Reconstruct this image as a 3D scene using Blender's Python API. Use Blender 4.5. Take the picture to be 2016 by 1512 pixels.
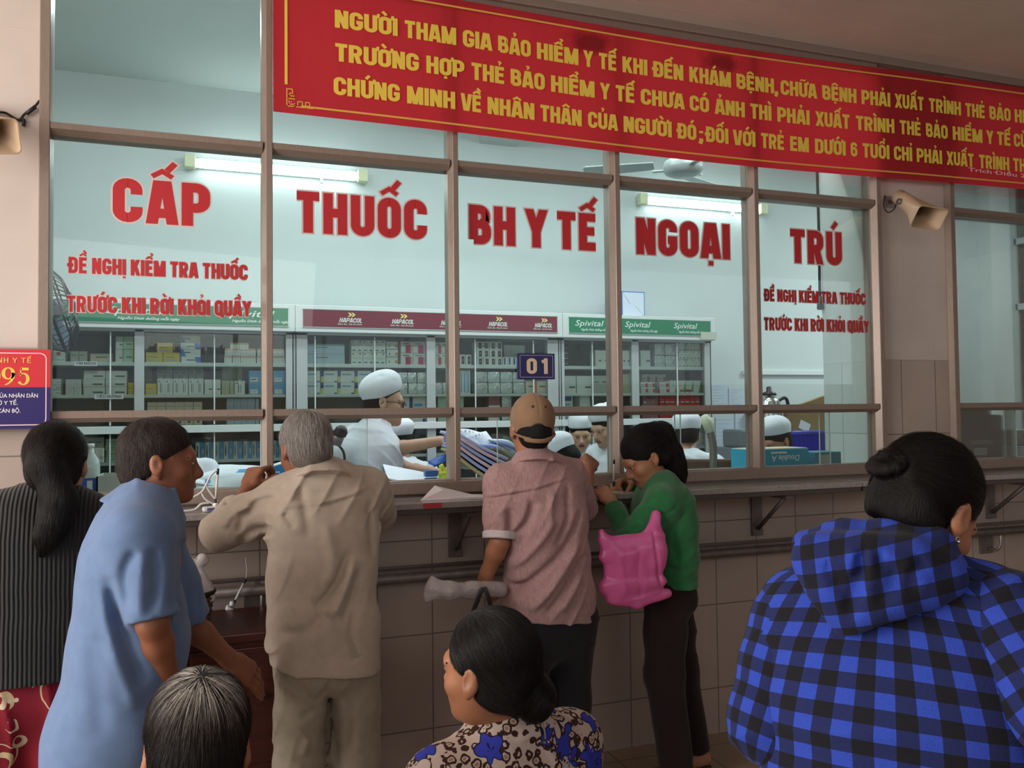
import bpy, bmesh, math, random, unicodedata
import numpy as np
from mathutils import Vector, Matrix, Euler
random.seed(7); np.random.seed(7)
for o in list(bpy.data.objects): bpy.data.objects.remove(o)
SC = bpy.context.scene
COL = SC.collection
PI = math.pi

# ------------------------------------------------------------------ camera
CAM_POS = np.array([0.0, -3.5, 1.55]); YAW, PITCH, ROLL, FPX = math.radians(19.819), math.radians(1.88), math.radians(-0.6315), 1650.0
_F = np.array([math.sin(YAW)*math.cos(PITCH), math.cos(YAW)*math.cos(PITCH), math.sin(PITCH)])
_R = np.array([math.cos(YAW), -math.sin(YAW), 0.0]); _U = np.cross(_R, _F)
CR = math.cos(ROLL)*_R + math.sin(ROLL)*_U; CU = -math.sin(ROLL)*_R + math.cos(ROLL)*_U; CF = _F
cam = bpy.data.cameras.new('camera'); cam_o = bpy.data.objects.new('camera', cam); COL.objects.link(cam_o)
cam.sensor_fit = 'HORIZONTAL'; cam.sensor_width = 36.0; cam.lens = FPX/2016*36.0; cam.clip_start = 0.05; cam.clip_end = 200
M = Matrix.Identity(4)
for i in range(3):
    M[i][0] = CR[i]; M[i][1] = CU[i]; M[i][2] = -CF[i]; M[i][3] = CAM_POS[i]
cam_o.matrix_world = M
SC.camera = cam_o
SC.view_settings.view_transform = 'Standard'; SC.view_settings.look = 'None'
SC.view_settings.gamma = 1.0; SC.view_settings.use_curve_mapping = False
SC.view_settings.exposure = 0.0

def ray(px, py): return CF + ((px-1008)/FPX)*CR - ((py-756)/FPX)*CU
def at(px, py, Y):
    """the point of the plane y = Y that the pixel shows"""
    d = ray(px, py); return CAM_POS + d*(Y-CAM_POS[1])/d[1]
def atD(px, py, D): return CAM_POS + ray(px, py)*D

# ------------------------------------------------------------------ world and light
W = bpy.data.worlds.new('overcast_sky'); SC.world = W; W.use_nodes = True
bg = W.node_tree.nodes['Background']; bg.inputs[0].default_value = (0.86, 0.93, 1.0, 1); bg.inputs[1].default_value = 0.8
def area_light(name, loc, target, sx, sy, power, color, spread=180):
    l = bpy.data.lights.new(name, 'AREA'); l.shape = 'RECTANGLE'; l.size = sx; l.size_y = sy; l.energy = power; l.color = color
    l.spread = math.radians(spread)
    o = bpy.data.objects.new(name, l); COL.objects.link(o); o.location = loc
    d = Vector(target)-Vector(loc); o.rotation_euler = d.to_track_quat('-Z', 'Y').to_euler(); return o
area_light('daylight_from_open_corridor_end', (-3.5, -2.15, 2.05), (1.2, -0.8, 1.2), 2.6, 2.5, 202, (1.0, 0.945, 0.89))
area_light('daylight_over_waiting_hall', (-1.2, -6.3, 3.0), (0.6, 0, 1.9), 5.0, 0.8, 22, (1.0, 0.94, 0.88))
# ceiling strip lamps of the dispensary
for i, (lx, ly) in enumerate(((-0.4, 1.25), (1.3, 1.25), (3.0, 1.25), (6.2, 1.2))):
    area_light('dispensary_ceiling_lamp', (lx, ly, 3.7), (lx, ly, 0), 1.2, 0.25, 75 if lx > 5 else 18, (0.87, 0.98, 1.0))
for lx in (-0.3, 1.35, 2.9, 5.6): area_light('dispensary_cabinet_fill', (lx, 0.2, 3.55), (lx, 2.2, 1.7), 1.2, 0.12, 13, (0.87, 0.98, 1.0))  # unseen fill lights, added to brighten the cabinets and back wall

# ------------------------------------------------------------------ materials
MATS = {}
def _n(nt, t, **k):
    n = nt.nodes.new(t)
    for a, b in k.items(): setattr(n, a, b)
    return n
def mat(name, col, rough=0.6, metal=0.0, spec=0.5, noise=0.0, nscale=8.0, bump=0.0, bscale=60.0, sheen=0.0, trans=0.0, sss=0.0, coat=0.0, stretch=None, emit=0.0):
    if name in MATS: return MATS[name]
    m = bpy.data.materials.new(name); m.use_nodes = True; nt = m.node_tree; b = nt.nodes['Principled BSDF']
    b.inputs['Base Color'].default_value = (*col, 1); b.inputs['Roughness'].default_value = rough; b.inputs['Metallic'].default_value = metal
    b.inputs['Specular IOR Level'].default_value = spec
    if sheen: b.inputs['Sheen Weight'].default_value = sheen; b.inputs['Sheen Roughness'].default_value = 0.5
    if coat: b.inputs['Coat Weight'].default_value = coat
    if sss:
        b.inputs['Subsurface Weight'].default_value = sss; b.inputs['Subsurface Radius'].default_value = (0.012, 0.005, 0.003); b.inputs['Subsurface Scale'].default_value = 1.0
    if emit: b.inputs['Emission Color'].default_value = (*col, 1); b.inputs['Emission Strength'].default_value = emit
    if noise or bump:
        tc = _n(nt, 'ShaderNodeTexCoord'); mp = _n(nt, 'ShaderNodeMapping'); nt.links.new(tc.outputs['Object'], mp.inputs[0])
        if stretch: mp.inputs['Scale'].default_value = stretch
    if noise:
        n = _n(nt, 'ShaderNodeTexNoise'); n.inputs['Scale'].default_value = nscale; n.inputs['Detail'].default_value = 5
        nt.links.new(mp.outputs[0], n.inputs['Vector'])
        r = _n(nt, 'ShaderNodeValToRGB'); r.color_ramp.elements[0].position = 0.3; r.color_ramp.elements[1].position = 0.7
        r.color_ramp.elements[0].color = (*[max(0, c*(1-noise)) for c in col], 1); r.color_ramp.elements[1].color = (*[min(1, c*(1+noise)) for c in col], 1)
        nt.links.new(n.outputs[0], r.inputs[0]); nt.links.new(r.outputs[0], b.inputs['Base Color'])
    if bump:
        n2 = _n(nt, 'ShaderNodeTexNoise'); n2.inputs['Scale'].default_value = bscale; n2.inputs['Detail'].default_value = 4
        nt.links.new(mp.outputs[0], n2.inputs['Vector'])
        bp = _n(nt, 'ShaderNodeBump'); bp.inputs['Strength'].default_value = bump; bp.inputs['Distance'].default_value = 0.01
        nt.links.new(n2.outputs[0], bp.inputs['Height']); nt.links.new(bp.outputs[0], b.inputs['Normal'])
    MATS[name] = m; return m

def glass_mat():
    m = bpy.data.materials.new('window_glass'); m.use_nodes = True; nt = m.node_tree
    for n in list(nt.nodes): nt.nodes.remove(n)
    out = _n(nt, 'ShaderNodeOutputMaterial'); mix = _n(nt, 'ShaderNodeMixShader'); tr = _n(nt, 'ShaderNodeBsdfTransparent'); gl = _n(nt, 'ShaderNodeBsdfGlossy')
    tr.inputs[0].default_value = (0.95, 0.985, 0.97, 1); gl.inputs['Roughness'].default_value = 0.02
    fr = _n(nt, 'ShaderNodeFresnel'); fr.inputs[0].default_value = 1.45
    mul = _n(nt, 'ShaderNodeMath', operation='MULTIPLY'); mul.inputs[1].default_value = 0.8
    nt.links.new(fr.outputs[0], mul.inputs[0]); nt.links.new(mul.outputs[0], mix.inputs[0])
    nt.links.new(tr.outputs[0], mix.inputs[1]); nt.links.new(gl.outputs[0], mix.inputs[2]); nt.links.new(mix.outputs[0], out.inputs[0])
    MATS['glass'] = m; return m
GLASS = glass_mat()

def tile_mat(name, col, grout, x0, z0, tw, th, axes='XZ', rough=0.35, var=0.05, mort=0.0032, z_top=None, top_col=None):
    """ceramic tiles laid in straight courses; above z_top the wall is painted"""
    m = bpy.data.materials.new(name); m.use_nodes = True; nt = m.node_tree; b = nt.nodes['Principled BSDF']
    tc = _n(nt, 'ShaderNodeTexCoord'); sp = _n(nt, 'ShaderNodeSeparateXYZ'); nt.links.new(tc.outputs['Object'], sp.inputs[0])
    cb = _n(nt, 'ShaderNodeCombineXYZ')
    for i, (ax, off) in enumerate(((axes[0], x0), (axes[1], z0))):
        s = _n(nt, 'ShaderNodeMath', operation='SUBTRACT'); s.inputs[1].default_value = off
        nt.links.new(sp.outputs[ax], s.inputs[0]); nt.links.new(s.outputs[0], cb.inputs[i])
    br = _n(nt, 'ShaderNodeTexBrick'); br.offset = 0.0; br.squash = 1.0
    br.inputs['Scale'].default_value = 1.0; br.inputs['Brick Width'].default_value = tw; br.inputs['Row Height'].default_value = th
    br.inputs['Mortar Size'].default_value = mort; br.inputs['Mortar Smooth'].default_value = 0.2; br.inputs['Bias'].default_value = 0
    br.inputs['Color1'].default_value = (*[c*(1-var) for c in col], 1); br.inputs['Color2'].default_value = (*[c*(1+var) for c in col], 1)
    br.inputs['Mortar'].default_value = (*grout, 1)
    nt.links.new(cb.outputs[0], br.inputs['Vector'])
    no = _n(nt, 'ShaderNodeTexNoise'); no.inputs['Scale'].default_value = 2.2; no.inputs['Detail'].default_value = 6; nt.links.new(tc.outputs['Object'], no.inputs['Vector'])
    mr = _n(nt, 'ShaderNodeMapRange'); mr.inputs[1].default_value = 0.3; mr.inputs[2].default_value = 0.7; mr.inputs[3].default_value = 0.86; mr.inputs[4].default_value = 1.04
    nt.links.new(no.outputs[0], mr.inputs[0])
    mx = _n(nt, 'ShaderNodeMix', data_type='RGBA', blend_type='MULTIPLY'); mx.inputs[0].default_value = 1
    src = br.outputs['Color']
    if z_top is not None:
        gt = _n(nt, 'ShaderNodeMath', operation='GREATER_THAN'); gt.inputs[1].default_value = z_top; nt.links.new(sp.outputs[axes[1]], gt.inputs[0])
        m2 = _n(nt, 'ShaderNodeMix', data_type='RGBA'); nt.links.new(gt.outputs[0], m2.inputs[0]); nt.links.new(src, m2.inputs[6]); m2.inputs[7].default_value = (*top_col, 1)
        src = m2.outputs[2]
    nt.links.new(src, mx.inputs[6]); nt.links.new(mr.outputs[0], mx.inputs[7]); nt.links.new(mx.outputs[2], b.inputs['Base Color'])
    b.inputs['Roughness'].default_value = rough
    bp = _n(nt, 'ShaderNodeBump'); bp.inputs['Strength'].default_value = 0.4; bp.inputs['Distance'].default_value = 0.003; bp.invert = True
    nt.links.new(br.outputs['Fac'], bp.inputs['Height']); nt.links.new(bp.outputs[0], b.inputs['Normal'])
    MATS[name] = m; return m

# ------------------------------------------------------------------ mesh collector and object helpers
class MB:
    def __init__(s): s.v = []; s.f = []; s.mi = []; s.mats = []; s.sm = []
    def m(s, mt):
        if mt not in s.mats: s.mats.append(mt)
        return s.mats.index(mt)
    def add(s, vs, fs, mt, smooth=False):
        b = len(s.v); i = s.m(mt); s.v += [tuple(map(float, v)) for v in vs]
        for f in fs: s.f.append(tuple(b+k for k in f)); s.mi.append(i); s.sm.append(smooth)
    def box(s, x0, x1, y0, y1, z0, z1, mt, T=None, ch=0.0):
        if ch > 0: return s.cbox(x0, x1, y0, y1, z0, z1, mt, ch, T)
        vs = [(x, y, z) for x in (x0, x1) for y in (y0, y1) for z in (z0, z1)]
        if T is not None: vs = [T @ Vector(v) for v in vs]
        s.add(vs, [(0,1,3,2), (4,6,7,5), (0,4,5,1), (2,3,7,6), (0,2,6,4), (1,5,7,3)], mt)
    def cbox(s, x0, x1, y0, y1, z0, z1, mt, c, T=None):
        """box with chamfered edges"""
        bm = bmesh.new(); bmesh.ops.create_cube(bm, size=1)
        for v in bm.verts: v.co = ((x0+x1)/2+v.co.x*(x1-x0), (y0+y1)/2+v.co.y*(y1-y0), (z0+z1)/2+v.co.z*(z1-z0))
        c = min(c, (x1-x0)*.45, (y1-y0)*.45, (z1-z0)*.45)
        bmesh.ops.bevel(bm, geom=bm.edges[:], offset=c, segments=2, affect='EDGES', profile=0.6)
        s.bm(bm, mt, T)
    def bm(s, bm, mt, T=None, smooth=False):
        bm.verts.index_update()
        vs = [(T @ v.co) if T is not None else v.co.copy() for v in bm.verts]
        s.add(vs, [[v.index for v in f.verts] for f in bm.faces], mt, smooth); bm.free()
    def tube(s, pts, r, mt, n=10, caps=True, closed=False):
        pts = [Vector(p) for p in pts]; k = len(pts); rs = r if hasattr(r, '__len__') else [r]*k
        up = Vector((0, 0, 1)); vs = []; prev = None
        for i, p in enumerate(pts):
            a = pts[(i-1) % k] if (i or closed) else p; b = pts[(i+1) % k] if (i < k-1 or closed) else p
            t = (b-a).normalized()
            if prev is None:
                u = t.orthogonal() if abs(t.z) > 0.95 else t.cross(up)
            else: u = prev - t*prev.dot(t)
            u.normalize(); prev = u; w = t.cross(u)
            for j in range(n):
                an = 2*PI*j/n; vs.append(p + (u*math.cos(an)+w*math.sin(an))*rs[i])
        fs = []
        for i in range(k if closed else k-1):
            for j in range(n):
                a = i*n+j; b_ = i*n+(j+1) % n; c = ((i+1) % k)*n+(j+1) % n; d = ((i+1) % k)*n+j; fs.append((a, b_, c, d))
        if caps and not closed: fs.append(tuple(range(n))[::-1]); fs.append(tuple((k-1)*n+j for j in range(n)))
        s.add(vs, fs, mt, True)
    def lathe(s, prof, mt, n=24, T=None, smooth=True):
        vs = []; fs = []
        for (r, z) in prof:
            for j in range(n): vs.append((r*math.cos(2*PI*j/n), r*math.sin(2*PI*j/n), z))
        for i in range(len(prof)-1):
            for j in range(n): fs.append((i*n+j, i*n+(j+1) % n, (i+1)*n+(j+1) % n, (i+1)*n+j))
        if T is not None: vs = [T @ Vector(v) for v in vs]
        s.add(vs, fs, mt, smooth)
    def prism(s, poly, axis, a, b, mt, T=None):
        """poly in the other two axes (in x,y,z order), extruded from a to b"""
        n = len(poly)
        def P(p, t): return {'x': (t, p[0], p[1]), 'y': (p[0], t, p[1]), 'z': (p[0], p[1], t)}[axis]
        vs = [P(p, a) for p in poly]+[P(p, b) for p in poly]
        if T is not None: vs = [T @ Vector(v) for v in vs]
        fs = [tuple(range(n)), tuple(range(2*n-1, n-1, -1))]+[(i, (i+1) % n, n+(i+1) % n, n+i) for i in range(n)]
        s.add(vs, fs, mt)
    def build(s, name, parent=None, fix=True):
        me = bpy.data.meshes.new(name); me.from_pydata(s.v, [], s.f)
        for mt in s.mats: me.materials.append(mt)
        me.polygons.foreach_set('material_index', s.mi); me.polygons.foreach_set('use_smooth', s.sm)
        if fix:
            bm = bmesh.new(); bm.from_mesh(me); bmesh.ops.recalc_face_normals(bm, faces=bm.faces); bm.to_mesh(me); bm.free()
        me.update()
        o = bpy.data.objects.new(name, me); COL.objects.link(o)
        if parent is not None: o.parent = parent
        return o
def tag(o, label=None, cat=None, group=None, kind=None):
    if label: o['label'] = label
    if cat: o['category'] = cat
    if group: o['group'] = group
    if kind: o['kind'] = kind
    return o
def empty(name, loc, rz=0.0, label=None, cat=None, group=None):
    o = bpy.data.objects.new(name, None); COL.objects.link(o); o.location = loc; o.rotation_euler = (0, 0, rz); o.empty_display_size = 0.05
    return tag(o, label, cat, group)
def struct(mb, name, parent=None):
    o = mb.build(name, parent)
    if parent is None: o['kind'] = 'structure'
    return o
def copy_tree(o, parent=None):
    c = o.copy(); COL.objects.link(c)
    if parent is not None: c.parent = parent
    for ch in list(o.children): copy_tree(ch, c)
    return c
def catmull(pts, n=8):
    pts = [Vector(p) for p in pts]; out = []
    for i in range(len(pts)-1):
        p0 = pts[max(i-1, 0)]; p1 = pts[i]; p2 = pts[i+1]; p3 = pts[min(i+2, len(pts)-1)]
        for k in range(n):
            t = k/n; out.append(0.5*((2*p1)+(p2-p0)*t+(2*p0-5*p1+4*p2-p3)*t*t+(3*p1-p0-3*p2+p3)*t**3))
    out.append(pts[-1]); return out

# ------------------------------------------------------------------ lettering: a heavy condensed stroke alphabet
def _arc(cx, cy, r, a0, a1, n=5): return [(cx+r*math.cos(math.radians(a0+(a1-a0)*i/n)), cy+r*math.sin(math.radians(a0+(a1-a0)*i/n))) for i in range(n+1)]
def glyph(ch, s):
    """strokes (points, closed) of a capital of height 1, and its width"""
    w = 0.54; h = s/2; L, R, B, T = h, w-h, h, 1-h; r = min(0.17, (w-s)/2-.002)
    if ch in 'O0Q':
        p = _arc(R-r, T-r, r, 0, 90)+_arc(L+r, T-r, r, 90, 180)+_arc(L+r, B+r, r, 180, 270)+_arc(R-r, B+r, r, 270, 360)
        st = [(p, True)]
        if ch == 'Q': st.append(([(w*.52, .2), (w+.02, -.08)], False))
        return st, w
    if ch == 'C': return [([(R, .64)]+_arc(R-r, T-r, r, 0, 90)+_arc(L+r, T-r, r, 90, 180)+_arc(L+r, B+r, r, 180, 270)+_arc(R-r, B+r, r, 270, 360)+[(R, .36)], False)], w
    if ch == 'G': return [([(R, .66)]+_arc(R-r, T-r, r, 0, 90)+_arc(L+r, T-r, r, 90, 180)+_arc(L+r, B+r, r, 180, 270)+_arc(R-r, B+r, r, 270, 360)+[(R, .44), (w*.5, .44)], False)], w
    if ch == 'U': return [([(L, 1.1)]+_arc(L+r, B+r, r, 180, 270)+_arc(R-r, B+r, r, 270, 360)+[(R, 1.1)], False)], w
    if ch in 'DĐ':
        st = [([(L, B), (L, T)]+_arc(R-r, T-r, r, 90, 0)+_arc(R-r, B+r, r, 0, -90), True)]
        if ch == 'Đ': st.append(([(-.09, .5), (w*.52, .5)], False))
        return st, w
    if ch == 'B':
        q = min(.15, (.98-s)/4-.004, (w-s)/2-.012)
        return [([(L, B), (L, T)]+_arc(R-q-.02, T-q, q, 90, 0)+[(R-.02, .5+q)]+_arc(R-q-.02, .51+q, q, 0, -90)+[(L, .51)], False), ([(L, .51)]+_arc(R-q, .51-q, q, 90, 0)+_arc(R-q, B+q, q, 0, -90)+[(L, B)], False)], w
    if ch == 'P': return [([(L, -.1), (L, T)]+_arc(R-r, T-r, r, 90, 0)+_arc(R-r, .42+r, r, 0, -90)+[(L, .42)], False)], w
    if ch == 'R': return [([(L, -.1), (L, T)]+_arc(R-r, T-r, r, 90, 0)+_arc(R-r, .46+r, r, 0, -90)+[(L, .46)], False), ([(R-r*.9, .5), (R+.015, -.12)], False)], w+.02
    if ch == 'H': return [([(L, -.1), (L, 1.1)], False), ([(R, -.1), (R, 1.1)], False), ([(L, .52), (R, .52)], False)], w
    if ch == 'I': return [([(L, -.1), (L, 1.1)], False)], s
    if ch == 'E': return [([(w*.86, B), (L, B), (L, T), (w*.86, T)], False), ([(L, .52), (w*.8, .52)], False)], w*.86
    if ch == 'L': return [([(L, 1.1), (L, B), (w*.84, B)], False)], w*.84
    if ch == 'T': return [([(0, T), (w*.94, T)], False), ([(w*.47, -.1), (w*.47, T)], False)], w*.94
    if ch == 'N': return [([(L, -.1), (L, 1.1)], False), ([(R, -.1), (R, 1.1)], False), ([(L-.02, 1.1), (R+.02, -.1)], False)], w
    if ch == 'M':
        W2 = w*1.32; R2 = W2-h
        return [([(L, -.1), (L, 1.1)], False), ([(R2, -.1), (R2, 1.1)], False), ([(L-.0, 1.15), (W2/2, .0), (W2/2, -.1)], False), ([(R2, 1.15), (W2/2, .0), (W2/2, -.1)], False)], W2
    if ch == 'A': return [([(h*.95-.03, -.1), (w*.52-.055+.01, 1.1)], False), ([(w*1.04-h*.95+.03, -.1), (w*.52+.055-.01, 1.1)], False), ([(.14, .25), (w*.9, .25)], False)], w*1.04
    if ch == 'V': return [([(h*.95-.03, 1.1), (w*.5-.045, -.1)], False), ([(w-h*.95+.03, 1.1), (w*.5+.045, -.1)], False)], w
    if ch == 'X': return [([(h*.9-.04, 1.1), (w-h*.9+.04, -.1)], False), ([(w-h*.9+.04, 1.1), (h*.9-.04, -.1)], False)], w
    if ch == 'Y': return [([(h*.9-.05, 1.1), (w*.5, .42), (w*.5, -.1)], False), ([(w-h*.9+.05, 1.1), (w*.5, .42), (w*.5, -.1)], False)], w
    if ch == 'K': return [([(L, -.1), (L, 1.1)], False), ([(L+.02, .3), (R+.05, 1.12)], False), ([(L+s*.9, .58), (R+.045, -.12)], False)], w*1.02
    if ch == 'S': return [([(R, .68)]+_arc(R-r, T-r, r, 0, 90)+_arc(L+r, T-r, r, 90, 180)+_arc(L+r, .52+r*.9, r*.9, 180, 270)+_arc(R-r, .5-r*.95, r*.95, 90, 0)+_arc(R-r, B+r, r, 0, -90)+_arc(L+r, B+r, r, 270, 180)+[(L, .32)], False)], w
    if ch == '6': return [([(R, .72)]+_arc(R-r, T-r, r, 0, 90)+_arc(L+r, T-r, r, 90, 180)+_arc(L+r, B+r, r, 180, 270)+_arc(R-r, B+r, r, 270, 360)+_arc(R-r, .57-r, r, 0, 90)+[(L+.1, .57)], False)], w
    if ch == '1': return [([(w*.5, -.1), (w*.5, 1.1)], False), ([(w*.5, .86), (w*.28, .8), (w*.1, .78)], False)], w*.66
    if ch in ',': return [([(L, .16), (L, -.02), (L-.06, -.2)], False)], s
    if ch in ';': return [([(L, .16), (L, -.02), (L-.06, -.2)], False), ([(L, .5), (L, .66)], False)], s
    if ch == '.': return [([(L, 0), (L, .17)], False)], s
    return [], .3
def stroke_quads(pts, closed, t):
    """quads of a mitred stroke of width t"""
    P = [np.array(p, float) for p in pts]; Q = [P[0]]
    for p in P[1:]:
        if np.linalg.norm(p-Q[-1]) > 1e-6: Q.append(p)
    if closed and np.linalg.norm(Q[0]-Q[-1]) < 1e-6: Q.pop()
    n = len(Q); Lp = []; Rp = []
    for i in range(n):
        a = Q[(i-1) % n] if (closed or i) else None; b = Q[(i+1) % n] if (closed or i < n-1) else None
        ds = []
        if a is not None: d = Q[i]-a; ds.append(d/np.linalg.norm(d))
        if b is not None: d = b-Q[i]; ds.append(d/np.linalg.norm(d))
        ns = [np.array([-d[1], d[0]]) for d in ds]; m = sum(ns); k = np.linalg.norm(m)
        m = ns[0] if k < 1e-6 else m/k
        sc = min(1/max(m@ns[0], .35), 2.2)
        Lp.append(Q[i]+m*t/2*sc); Rp.append(Q[i]-m*t/2*sc)
    return [[Lp[i], Lp[(i+1) % n], Rp[(i+1) % n], Rp[i]] for i in range(n if closed else n-1)]
def clip_y(poly, lo, hi):
    for sg, lim in ((1, lo), (-1, -hi)):
        out = []
        for i in range(len(poly)):
            a, b = poly[i], poly[(i+1) % len(poly)]; da, db = sg*a[1]-lim, sg*b[1]-lim
            if da >= 0: out.append(a)
            if (da >= 0) != (db >= 0): out.append(a+(b-a)*da/(da-db))
        poly = out
        if len(poly) < 3: return []
    return poly
MARKS = {'\u0301': 'acute', '\u0300': 'grave', '\u0309': 'hook', '\u0303': 'tilde', '\u0323': 'dot', '\u0302': 'circ', '\u031b': 'horn', '\u0306': 'breve'}
def text_polys(txt, s=0.18, grow=0.0, gap=0.075, space=0.24, lean=0.0):
    """polygons of a line of capitals: baseline 0, height 1; grow widens every stroke (for outlines)"""
    out = []; x = 0.0; txt = unicodedata.normalize('NFD', txt); i = 0; first = True
    while i < len(txt):
        ch = txt[i]; marks = []; i += 1
        while i < len(txt) and txt[i] in MARKS: marks.append(MARKS[txt[i]]); i += 1
        if ch == ' ': x += space; continue
        st, w = glyph(ch, s); c = w/2; polys = []
        for pts, cl in st:
            for q in stroke_quads(pts, cl, s+2*grow):
                q = clip_y(q, -grow if ch not in ',;Q' else -.4, 1+grow)
                if q: polys.append(q)
        ms = []; mt = .105; top = 1.09
        if 'horn' in marks: ms.append(([(w-s*.3, .88), (w+.035, .92), (w+.065, 1.1)], .1))
        if 'circ' in marks:
            ms.append(([(c-.19, top), (c, top+.13), (c+.19, top)], mt)); top += .15
        hx = c+.14 if 'circ' in marks else c; hy = top-.02 if 'circ' in marks else top
        if 'acute' in marks: ms.append(([(hx-.05, hy+.01), (hx+.1, hy+.2)], .12))
        if 'grave' in marks: ms.append(([(hx+.05, hy+.01), (hx-.1, hy+.2)], .12))
        if 'tilde' in marks: ms.append(([(c-.17, top+.04), (c-.07, top+.1), (c+.07, top+.05), (c+.17, top+.11)], .08))
        if 'hook' in marks: ms.append(([(hx-.07, hy+.19), (hx+.02, hy+.22), (hx+.07, hy+.15), (hx, hy+.09), (hx, hy+.01)], .06))
        if 'dot' in marks: ms.append(([(c, -.2), (c, -.08)], .13))
        for pts, t in ms:
            if grow:
                d0 = np.array(pts[0])-np.array(pts[1]); d1 = np.array(pts[-1])-np.array(pts[-2])
                pts = [tuple(np.array(pts[0])+d0/np.linalg.norm(d0)*grow)]+list(pts[1:-1])+[tuple(np.array(pts[-1])+d1/np.linalg.norm(d1)*grow)]
            polys += stroke_quads(pts, False, t+2*grow)
        out += [[np.array([p[0]+x+lean*p[1], p[1]]) for p in q] for q in polys]; x += w+gap
    return out, x-gap
def put_text(mb, txt, x0, x1, z0, z1, y, mt, s=0.18, grow=0.0, T=None, **k):
    polys, w = text_polys(txt, s, grow, **k); kx = (x1-x0)/w; kz = z1-z0
    for n_, q in enumerate(polys):
        vs = [(x0+p[0]*kx, y-n_*2e-5, z0+p[1]*kz) for p in q]
        if T is not None: vs = [T @ Vector(v) for v in vs]
        mb.add(vs, [tuple(range(len(vs)))], mt)
def small_text(mb, txt, x0, x1, z0, size, y, mt, bold=0.0, lean=0.0, T=None):
    """a line in the plain sans face, fitted between x0 and x1"""
    c = bpy.data.curves.new('t', 'FONT'); c.body = txt; c.offset = bold; c.shear = lean; c.resolution_u = 2
    o = bpy.data.objects.new('t', c); COL.objects.link(o); dg = bpy.context.evaluated_depsgraph_get()
    me = bpy.data.meshes.new_from_object(o.evaluated_get(dg)); vs = np.array([v.co[:] for v in me.vertices]); fs = [tuple(p.vertices) for p in me.polygons]
    bpy.data.objects.remove(o); bpy.data.curves.remove(c); bpy.data.meshes.remove(me)
    lo, hi = vs[:, 0].min(), vs[:, 0].max(); out = [(x0+(v[0]-lo)/(hi-lo)*(x1-x0), y, z0+v[1]*size/.7) for v in vs]
    if T is not None: out = [T @ Vector(v) for v in out]
    mb.add(out, fs, mt)
# ------------------------------------------------------------------ the setting
m_plaster = mat('cream_plaster', (0.66, 0.57, 0.51), 0.8, noise=0.07, nscale=3, bump=0.05, bscale=40)
m_tilewall = tile_mat('beige_wall_tiles', (0.43, 0.345, 0.295), (0.20, 0.155, 0.13), 0.187, 0.214, 0.2345, 0.3975, 'XZ', 0.35, z_top=1.803, top_col=(0.60, 0.51, 0.455))
m_inner = mat('mint_white_wall', (0.52, 0.585, 0.58), 0.75, noise=0.03, nscale=2)
m_inner_ceil = mat('white_ceiling_paint', (0.50, 0.56, 0.54), 0.8)
m_soffit = mat('soffit_paint', (0.60, 0.50, 0.44), 0.7, noise=0.06, nscale=2.5)
m_alu = mat('brown_anodised_aluminium', (0.27, 0.205, 0.165), 0.36, 0.25, noise=0.08, nscale=30, stretch=(6, 6, 1))
m_floor = tile_mat('floor_tiles', (0.34, 0.25, 0.17), (0.12, 0.09, 0.065), 0.1, -0.12, 0.4, 0.4, 'XY', 0.3)
m_steel = mat('worn_steel', (0.36, 0.32, 0.30), 0.34, 0.85, noise=0.15, nscale=14)
m_dsteel = mat('dull_brown_steel', (0.17, 0.135, 0.12), 0.5, 0.4, noise=0.2, nscale=20)
m_dark = mat('black_plastic', (0.012, 0.012, 0.013), 0.45)
m_white = mat('white_plastic', (0.75, 0.76, 0.76), 0.45)
m_intile = tile_mat('white_column_tiles', (0.56, 0.61, 0.58), (0.36, 0.39, 0.37), 0.08, 0.214, 0.26, 0.3975, 'YZ', 0.3, z_top=1.803, top_col=(0.56, 0.60, 0.57))
m_ftile_in = mat('grey_terrazzo', (0.42, 0.45, 0.43), 0.4, noise=0.15, nscale=60)

XL, XR = -9.0, 13.0
b = MB(); b.box(XL, XR, -12, 0.0, -0.1, 0.0, m_floor); struct(b, 'floor')
b = MB(); b.box(XL, XR, 0.1, 9.0, -0.1, 0.0, m_ftile_in); struct(b, 'floor_dispensary')
# front wall below and beside the windows
b = MB(); b.box(XL, XR, 0.0, 0.12, -0.1, 1.165, m_tilewall); struct(b, 'wall_front')
b = MB(); b.box(XL, -0.60, 0.0, 0.12, 1.165, 4.2, m_tilewall); struct(b, 'wall_left')
b = MB(); b.box(XL, XR, 0.0, 0.12, 3.372, 4.2, m_plaster); struct(b, 'wall_above_windows')
b = MB(); b.box(3.332, 3.80, 0.0, 0.06, 1.165, 4.2, m_tilewall); struct(b, 'column_front')
b = MB(); b.box(3.376, 3.80, 0.061, 0.49, 0.0, 3.82, m_intile); struct(b, 'column_inner')
# soffit over the waiting side, made of boards
b = MB()
for k in range(40):
    y0 = -k*0.16; b.cbox(XL, XR, y0-0.1585, y0-0.0005, 3.412, 3.44, m_soffit, 0.002)
b.box(XL, XR, -6.5, 0.0, 3.44, 3.6, m_soffit)
struct(b, 'ceiling_soffit')
b = MB(); b.cbox(XL, XR, -0.05, 0.0, 3.372, 3.412, m_alu, 0.004); struct(b, 'trim_soffit')
# far side of the waiting hall: a parapet below the daylight opening and a wall to the right
b = MB(); b.box(XL, XR, -6.7, -6.5, 0.0, 1.9, m_plaster); struct(b, 'wall_back')
b = MB(); b.box(9.0, 9.2, -6.5, 0.0, 0.0, 3.44, m_plaster); struct(b, 'wall_right')
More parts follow.
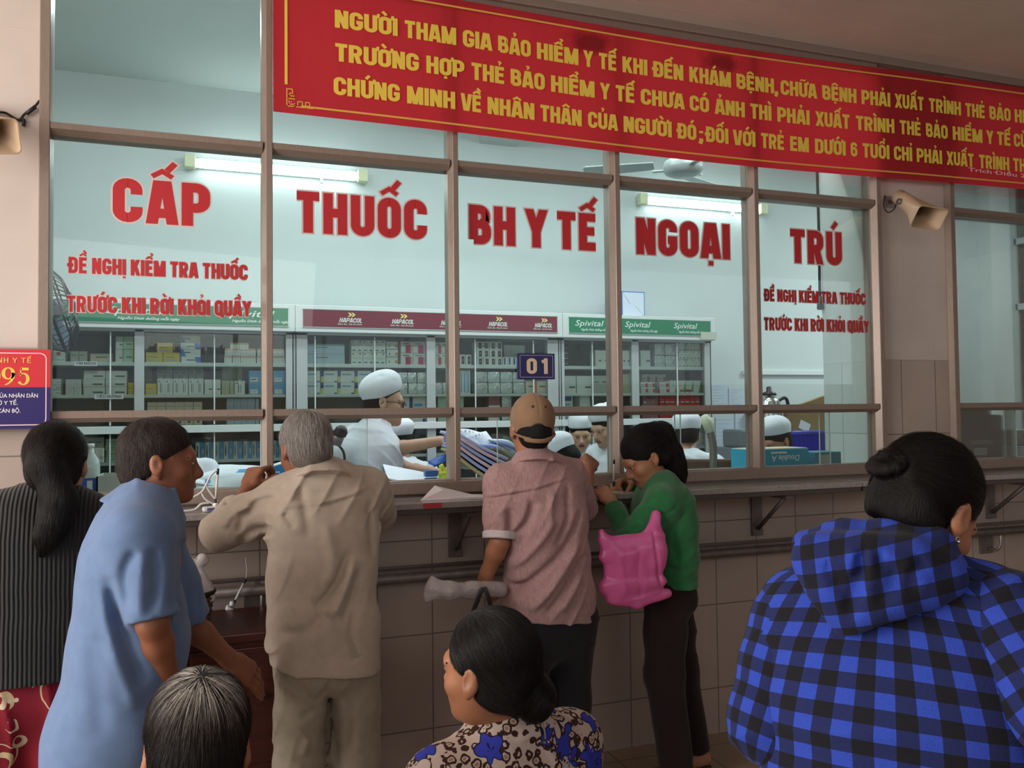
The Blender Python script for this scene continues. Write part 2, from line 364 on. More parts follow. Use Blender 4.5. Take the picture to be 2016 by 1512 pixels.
# dispensary shell
b = MB(); b.box(-2.6, 7.35, 2.6, 2.75, 0.0, 3.95, m_inner); struct(b, 'wall_dispensary_back')
b = MB(); b.box(-2.75, -2.6, 0.1, 2.75, 0.0, 3.95, m_inner); struct(b, 'wall_dispensary_left')
b = MB(); b.box(-2.75, 10.0, 0.1, 2.75, 3.82, 3.95, m_inner_ceil); struct(b, 'ceiling_dispensary')
b = MB(); b.box(1.95, 2.25, 0.12, 2.6, 3.62, 3.82, m_inner_ceil); struct(b, 'beam_dispensary')
b = MB(); b.box(7.05, 7.35, 2.46, 2.6, 0.0, 3.82, mat('bright_wall', (0.72, 0.78, 0.76), 0.7)); struct(b, 'column_dispensary')
# glazed partition at the far end, a dark room behind it
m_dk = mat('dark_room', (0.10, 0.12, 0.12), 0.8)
m_pfr = mat('pale_frame', (0.42, 0.48, 0.48), 0.5)
b = MB()
for y0, y1 in ((2.40, 2.6), (1.1, 1.16), (0.12, 0.2)): b.box(7.3, 7.35, y0, y1, 0, 3.82, m_pfr)
for z0, z1 in ((2.47, 2.53), (3.1, 3.16), (0.0, 0.9)): b.box(7.3, 7.35, 0.2, 2.42, z0, z1, m_pfr)
pf = struct(b, 'window_partition'); pf['kind'] = 'structure'
b = MB(); b.box(7.322, 7.328, 0.2, 2.4, 0.9, 3.8, GLASS); struct(b, 'window_pane', pf)
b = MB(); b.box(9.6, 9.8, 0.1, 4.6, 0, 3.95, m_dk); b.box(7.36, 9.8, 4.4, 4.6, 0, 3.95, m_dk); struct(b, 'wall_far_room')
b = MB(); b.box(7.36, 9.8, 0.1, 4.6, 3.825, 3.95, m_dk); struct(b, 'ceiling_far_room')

# ------------------------------------------------------------------ aluminium windows
SILL, LOW0, LOW1, TR0, TR1, HEAD = 1.262, 1.527, 1.570, 2.60, 2.645, 3.374
def mullion(x0, x1, z0, z1, wide=0.5):
    """a post whose left flank slants back to the glass"""
    b = MB(); xm = x0+(x1-x0)*wide
    b.prism([(x0, -0.004), (xm, -0.033), (xm+.002, -0.035), (x1-.002, -0.035), (x1, -0.033), (x1, 0.055), (x0, 0.055)], 'z', z0, z1, m_alu)
    return b
def transom(x0, x1, z0, z1, first=0.55):
    b = MB(); zm = z1-(z1-z0)*first
    b.prism([(-0.028, z1), (-0.031, z1-.003), (-0.031, zm), (-0.010, z0), (0.05, z0), (0.05, z1)], 'x', x0, x1, m_alu)
    return b
def window(name, posts, end_wide):
    """posts: (x0, x1) of each upright; returns the frame object with panes as children"""
    X0, X1 = posts[0][0], posts[-1][1]
    fr = MB(); fr.cbox(X0, X1, -0.03, 0.055, HEAD-0.05, HEAD, m_alu, .003)
    fr.cbox(X0, X1, -0.052, 0.06, SILL-0.055, SILL-0.004, m_alu, .006); fr.cbox(X0, X1, -0.03, 0.05, SILL-0.012, SILL, m_alu, .002)
    fr.box(X0, X1, -0.02, 0.06, 1.165, SILL-0.05, m_alu)
    root = struct(fr, name); 
    for i, (a, c) in enumerate(posts):
        mullion(a, c, SILL-0.01, HEAD-0.045, end_wide[i]).build('mullion', root)
    for (a, c), (d, e) in zip(posts[:-1], posts[1:]):
        transom(c-0.002, d+0.004, TR0, TR1).build('transom', root); transom(c-0.002, d+0.004, LOW0, LOW1, .62).build('transom', root)
        for z0, z1, yy in ((TR1, HEAD-0.05, 0.012), (LOW1, TR0, 0.010)):
            b = MB(); b.box(c-.005, d+.005, yy-0.003, yy+0.003, z0-.005, z1+.005, GLASS); b.build('pane', root)
    return root
win = window('window_1', [(-0.60, -0.559), (0.194, 0.236), (0.972, 1.012), (1.752, 1.794), (2.520, 2.562), (3.285, 3.332)], [0.15, 0.38, 0.38, 0.38, 0.38, 0.38])
win2 = window('window_2', [(3.80, 3.842), (4.86, 4.90), (5.9, 5.94)], [0.2, 0.6, 0.6])
m_edge = mat('glass_edge', (0.55, 0.68, 0.64), 0.2)
def sliding_pane(x0, x1, yy, parent):
    b = MB(); b.box(x0, x1, yy-.003, yy+.003, SILL+.001, LOW0, GLASS); b.box(x0-.003, x0, yy-.003, yy+.003, SILL+.001, LOW0, m_edge); b.box(x1, x1+.003, yy-.003, yy+.003, SILL+.001, LOW0, m_edge)
    return b.build('sliding_pane', parent)
for x0, x1, yy in ((-0.556, -0.15, .012), (-0.19, 0.19, .026), (0.242, 0.62, .026), (1.20, 1.75, .026), (1.81, 2.12, .012), (2.10, 2.525, .026), (2.6, 3.0, .012), (2.95, 3.305, .026)): sliding_pane(x0, x1, yy, win)
for x0, x1, yy in ((3.88, 4.30, .012), (4.24, 4.85, .026)): sliding_pane(x0, x1, yy, win2)

# stone shelf below the windows and its steel brackets
m_shelf = mat('polished_grey_granite', (0.34, 0.31, 0.29), 0.18, 0.1, noise=0.12, nscale=60, spec=0.8)
m_shelf_edge = mat('dark_shelf_edge', (0.07, 0.055, 0.05), 0.4)
for nm, x0, x1, lab in (('counter_shelf', -0.93, 2.93, 'long grey granite counter shelf under the windows with the red lettering'), ('counter_shelf', 2.935, 7.0, 'grey granite counter shelf under the window right of the tiled column')):
    b = MB(); b.cbox(x0, x1, -0.29, -0.002, 1.172, 1.197, m_shelf, .004); o = b.build(nm); tag(o, lab, 'counter shelf')
    b = MB(); b.cbox(x0+.005, x1-.005, -0.285, -0.26, 1.15, 1.171, m_shelf_edge, .003); b.build('edge_strip', o)
for i, (x, lab) in enumerate(((0.99, 'brown steel shelf bracket on the tiled wall beside the man in the tan cap'), (2.53, 'brown steel shelf bracket on the wall between green-sleeved woman and checked hoodie'), (4.07, 'brown steel shelf bracket on the wall right of the bowed head with the bun'))):
    r = empty('shelf_bracket', (x, -0.001, 0.93), 0, lab, 'bracket', 'brackets of the counter shelf')
    b = MB(); b.cbox(-.03, .03, -0.012, 0.0, 0.0, 0.22, m_dsteel, .002); b.cbox(-.03, .03, -0.018, -0.012, 0.0, 0.03, m_dsteel, .002); b.build('wall_plate', r)
    b = MB(); b.tube([(0, -.02, .035), (0, -.24, .213)], .012, m_dsteel, 4); b.build('brace', r)
    b = MB(); b.cbox(-.02, .02, -0.26, -.012, 0.2, 0.22, m_dsteel, .002); b.build('arm', r)
# hand rail
r = empty('handrail', (0, 0, 0.87), 0, 'long dark double handrail along the tiled wall under the counter', 'handrail')
b = MB(); b.tube([(-2.5, -.08, 0), (7.5, -.08, 0)], .021, m_dsteel, 14); b.build('rail_tube', r)
b = MB(); b.cbox(-2.5, 7.5, -.088, -.072, 0.034, 0.05, mat('rail_bar', (0.13, .10, .09), .4, .5), .004); b.build('rail_bar', r)
for x in (0.17, 2.10, 4.03, -1.76, 5.96):
    b = MB(); b.cbox(x-.045, x+.045, -.012, -.001, -.13, -.03, m_dsteel, .003)
    b.tube(catmull([(x+.01, -.012, -.1), (x+.012, -.06, -.105), (x+.02, -.082, -.07), (x+.02, -.08, -.02)], 5), .008, m_steel, 8); b.build('rail_bracket', r)
    b = MB(); b.cbox(x-.008, x+.008, -.086, -.074, 0.015, 0.038, m_dsteel, .002); b.build('rail_spacer', r)

# ------------------------------------------------------------------ words on the panes
m_red = mat('red_vinyl', (0.50, 0.016, 0.022), 0.5); m_pale = mat('pale_vinyl_outline', (0.68, 0.55, 0.52), 0.6)
def vinyl(txt, x0, x1, z0, z1, label, s, gr, group, gap=.075, space=.24):
    b = MB(); put_text(b, txt, x0, x1, z0, z1, -0.0, m_red, s, gap=gap, space=space)
    polys, w = text_polys(txt, s, gr, gap=gap, space=space); kx = (x1-x0)/w
    for n_, q in enumerate(polys): b.add([(x0+p[0]*kx, 0.0004+n_*1e-5, z0+p[1]*(z1-z0)) for p in q], [tuple(range(len(q)))], m_pale)
    o = b.build('window_lettering'); o.location = (0, 0.0042, 0); tag(o, label, 'lettering', group)
G1 = 'large red words across the panes'; G2 = 'small red notices on the panes'
vinyl('CẤP', -.351, -.002, 2.293, 2.463, 'large red vinyl word CẤP with pale outline, on the leftmost pane', .215, .036, G1, .085)
vinyl('THUỐC', .333, .878, 2.294, 2.465, 'large red vinyl word THUỐC with pale outline, on the second pane', .215, .036, G1, .085)
vinyl('BH Y TẾ', 1.071, 1.684, 2.290, 2.463, 'large red vinyl words BH Y TẾ with pale outline, on the third pane', .215, .036, G1, .085, .2)
vinyl('NGOẠI', 1.896, 2.413, 2.288, 2.461, 'large red vinyl word NGOẠI with pale outline, on the fourth pane', .215, .036, G1, .085)
vinyl('TRÚ', 2.775, 3.099, 2.291, 2.464, 'large red vinyl word TRÚ with pale outline, on the pane beside the tiled column', .215, .036, G1, .085)
vinyl('ĐỀ NGHỊ KIỂM TRA THUỐC', -.500, .140, 2.088, 2.149, 'small red line ĐỀ NGHỊ KIỂM TRA THUỐC below the word CẤP', .2, .05, G2)
vinyl('TRƯỚC KHI RỜI KHỎI QUẦY', -.505, .153, 1.941, 2.003, 'small red line TRƯỚC KHI RỜI KHỎI QUẦY, two below CẤP', .2, .05, G2)
vinyl('ĐỀ NGHỊ KIỂM TRA THUỐC', 2.612, 3.246, 2.090, 2.150, 'small red line ĐỀ NGHỊ KIỂM TRA THUỐC below the word TRÚ', .2, .05, G2)
vinyl('TRƯỚC KHI RỜI KHỎI QUẦY', 2.606, 3.261, 1.944, 2.006, 'small red line TRƯỚC KHI RỜI KHỎI QUẦY, two below TRÚ', .2, .05, G2)

# ------------------------------------------------------------------ red banner
def banner_mat():
    m = bpy.data.materials.new('banner_cloth'); m.use_nodes = True; nt = m.node_tree; p = nt.nodes['Principled BSDF']; out = nt.nodes['Material Output']
    p.inputs['Base Color'].default_value = (0.52, 0.022, 0.03, 1); p.inputs['Roughness'].default_value = 0.55
    t = _n(nt, 'ShaderNodeBsdfTranslucent'); t.inputs[0].default_value = (0.75, 0.03, 0.04, 1)
    mx = _n(nt, 'ShaderNodeMixShader'); mx.inputs[0].default_value = 0.45
    nt.links.new(p.outputs[0], mx.inputs[1]); nt.links.new(t.outputs[0], mx.inputs[2]); nt.links.new(mx.outputs[0], out.inputs[0])
    tc = _n(nt, 'ShaderNodeTexCoord'); w = _n(nt, 'ShaderNodeTexNoise'); w.inputs['Scale'].default_value = 3
    mp = _n(nt, 'ShaderNodeMapping'); mp.inputs['Scale'].default_value = (3, 1, .5); nt.links.new(tc.outputs['Object'], mp.inputs[0]); nt.links.new(mp.outputs[0], w.inputs['Vector'])
    bp = _n(nt, 'ShaderNodeBump'); bp.inputs['Strength'].default_value = .35; bp.inputs['Distance'].default_value = .02
    nt.links.new(w.outputs[0], bp.inputs['Height']); nt.links.new(bp.outputs[0], p.inputs['Normal']); nt.links.new(bp.outputs[0], t.inputs['Normal'])
    # two wine-dark stains with ragged edges
    no = _n(nt, 'ShaderNodeTexNoise'); no.inputs['Scale'].default_value = 14; nt.links.new(tc.outputs['Object'], no.inputs['Vector']); prev = None
    for c, sx in (((1.62, 0, 3.235), (7.5, 0, 15)), ((2.33, 0, 3.235), (7.5, 0, 16))):
        a = _n(nt, 'ShaderNodeVectorMath', operation='SUBTRACT'); a.inputs[1].default_value = c; nt.links.new(tc.outputs['Object'], a.inputs[0]); k = _n(nt, 'ShaderNodeVectorMath', operation='MULTIPLY'); k.inputs[1].default_value = sx; nt.links.new(a.outputs[0], k.inputs[0]); l = _n(nt, 'ShaderNodeVectorMath', operation='LENGTH'); nt.links.new(k.outputs[0], l.inputs[0])
        ad = _n(nt, 'ShaderNodeMath', operation='ADD'); nt.links.new(l.outputs['Value'], ad.inputs[0]); nt.links.new(no.outputs[0], ad.inputs[1]); mr = _n(nt, 'ShaderNodeMapRange'); mr.inputs[1].default_value = .9; mr.inputs[2].default_value = 1.5; mr.inputs[3].default_value = 1; mr.inputs[4].default_value = 0; nt.links.new(ad.outputs[0], mr.inputs[0])
        if prev is None: prev = mr
        else:
            mx2 = _n(nt, 'ShaderNodeMath', operation='MAXIMUM'); nt.links.new(prev.outputs[0], mx2.inputs[0]); nt.links.new(mr.outputs[0], mx2.inputs[1]); prev = mx2
    for col, sock in (((0.52, 0.022, 0.03), p.inputs['Base Color']), ((0.75, 0.03, 0.04), t.inputs[0])):
        cm = _n(nt, 'ShaderNodeMix', data_type='RGBA'); nt.links.new(prev.outputs[0], cm.inputs[0]); cm.inputs[6].default_value = (*col, 1); cm.inputs[7].default_value = (col[0]*.45, .008, .012, 1); nt.links.new(cm.outputs[2], sock)
    return m
BX0, BX1, BZ0, BZ1, BY = 0.236, 6.6, 2.76, 3.342, -0.066
def bz(x, z): return z - 0.022*math.exp(-((x-2.2)/1.1)**2) + 0.012*max(0, x-3.2)
def by(x, z): return BY + 0.004*math.sin(x*5.1)*math.sin((z-2.7)*5)
b = MB(); nx, nz = 160, 10; vs = []
for i in range(nx+1):
    for j in range(nz+1):
        x = BX0+(BX1-BX0)*i/nx; z = BZ0+(BZ1-BZ0)*j/nz; vs.append((x, by(x, z), bz(x, z)))
b.add(vs, [(i*(nz+1)+j, (i+1)*(nz+1)+j, (i+1)*(nz+1)+j+1, i*(nz+1)+j+1) for i in range(nx) for j in range(nz)], banner_mat(), True)
ban = b.build('banner'); tag(ban, 'long red cloth banner with yellow capitals hung across the window tops', 'banner')
m_gold = mat('yellow_print', (0.82, 0.58, 0.07), 0.6); m_gold2 = mat('orange_print', (0.75, 0.40, 0.07), 0.6); m_pinkp = mat('pink_print', (0.95, 0.55, 0.52), 0.6)
L1 = [('NGƯỜI',0.482,0.740), ('THAM',0.772,0.996), ('GIA',1.028,1.159), ('BẢO',1.190,1.342), ('HIỂM',1.374,1.575), ('Y',1.604,1.647), ('TẾ',1.679,1.767), ('KHI',1.800,1.927), ('ĐẾN',1.960,2.119), ('KHÁM',2.154,2.387), ('BỆNH,',2.421,2.665), ('CHỮA',2.683,2.901), ('BỆNH',2.938,3.150), ('PHẢI',3.185,3.371), ('XUẤT',3.405,3.602), ('TRÌNH',3.639,3.869), ('THẺ',3.903,4.044), ('BẢO',4.080,4.235), ('HIỂM',4.268,4.471)]
L2 = [('TRƯỜNG',0.482,0.830), ('HỢP',0.865,1.031), ('THẺ',1.065,1.215), ('BẢO',1.247,1.408), ('HIỂM',1.441,1.654), ('Y',1.686,1.730), ('TẾ',1.762,1.857), ('CHƯA',1.892,2.121), ('CÓ',2.153,2.258), ('ẢNH',2.294,2.464), ('THÌ',2.498,2.623), ('PHẢI',2.660,2.854), ('XUẤT',2.894,3.104), ('TRÌNH',3.144,3.393), ('THẺ',3.431,3.575), ('BẢO',3.613,3.767), ('HIỂM',3.806,4.022), ('Y',4.055,4.101), ('TẾ',4.131,4.230), ('CÙNG',4.256,4.453)]
L3 = [('CHỨNG',0.476,0.748), ('MINH',0.781,0.989), ('VỀ',1.018,1.107), ('NHÂN',1.138,1.356), ('THÂN',1.386,1.587), ('CỦA',1.621,1.768), ('NGƯỜI',1.801,2.050), ('ĐÓ',2.085,2.185), (';',2.203,2.223), ('ĐỐI',2.241,2.365), ('VỚI',2.396,2.523), ('TRẺ',2.558,2.694), ('EM',2.733,2.845), ('DƯỚI',2.885,3.073), ('6',3.107,3.148), ('TUỔI',3.183,3.356), ('CHỈ',3.389,3.511), ('PHẢI',3.544,3.721), ('XUẤT',3.757,3.952), ('TRÌNH',3.992,4.214), ('THẺ',4.245,4.383)]
def banner_line(words, zb, h):
    b = MB()
    for wd, x0, x1 in words:
        polys, w = text_polys(wd, .185, .012, gap=.07); kx = (x1-x0)/w
        for n_, q in enumerate(polys):
            vs = [(x0+p[0]*kx, by(x0+p[0]*kx, zb)-.0035-n_*2e-5, bz(x0+p[0]*kx, zb+p[1]*h)) for p in q]; b.add(vs, [tuple(range(len(vs)))], m_gold)
    b.build('lettering', ban)
banner_line(L1, 3.138, .073); banner_line(L2, 2.999, .073); banner_line(L3, 2.858, .073)
b = MB()
def bline(x0, x1, z0, z1, mt, n=60):
    vs = []
    for i in range(n+1):
        x = x0+(x1-x0)*i/n; vs += [(x, by(x, z0)-.003, bz(x, z0)), (x, by(x, z1)-.003, bz(x, z1))]
    b.add(vs, [(2*i, 2*i+2, 2*i+3, 2*i+1) for i in range(n)], mt)
bline(.345, 6.5, 2.789, 2.797, m_gold2); bline(.345, 6.5, 3.303, 3.311, m_gold2); bline(.281, .292, 2.876, 3.22, m_gold, 2)
# key pattern in the corners
def key(ox, oz, sx, sz):
    c = .0085
    cells = [(0,0,4,.5),(0,0,.5,4),(1,1,3,.5),(1,1,.5,2),(2,2,.6,.6),(3.5,0,.5,2),(1,3.6,3,.5),(0,4.2,.5,4),(0,8.2,3,.5),(2.6,6.2,.5,2),(1.2,6.2,1.6,.5),(1.2,5,.5,1.4),(1.2,5,2.5,.5),(4.4,0,4,.5),(5,1.2,.5,1.6),(5,2.6,2.6,.5),(7.2,1.2,.5,1.6),(8.6,0,.5,3),(9,2.6,2,.5),(10.6,.9,.5,2),(9.4,.9,1.4,.5),(9.5,0,3,.5)]
    for u, v, w, h_ in cells:
        b.add([(ox+sx*c*uu, by(ox, oz)-.0032, oz+sz*c*vv) for uu, vv in ((u, v), (u+w, v), (u+w, v+h_), (u, v+h_))], [(0, 1, 2, 3)], m_gold2)
key(.287, 2.785, 1, 1); key(.287, 3.305, 1, -1)
b.build('border_print', ban)
b = MB(); small_text(b, 'Trích Diều 28 Luật bảo hiểm y tế', 3.905, 5.05, 2.838, .021, BY-.005, m_pinkp, .012); b.box(4.091, 4.113, BY-.0052, BY-.0048, 2.8465, 2.8495, m_pinkp); b.build('small_lettering', ban)
# ------------------------------------------------------------------ number plate and wall sign
m_navy = mat('navy_plate', (0.012, 0.010, 0.085), 0.3); m_cream = mat('cream_print', (0.72, 0.55, 0.38), 0.5); m_lil = mat('lilac_line', (0.35, 0.30, 0.5), 0.5)
r = empty('number_plate', (1.374, -0.002, 1.693), 0, 'small navy plate with the cream number 01 on the window', 'sign')
b = MB(); b.cbox(-.089, .089, -.012, 0.004, 0, .116, m_navy, .002)
for x0, x1, z0, z1 in ((-.08, .08, .008, .0105), (-.08, .08, .1055, .108), (-.08, -.0775, .008, .108), (.0775, .08, .008, .108)): b.box(x0, x1, -.0128, -.0118, z0, z1, m_lil)
b.build('plate', r)
b = MB(); put_text(b, '01', -.048, .052, .024, .094, -.0135, m_cream, .2, gap=.2); b.build('number', r)
b = MB(); b.box(-.004, .004, 0.0, .008, -.11, 0, mat('cord_tan', (.25, .16, .1), .7)); b.build('hanger', r)
# sign
m_sred = mat('sign_red', (0.62, 0.022, 0.03), 0.35); m_snavy = mat('sign_navy', (0.022, 0.012, 0.12), 0.35); m_line = mat('sign_line', (0.78, 0.60, 0.62), .5); m_syel = mat('sign_yellow', (0.80, 0.52, 0.08), .5); m_sor = mat('sign_orange', (0.85, 0.36, 0.10), .5); m_swh = mat('sign_white', (0.75, 0.72, 0.80), .5)
SX0, SX1, SZ0, SZ1 = -1.28, -0.548, 1.507, 1.794
r = empty('hotline_sign', (SX1, -0.05, SZ0), 0, 'red and navy sign with yellow 095 on the wall left of the window', 'sign')
Wd = SX1-SX0; Ht = SZ1-SZ0; zs = Ht*.523
b = MB(); b.box(-Wd, 0, -.006, 0.0, zs, Ht, m_sred); b.box(-Wd, 0, -.006, 0.0, 0, zs, m_snavy); b.build('panel', r)
b = MB()
ln = [(-Wd+.02, .012+.0)]+[]
q = _arc(-.014-.02, .014+.02, .02, 270, 360)+_arc(-.014-.02, Ht-.014-.02, .02, 0, 90)
pts = [(-Wd+.02, .014)]+q+[(-Wd+.02, Ht-.014)]
for qd in stroke_quads(pts, False, .0035): b.add([(p[0], -.0068, p[1]) for p in qd], [(0, 1, 2, 3)], m_line)
b.build('border_line', r)
b = MB()
def vstroke(pts, ox, oz, k, mt):
    """stroke whose width varies: pts of (x, z, width)"""
    n = len(pts); A = []; B = []
    for i in range(n):
        p0 = np.array(pts[max(i-1, 0)][:2]); p1 = np.array(pts[min(i+1, n-1)][:2]); d = p1-p0; d = d/np.linalg.norm(d); nn = np.array([-d[1], d[0]]); p = np.array(pts[i][:2]); w = pts[i][2]/2
        A.append(p+nn*w); B.append(p-nn*w)
    for i in range(n-1):
        b.add([(ox+v[0]*k, -.0069, oz+v[1]*k) for v in (A[i], A[i+1], B[i+1], B[i])], [(0, 1, 2, 3)], mt)
def ell(cx, cz, rx, rz, a0, a1, wv, wh, n=22):
    out = []
    for i in range(n+1):
        a = math.radians(a0+(a1-a0)*i/n); out.append((cx+rx*math.cos(a), cz+rz*math.sin(a), wh+(wv-wh)*abs(math.cos(a))**1.5))
    return out
k = .062; oz = .159
vstroke(ell(.27, .5, .25, .47, 0, 360, .21, .06), -.197, oz, k, m_syel); vstroke(ell(.27, .5, .25, .47, 0, 360, .21, .06), -.300, oz, k, m_syel); vstroke(ell(.27, .5, .25, .47, 0, 360, .21, .06), -.345, oz, k, m_syel)
for ox in (-.151, -.243): vstroke(ell(.27, .66, .25, .32, 0, 360, .2, .06), ox, oz, k, m_syel); vstroke([(.53, .7, .18), (.52, .45, .17), (.42, .22, .13), (.27, .07, .09), (.10, 0.0, .05)], ox, oz, k, m_syel)
vstroke([(.14, .92, .15), (.55, .92, .15)], -.104, oz, k, m_syel); vstroke([(.16, .98, .07), (.13, .52, .06)], -.104, oz, k, m_syel); vstroke(ell(.27, .34, .24, .32, 130, -150, .19, .06), -.104, oz, k, m_syel)
put_text(b, 'NGÀNH Y TẾ', -.227, -.062, Ht-.049, Ht-.0305, -.0068, m_sor, .15, gap=.16, space=.3)
small_text(b, 'ĐƯỜNG DÂY NÓNG TIẾP NHẬN Ý KIẾN PHẢN ÁNH CỦA NHÂN DÂN', -.59, -.040, .113, .0137, -.0068, m_swh, .012)
small_text(b, 'VỀ CHẤT LƯỢNG PHỤC VỤ TẠI CÁC CƠ SỞ Y TẾ.', -.534, -.104, .087, .0137, -.0068, m_swh, .012)
small_text(b, 'VÀ TINH THẦN THÁI ĐỘ CỦA CÁN BỘ.', -.425, -.095, .059, .0137, -.0068, m_swh, .012)
b.build('lettering', r)
b = MB(); b.cbox(-Wd+.02, -.06, 0.0, .048, .05, .08, m_dsteel, .002); b.cbox(-Wd+.02, -.06, 0.0, .048, .2, .23, m_dsteel, .002); b.build('mounting_batten', r)
# ------------------------------------------------------------------ medicine cabinets along the back wall
CY = 2.2
m_cab = mat('silver_cabinet_metal', (0.50, 0.54, 0.55), 0.38, 0.35); m_cabw = mat('white_cabinet_trim', (0.66, 0.71, 0.70), 0.4)
m_back = mat('cabinet_back_grey', (0.17, 0.20, 0.195), 0.6); m_seam = mat('dark_seam', (0.05, 0.06, 0.06), .6)
m_green = mat('green_header', (0.012, 0.20, 0.095), 0.4); m_maroon = mat('maroon_header', (0.17, 0.018, 0.035), 0.4); m_hw = mat('header_white_print', (0.70, 0.80, 0.76), .5); m_hy = mat('header_yellow_print', (0.75, 0.66, 0.22), .5)
def cabinet(x0, x1, posts, slides, header, words, label):
    """posts: (x0,x1) uprights; slides: x of sliding door edges"""
    r = empty('medicine_cabinet', (x0, CY, 0), 0, label, 'cabinet', 'medicine cabinets along the back wall'); w = x1-x0
    b = MB()
    for a, c in posts: b.cbox(a-x0, c-x0, 0, .05, 0, 2.09, m_cab, .003)
    b.box(0, .012, .0, .38, 0, 2.09, m_cab); b.box(w-.012, w, .0, .38, 0, 2.09, m_cab); b.box(0, w, 0, .38, 2.075, 2.09, m_cab); b.box(0, w, .0, .38, 0, .06, m_cab)
    b.build('carcass', r)
    b = MB(); b.box(.01, w-.01, .365, .38, 0, 2.09, m_back); b.build('back_panel', r)
    for z, t, y0 in ((1.885, .024, .02), (1.681, .02, .02), (1.263, .02, .02), (1.045, .02, .02)):
        b = MB(); b.cbox(.012, w-.012, y0, .365, z-t, z, m_cabw, .002); b.build('shelf', r)
    b = MB(); b.cbox(.0, w, -.02, .37, 1.438, 1.485, m_cabw, .003); b.build('worktop', r)
    # sliding glass doors
    for (a, c) in [(p[1], q[0]) for p, q in zip(posts[:-1], posts[1:])]:
        for z0, z1 in ((1.49, 2.07), (.85, 1.435)):
            cut = [a]+[s for s in slides if a < s < c]+[c]
            for k in range(len(cut)-1):
                d = MB(); d.box(cut[k]-x0, cut[k+1]-x0, .008+.007*(k % 2), .012+.007*(k % 2), z0, z1, GLASS)
                if k: d.box(cut[k]-x0-.004, cut[k]-x0+.004, .004, .018, z0, z1, m_cabw)
                d.build('glass_door', r)
    for z0, z1 in ((.06, .82),):
        b = MB(); b.cbox(.02, w-.02, .002, .02, z0, z1, m_cab, .002); b.build('lower_door', r)
    # header box with the sign strip
    b = MB(); b.cbox(0, w, -.06, .3, 2.09, 2.268, m_cabw, .004); h = b.build('header', r)
    b = MB(); b.box(.05, w-.045, -.0655, -.059, 2.125, 2.238, header); 
    for zz in (2.119, 2.239): b.box(.045, w-.04, -.066, -.059, zz, zz+.005, m_cab)
    b.build('sign_strip', h)
    b = MB()
    for kind, a, c in words:
        a -= x0; c -= x0; wd = c-a
        if kind == 'S':
            small_text(b, 'Spivital', a, a+wd*.78, 2.178, .042, -.0665, m_hw, .008, .25)
            small_text(b, 'Nguồn Dinh dưỡng mỗi ngày', a+wd*.16, c, 2.143, .016, -.0665, m_hw, .02, .2)
        else:
            put_text(b, 'HAPACOL', a+.01, c, 2.158, 2.188, -.0665, m_hw, .16, lean=.2, gap=.08)
            small_text(b, 'Giảm đau - Hạ sốt nhanh', a, c, 2.142, .0095, -.0665, m_hw, .01, .2)
            for q in (0, .022):
                xx = a+wd*.42+q
                b.add([(xx+u, -.0665, 2.196+v) for u, v in ((0, 0), (.012, 0), (.03, .014), (.012, .028), (0, .028), (.014, .014))], [(0, 1, 2, 5), (5, 2, 3, 4)], m_hy)
    b.build('lettering', h); return r
cabinet(-1.55, .524, [(-1.55, -1.49), (-.445, -.388), (.47, .522)], [-1.0, -.58, .026], m_green, [('S', -.60, -.18), ('S', .065, .49), ('S', -1.25, -.85)], 'silver medicine cabinet with a green header, leftmost on the back wall')
cabinet(.526, 2.432, [(.528, .61), (1.423, 1.487), (2.335, 2.43)], [.66, 1.06, 1.78, 2.226], m_maroon, [('H', .80, .96), ('H', 1.155, 1.315), ('H', 1.50, 1.655), ('H', 1.85, 2.0), ('H', 2.20, 2.345)], 'silver medicine cabinet with a maroon header in the middle of the back wall')
cabinet(2.434, 3.735, [(2.436, 2.47), (3.03, 3.09), (3.675, 3.733)], [2.70, 3.428], m_green, [('S', 2.53, 2.83), ('S', 2.94, 3.22), ('S', 3.36, 3.63)], 'silver medicine cabinet with a green header, below the tinsel-blue carton')

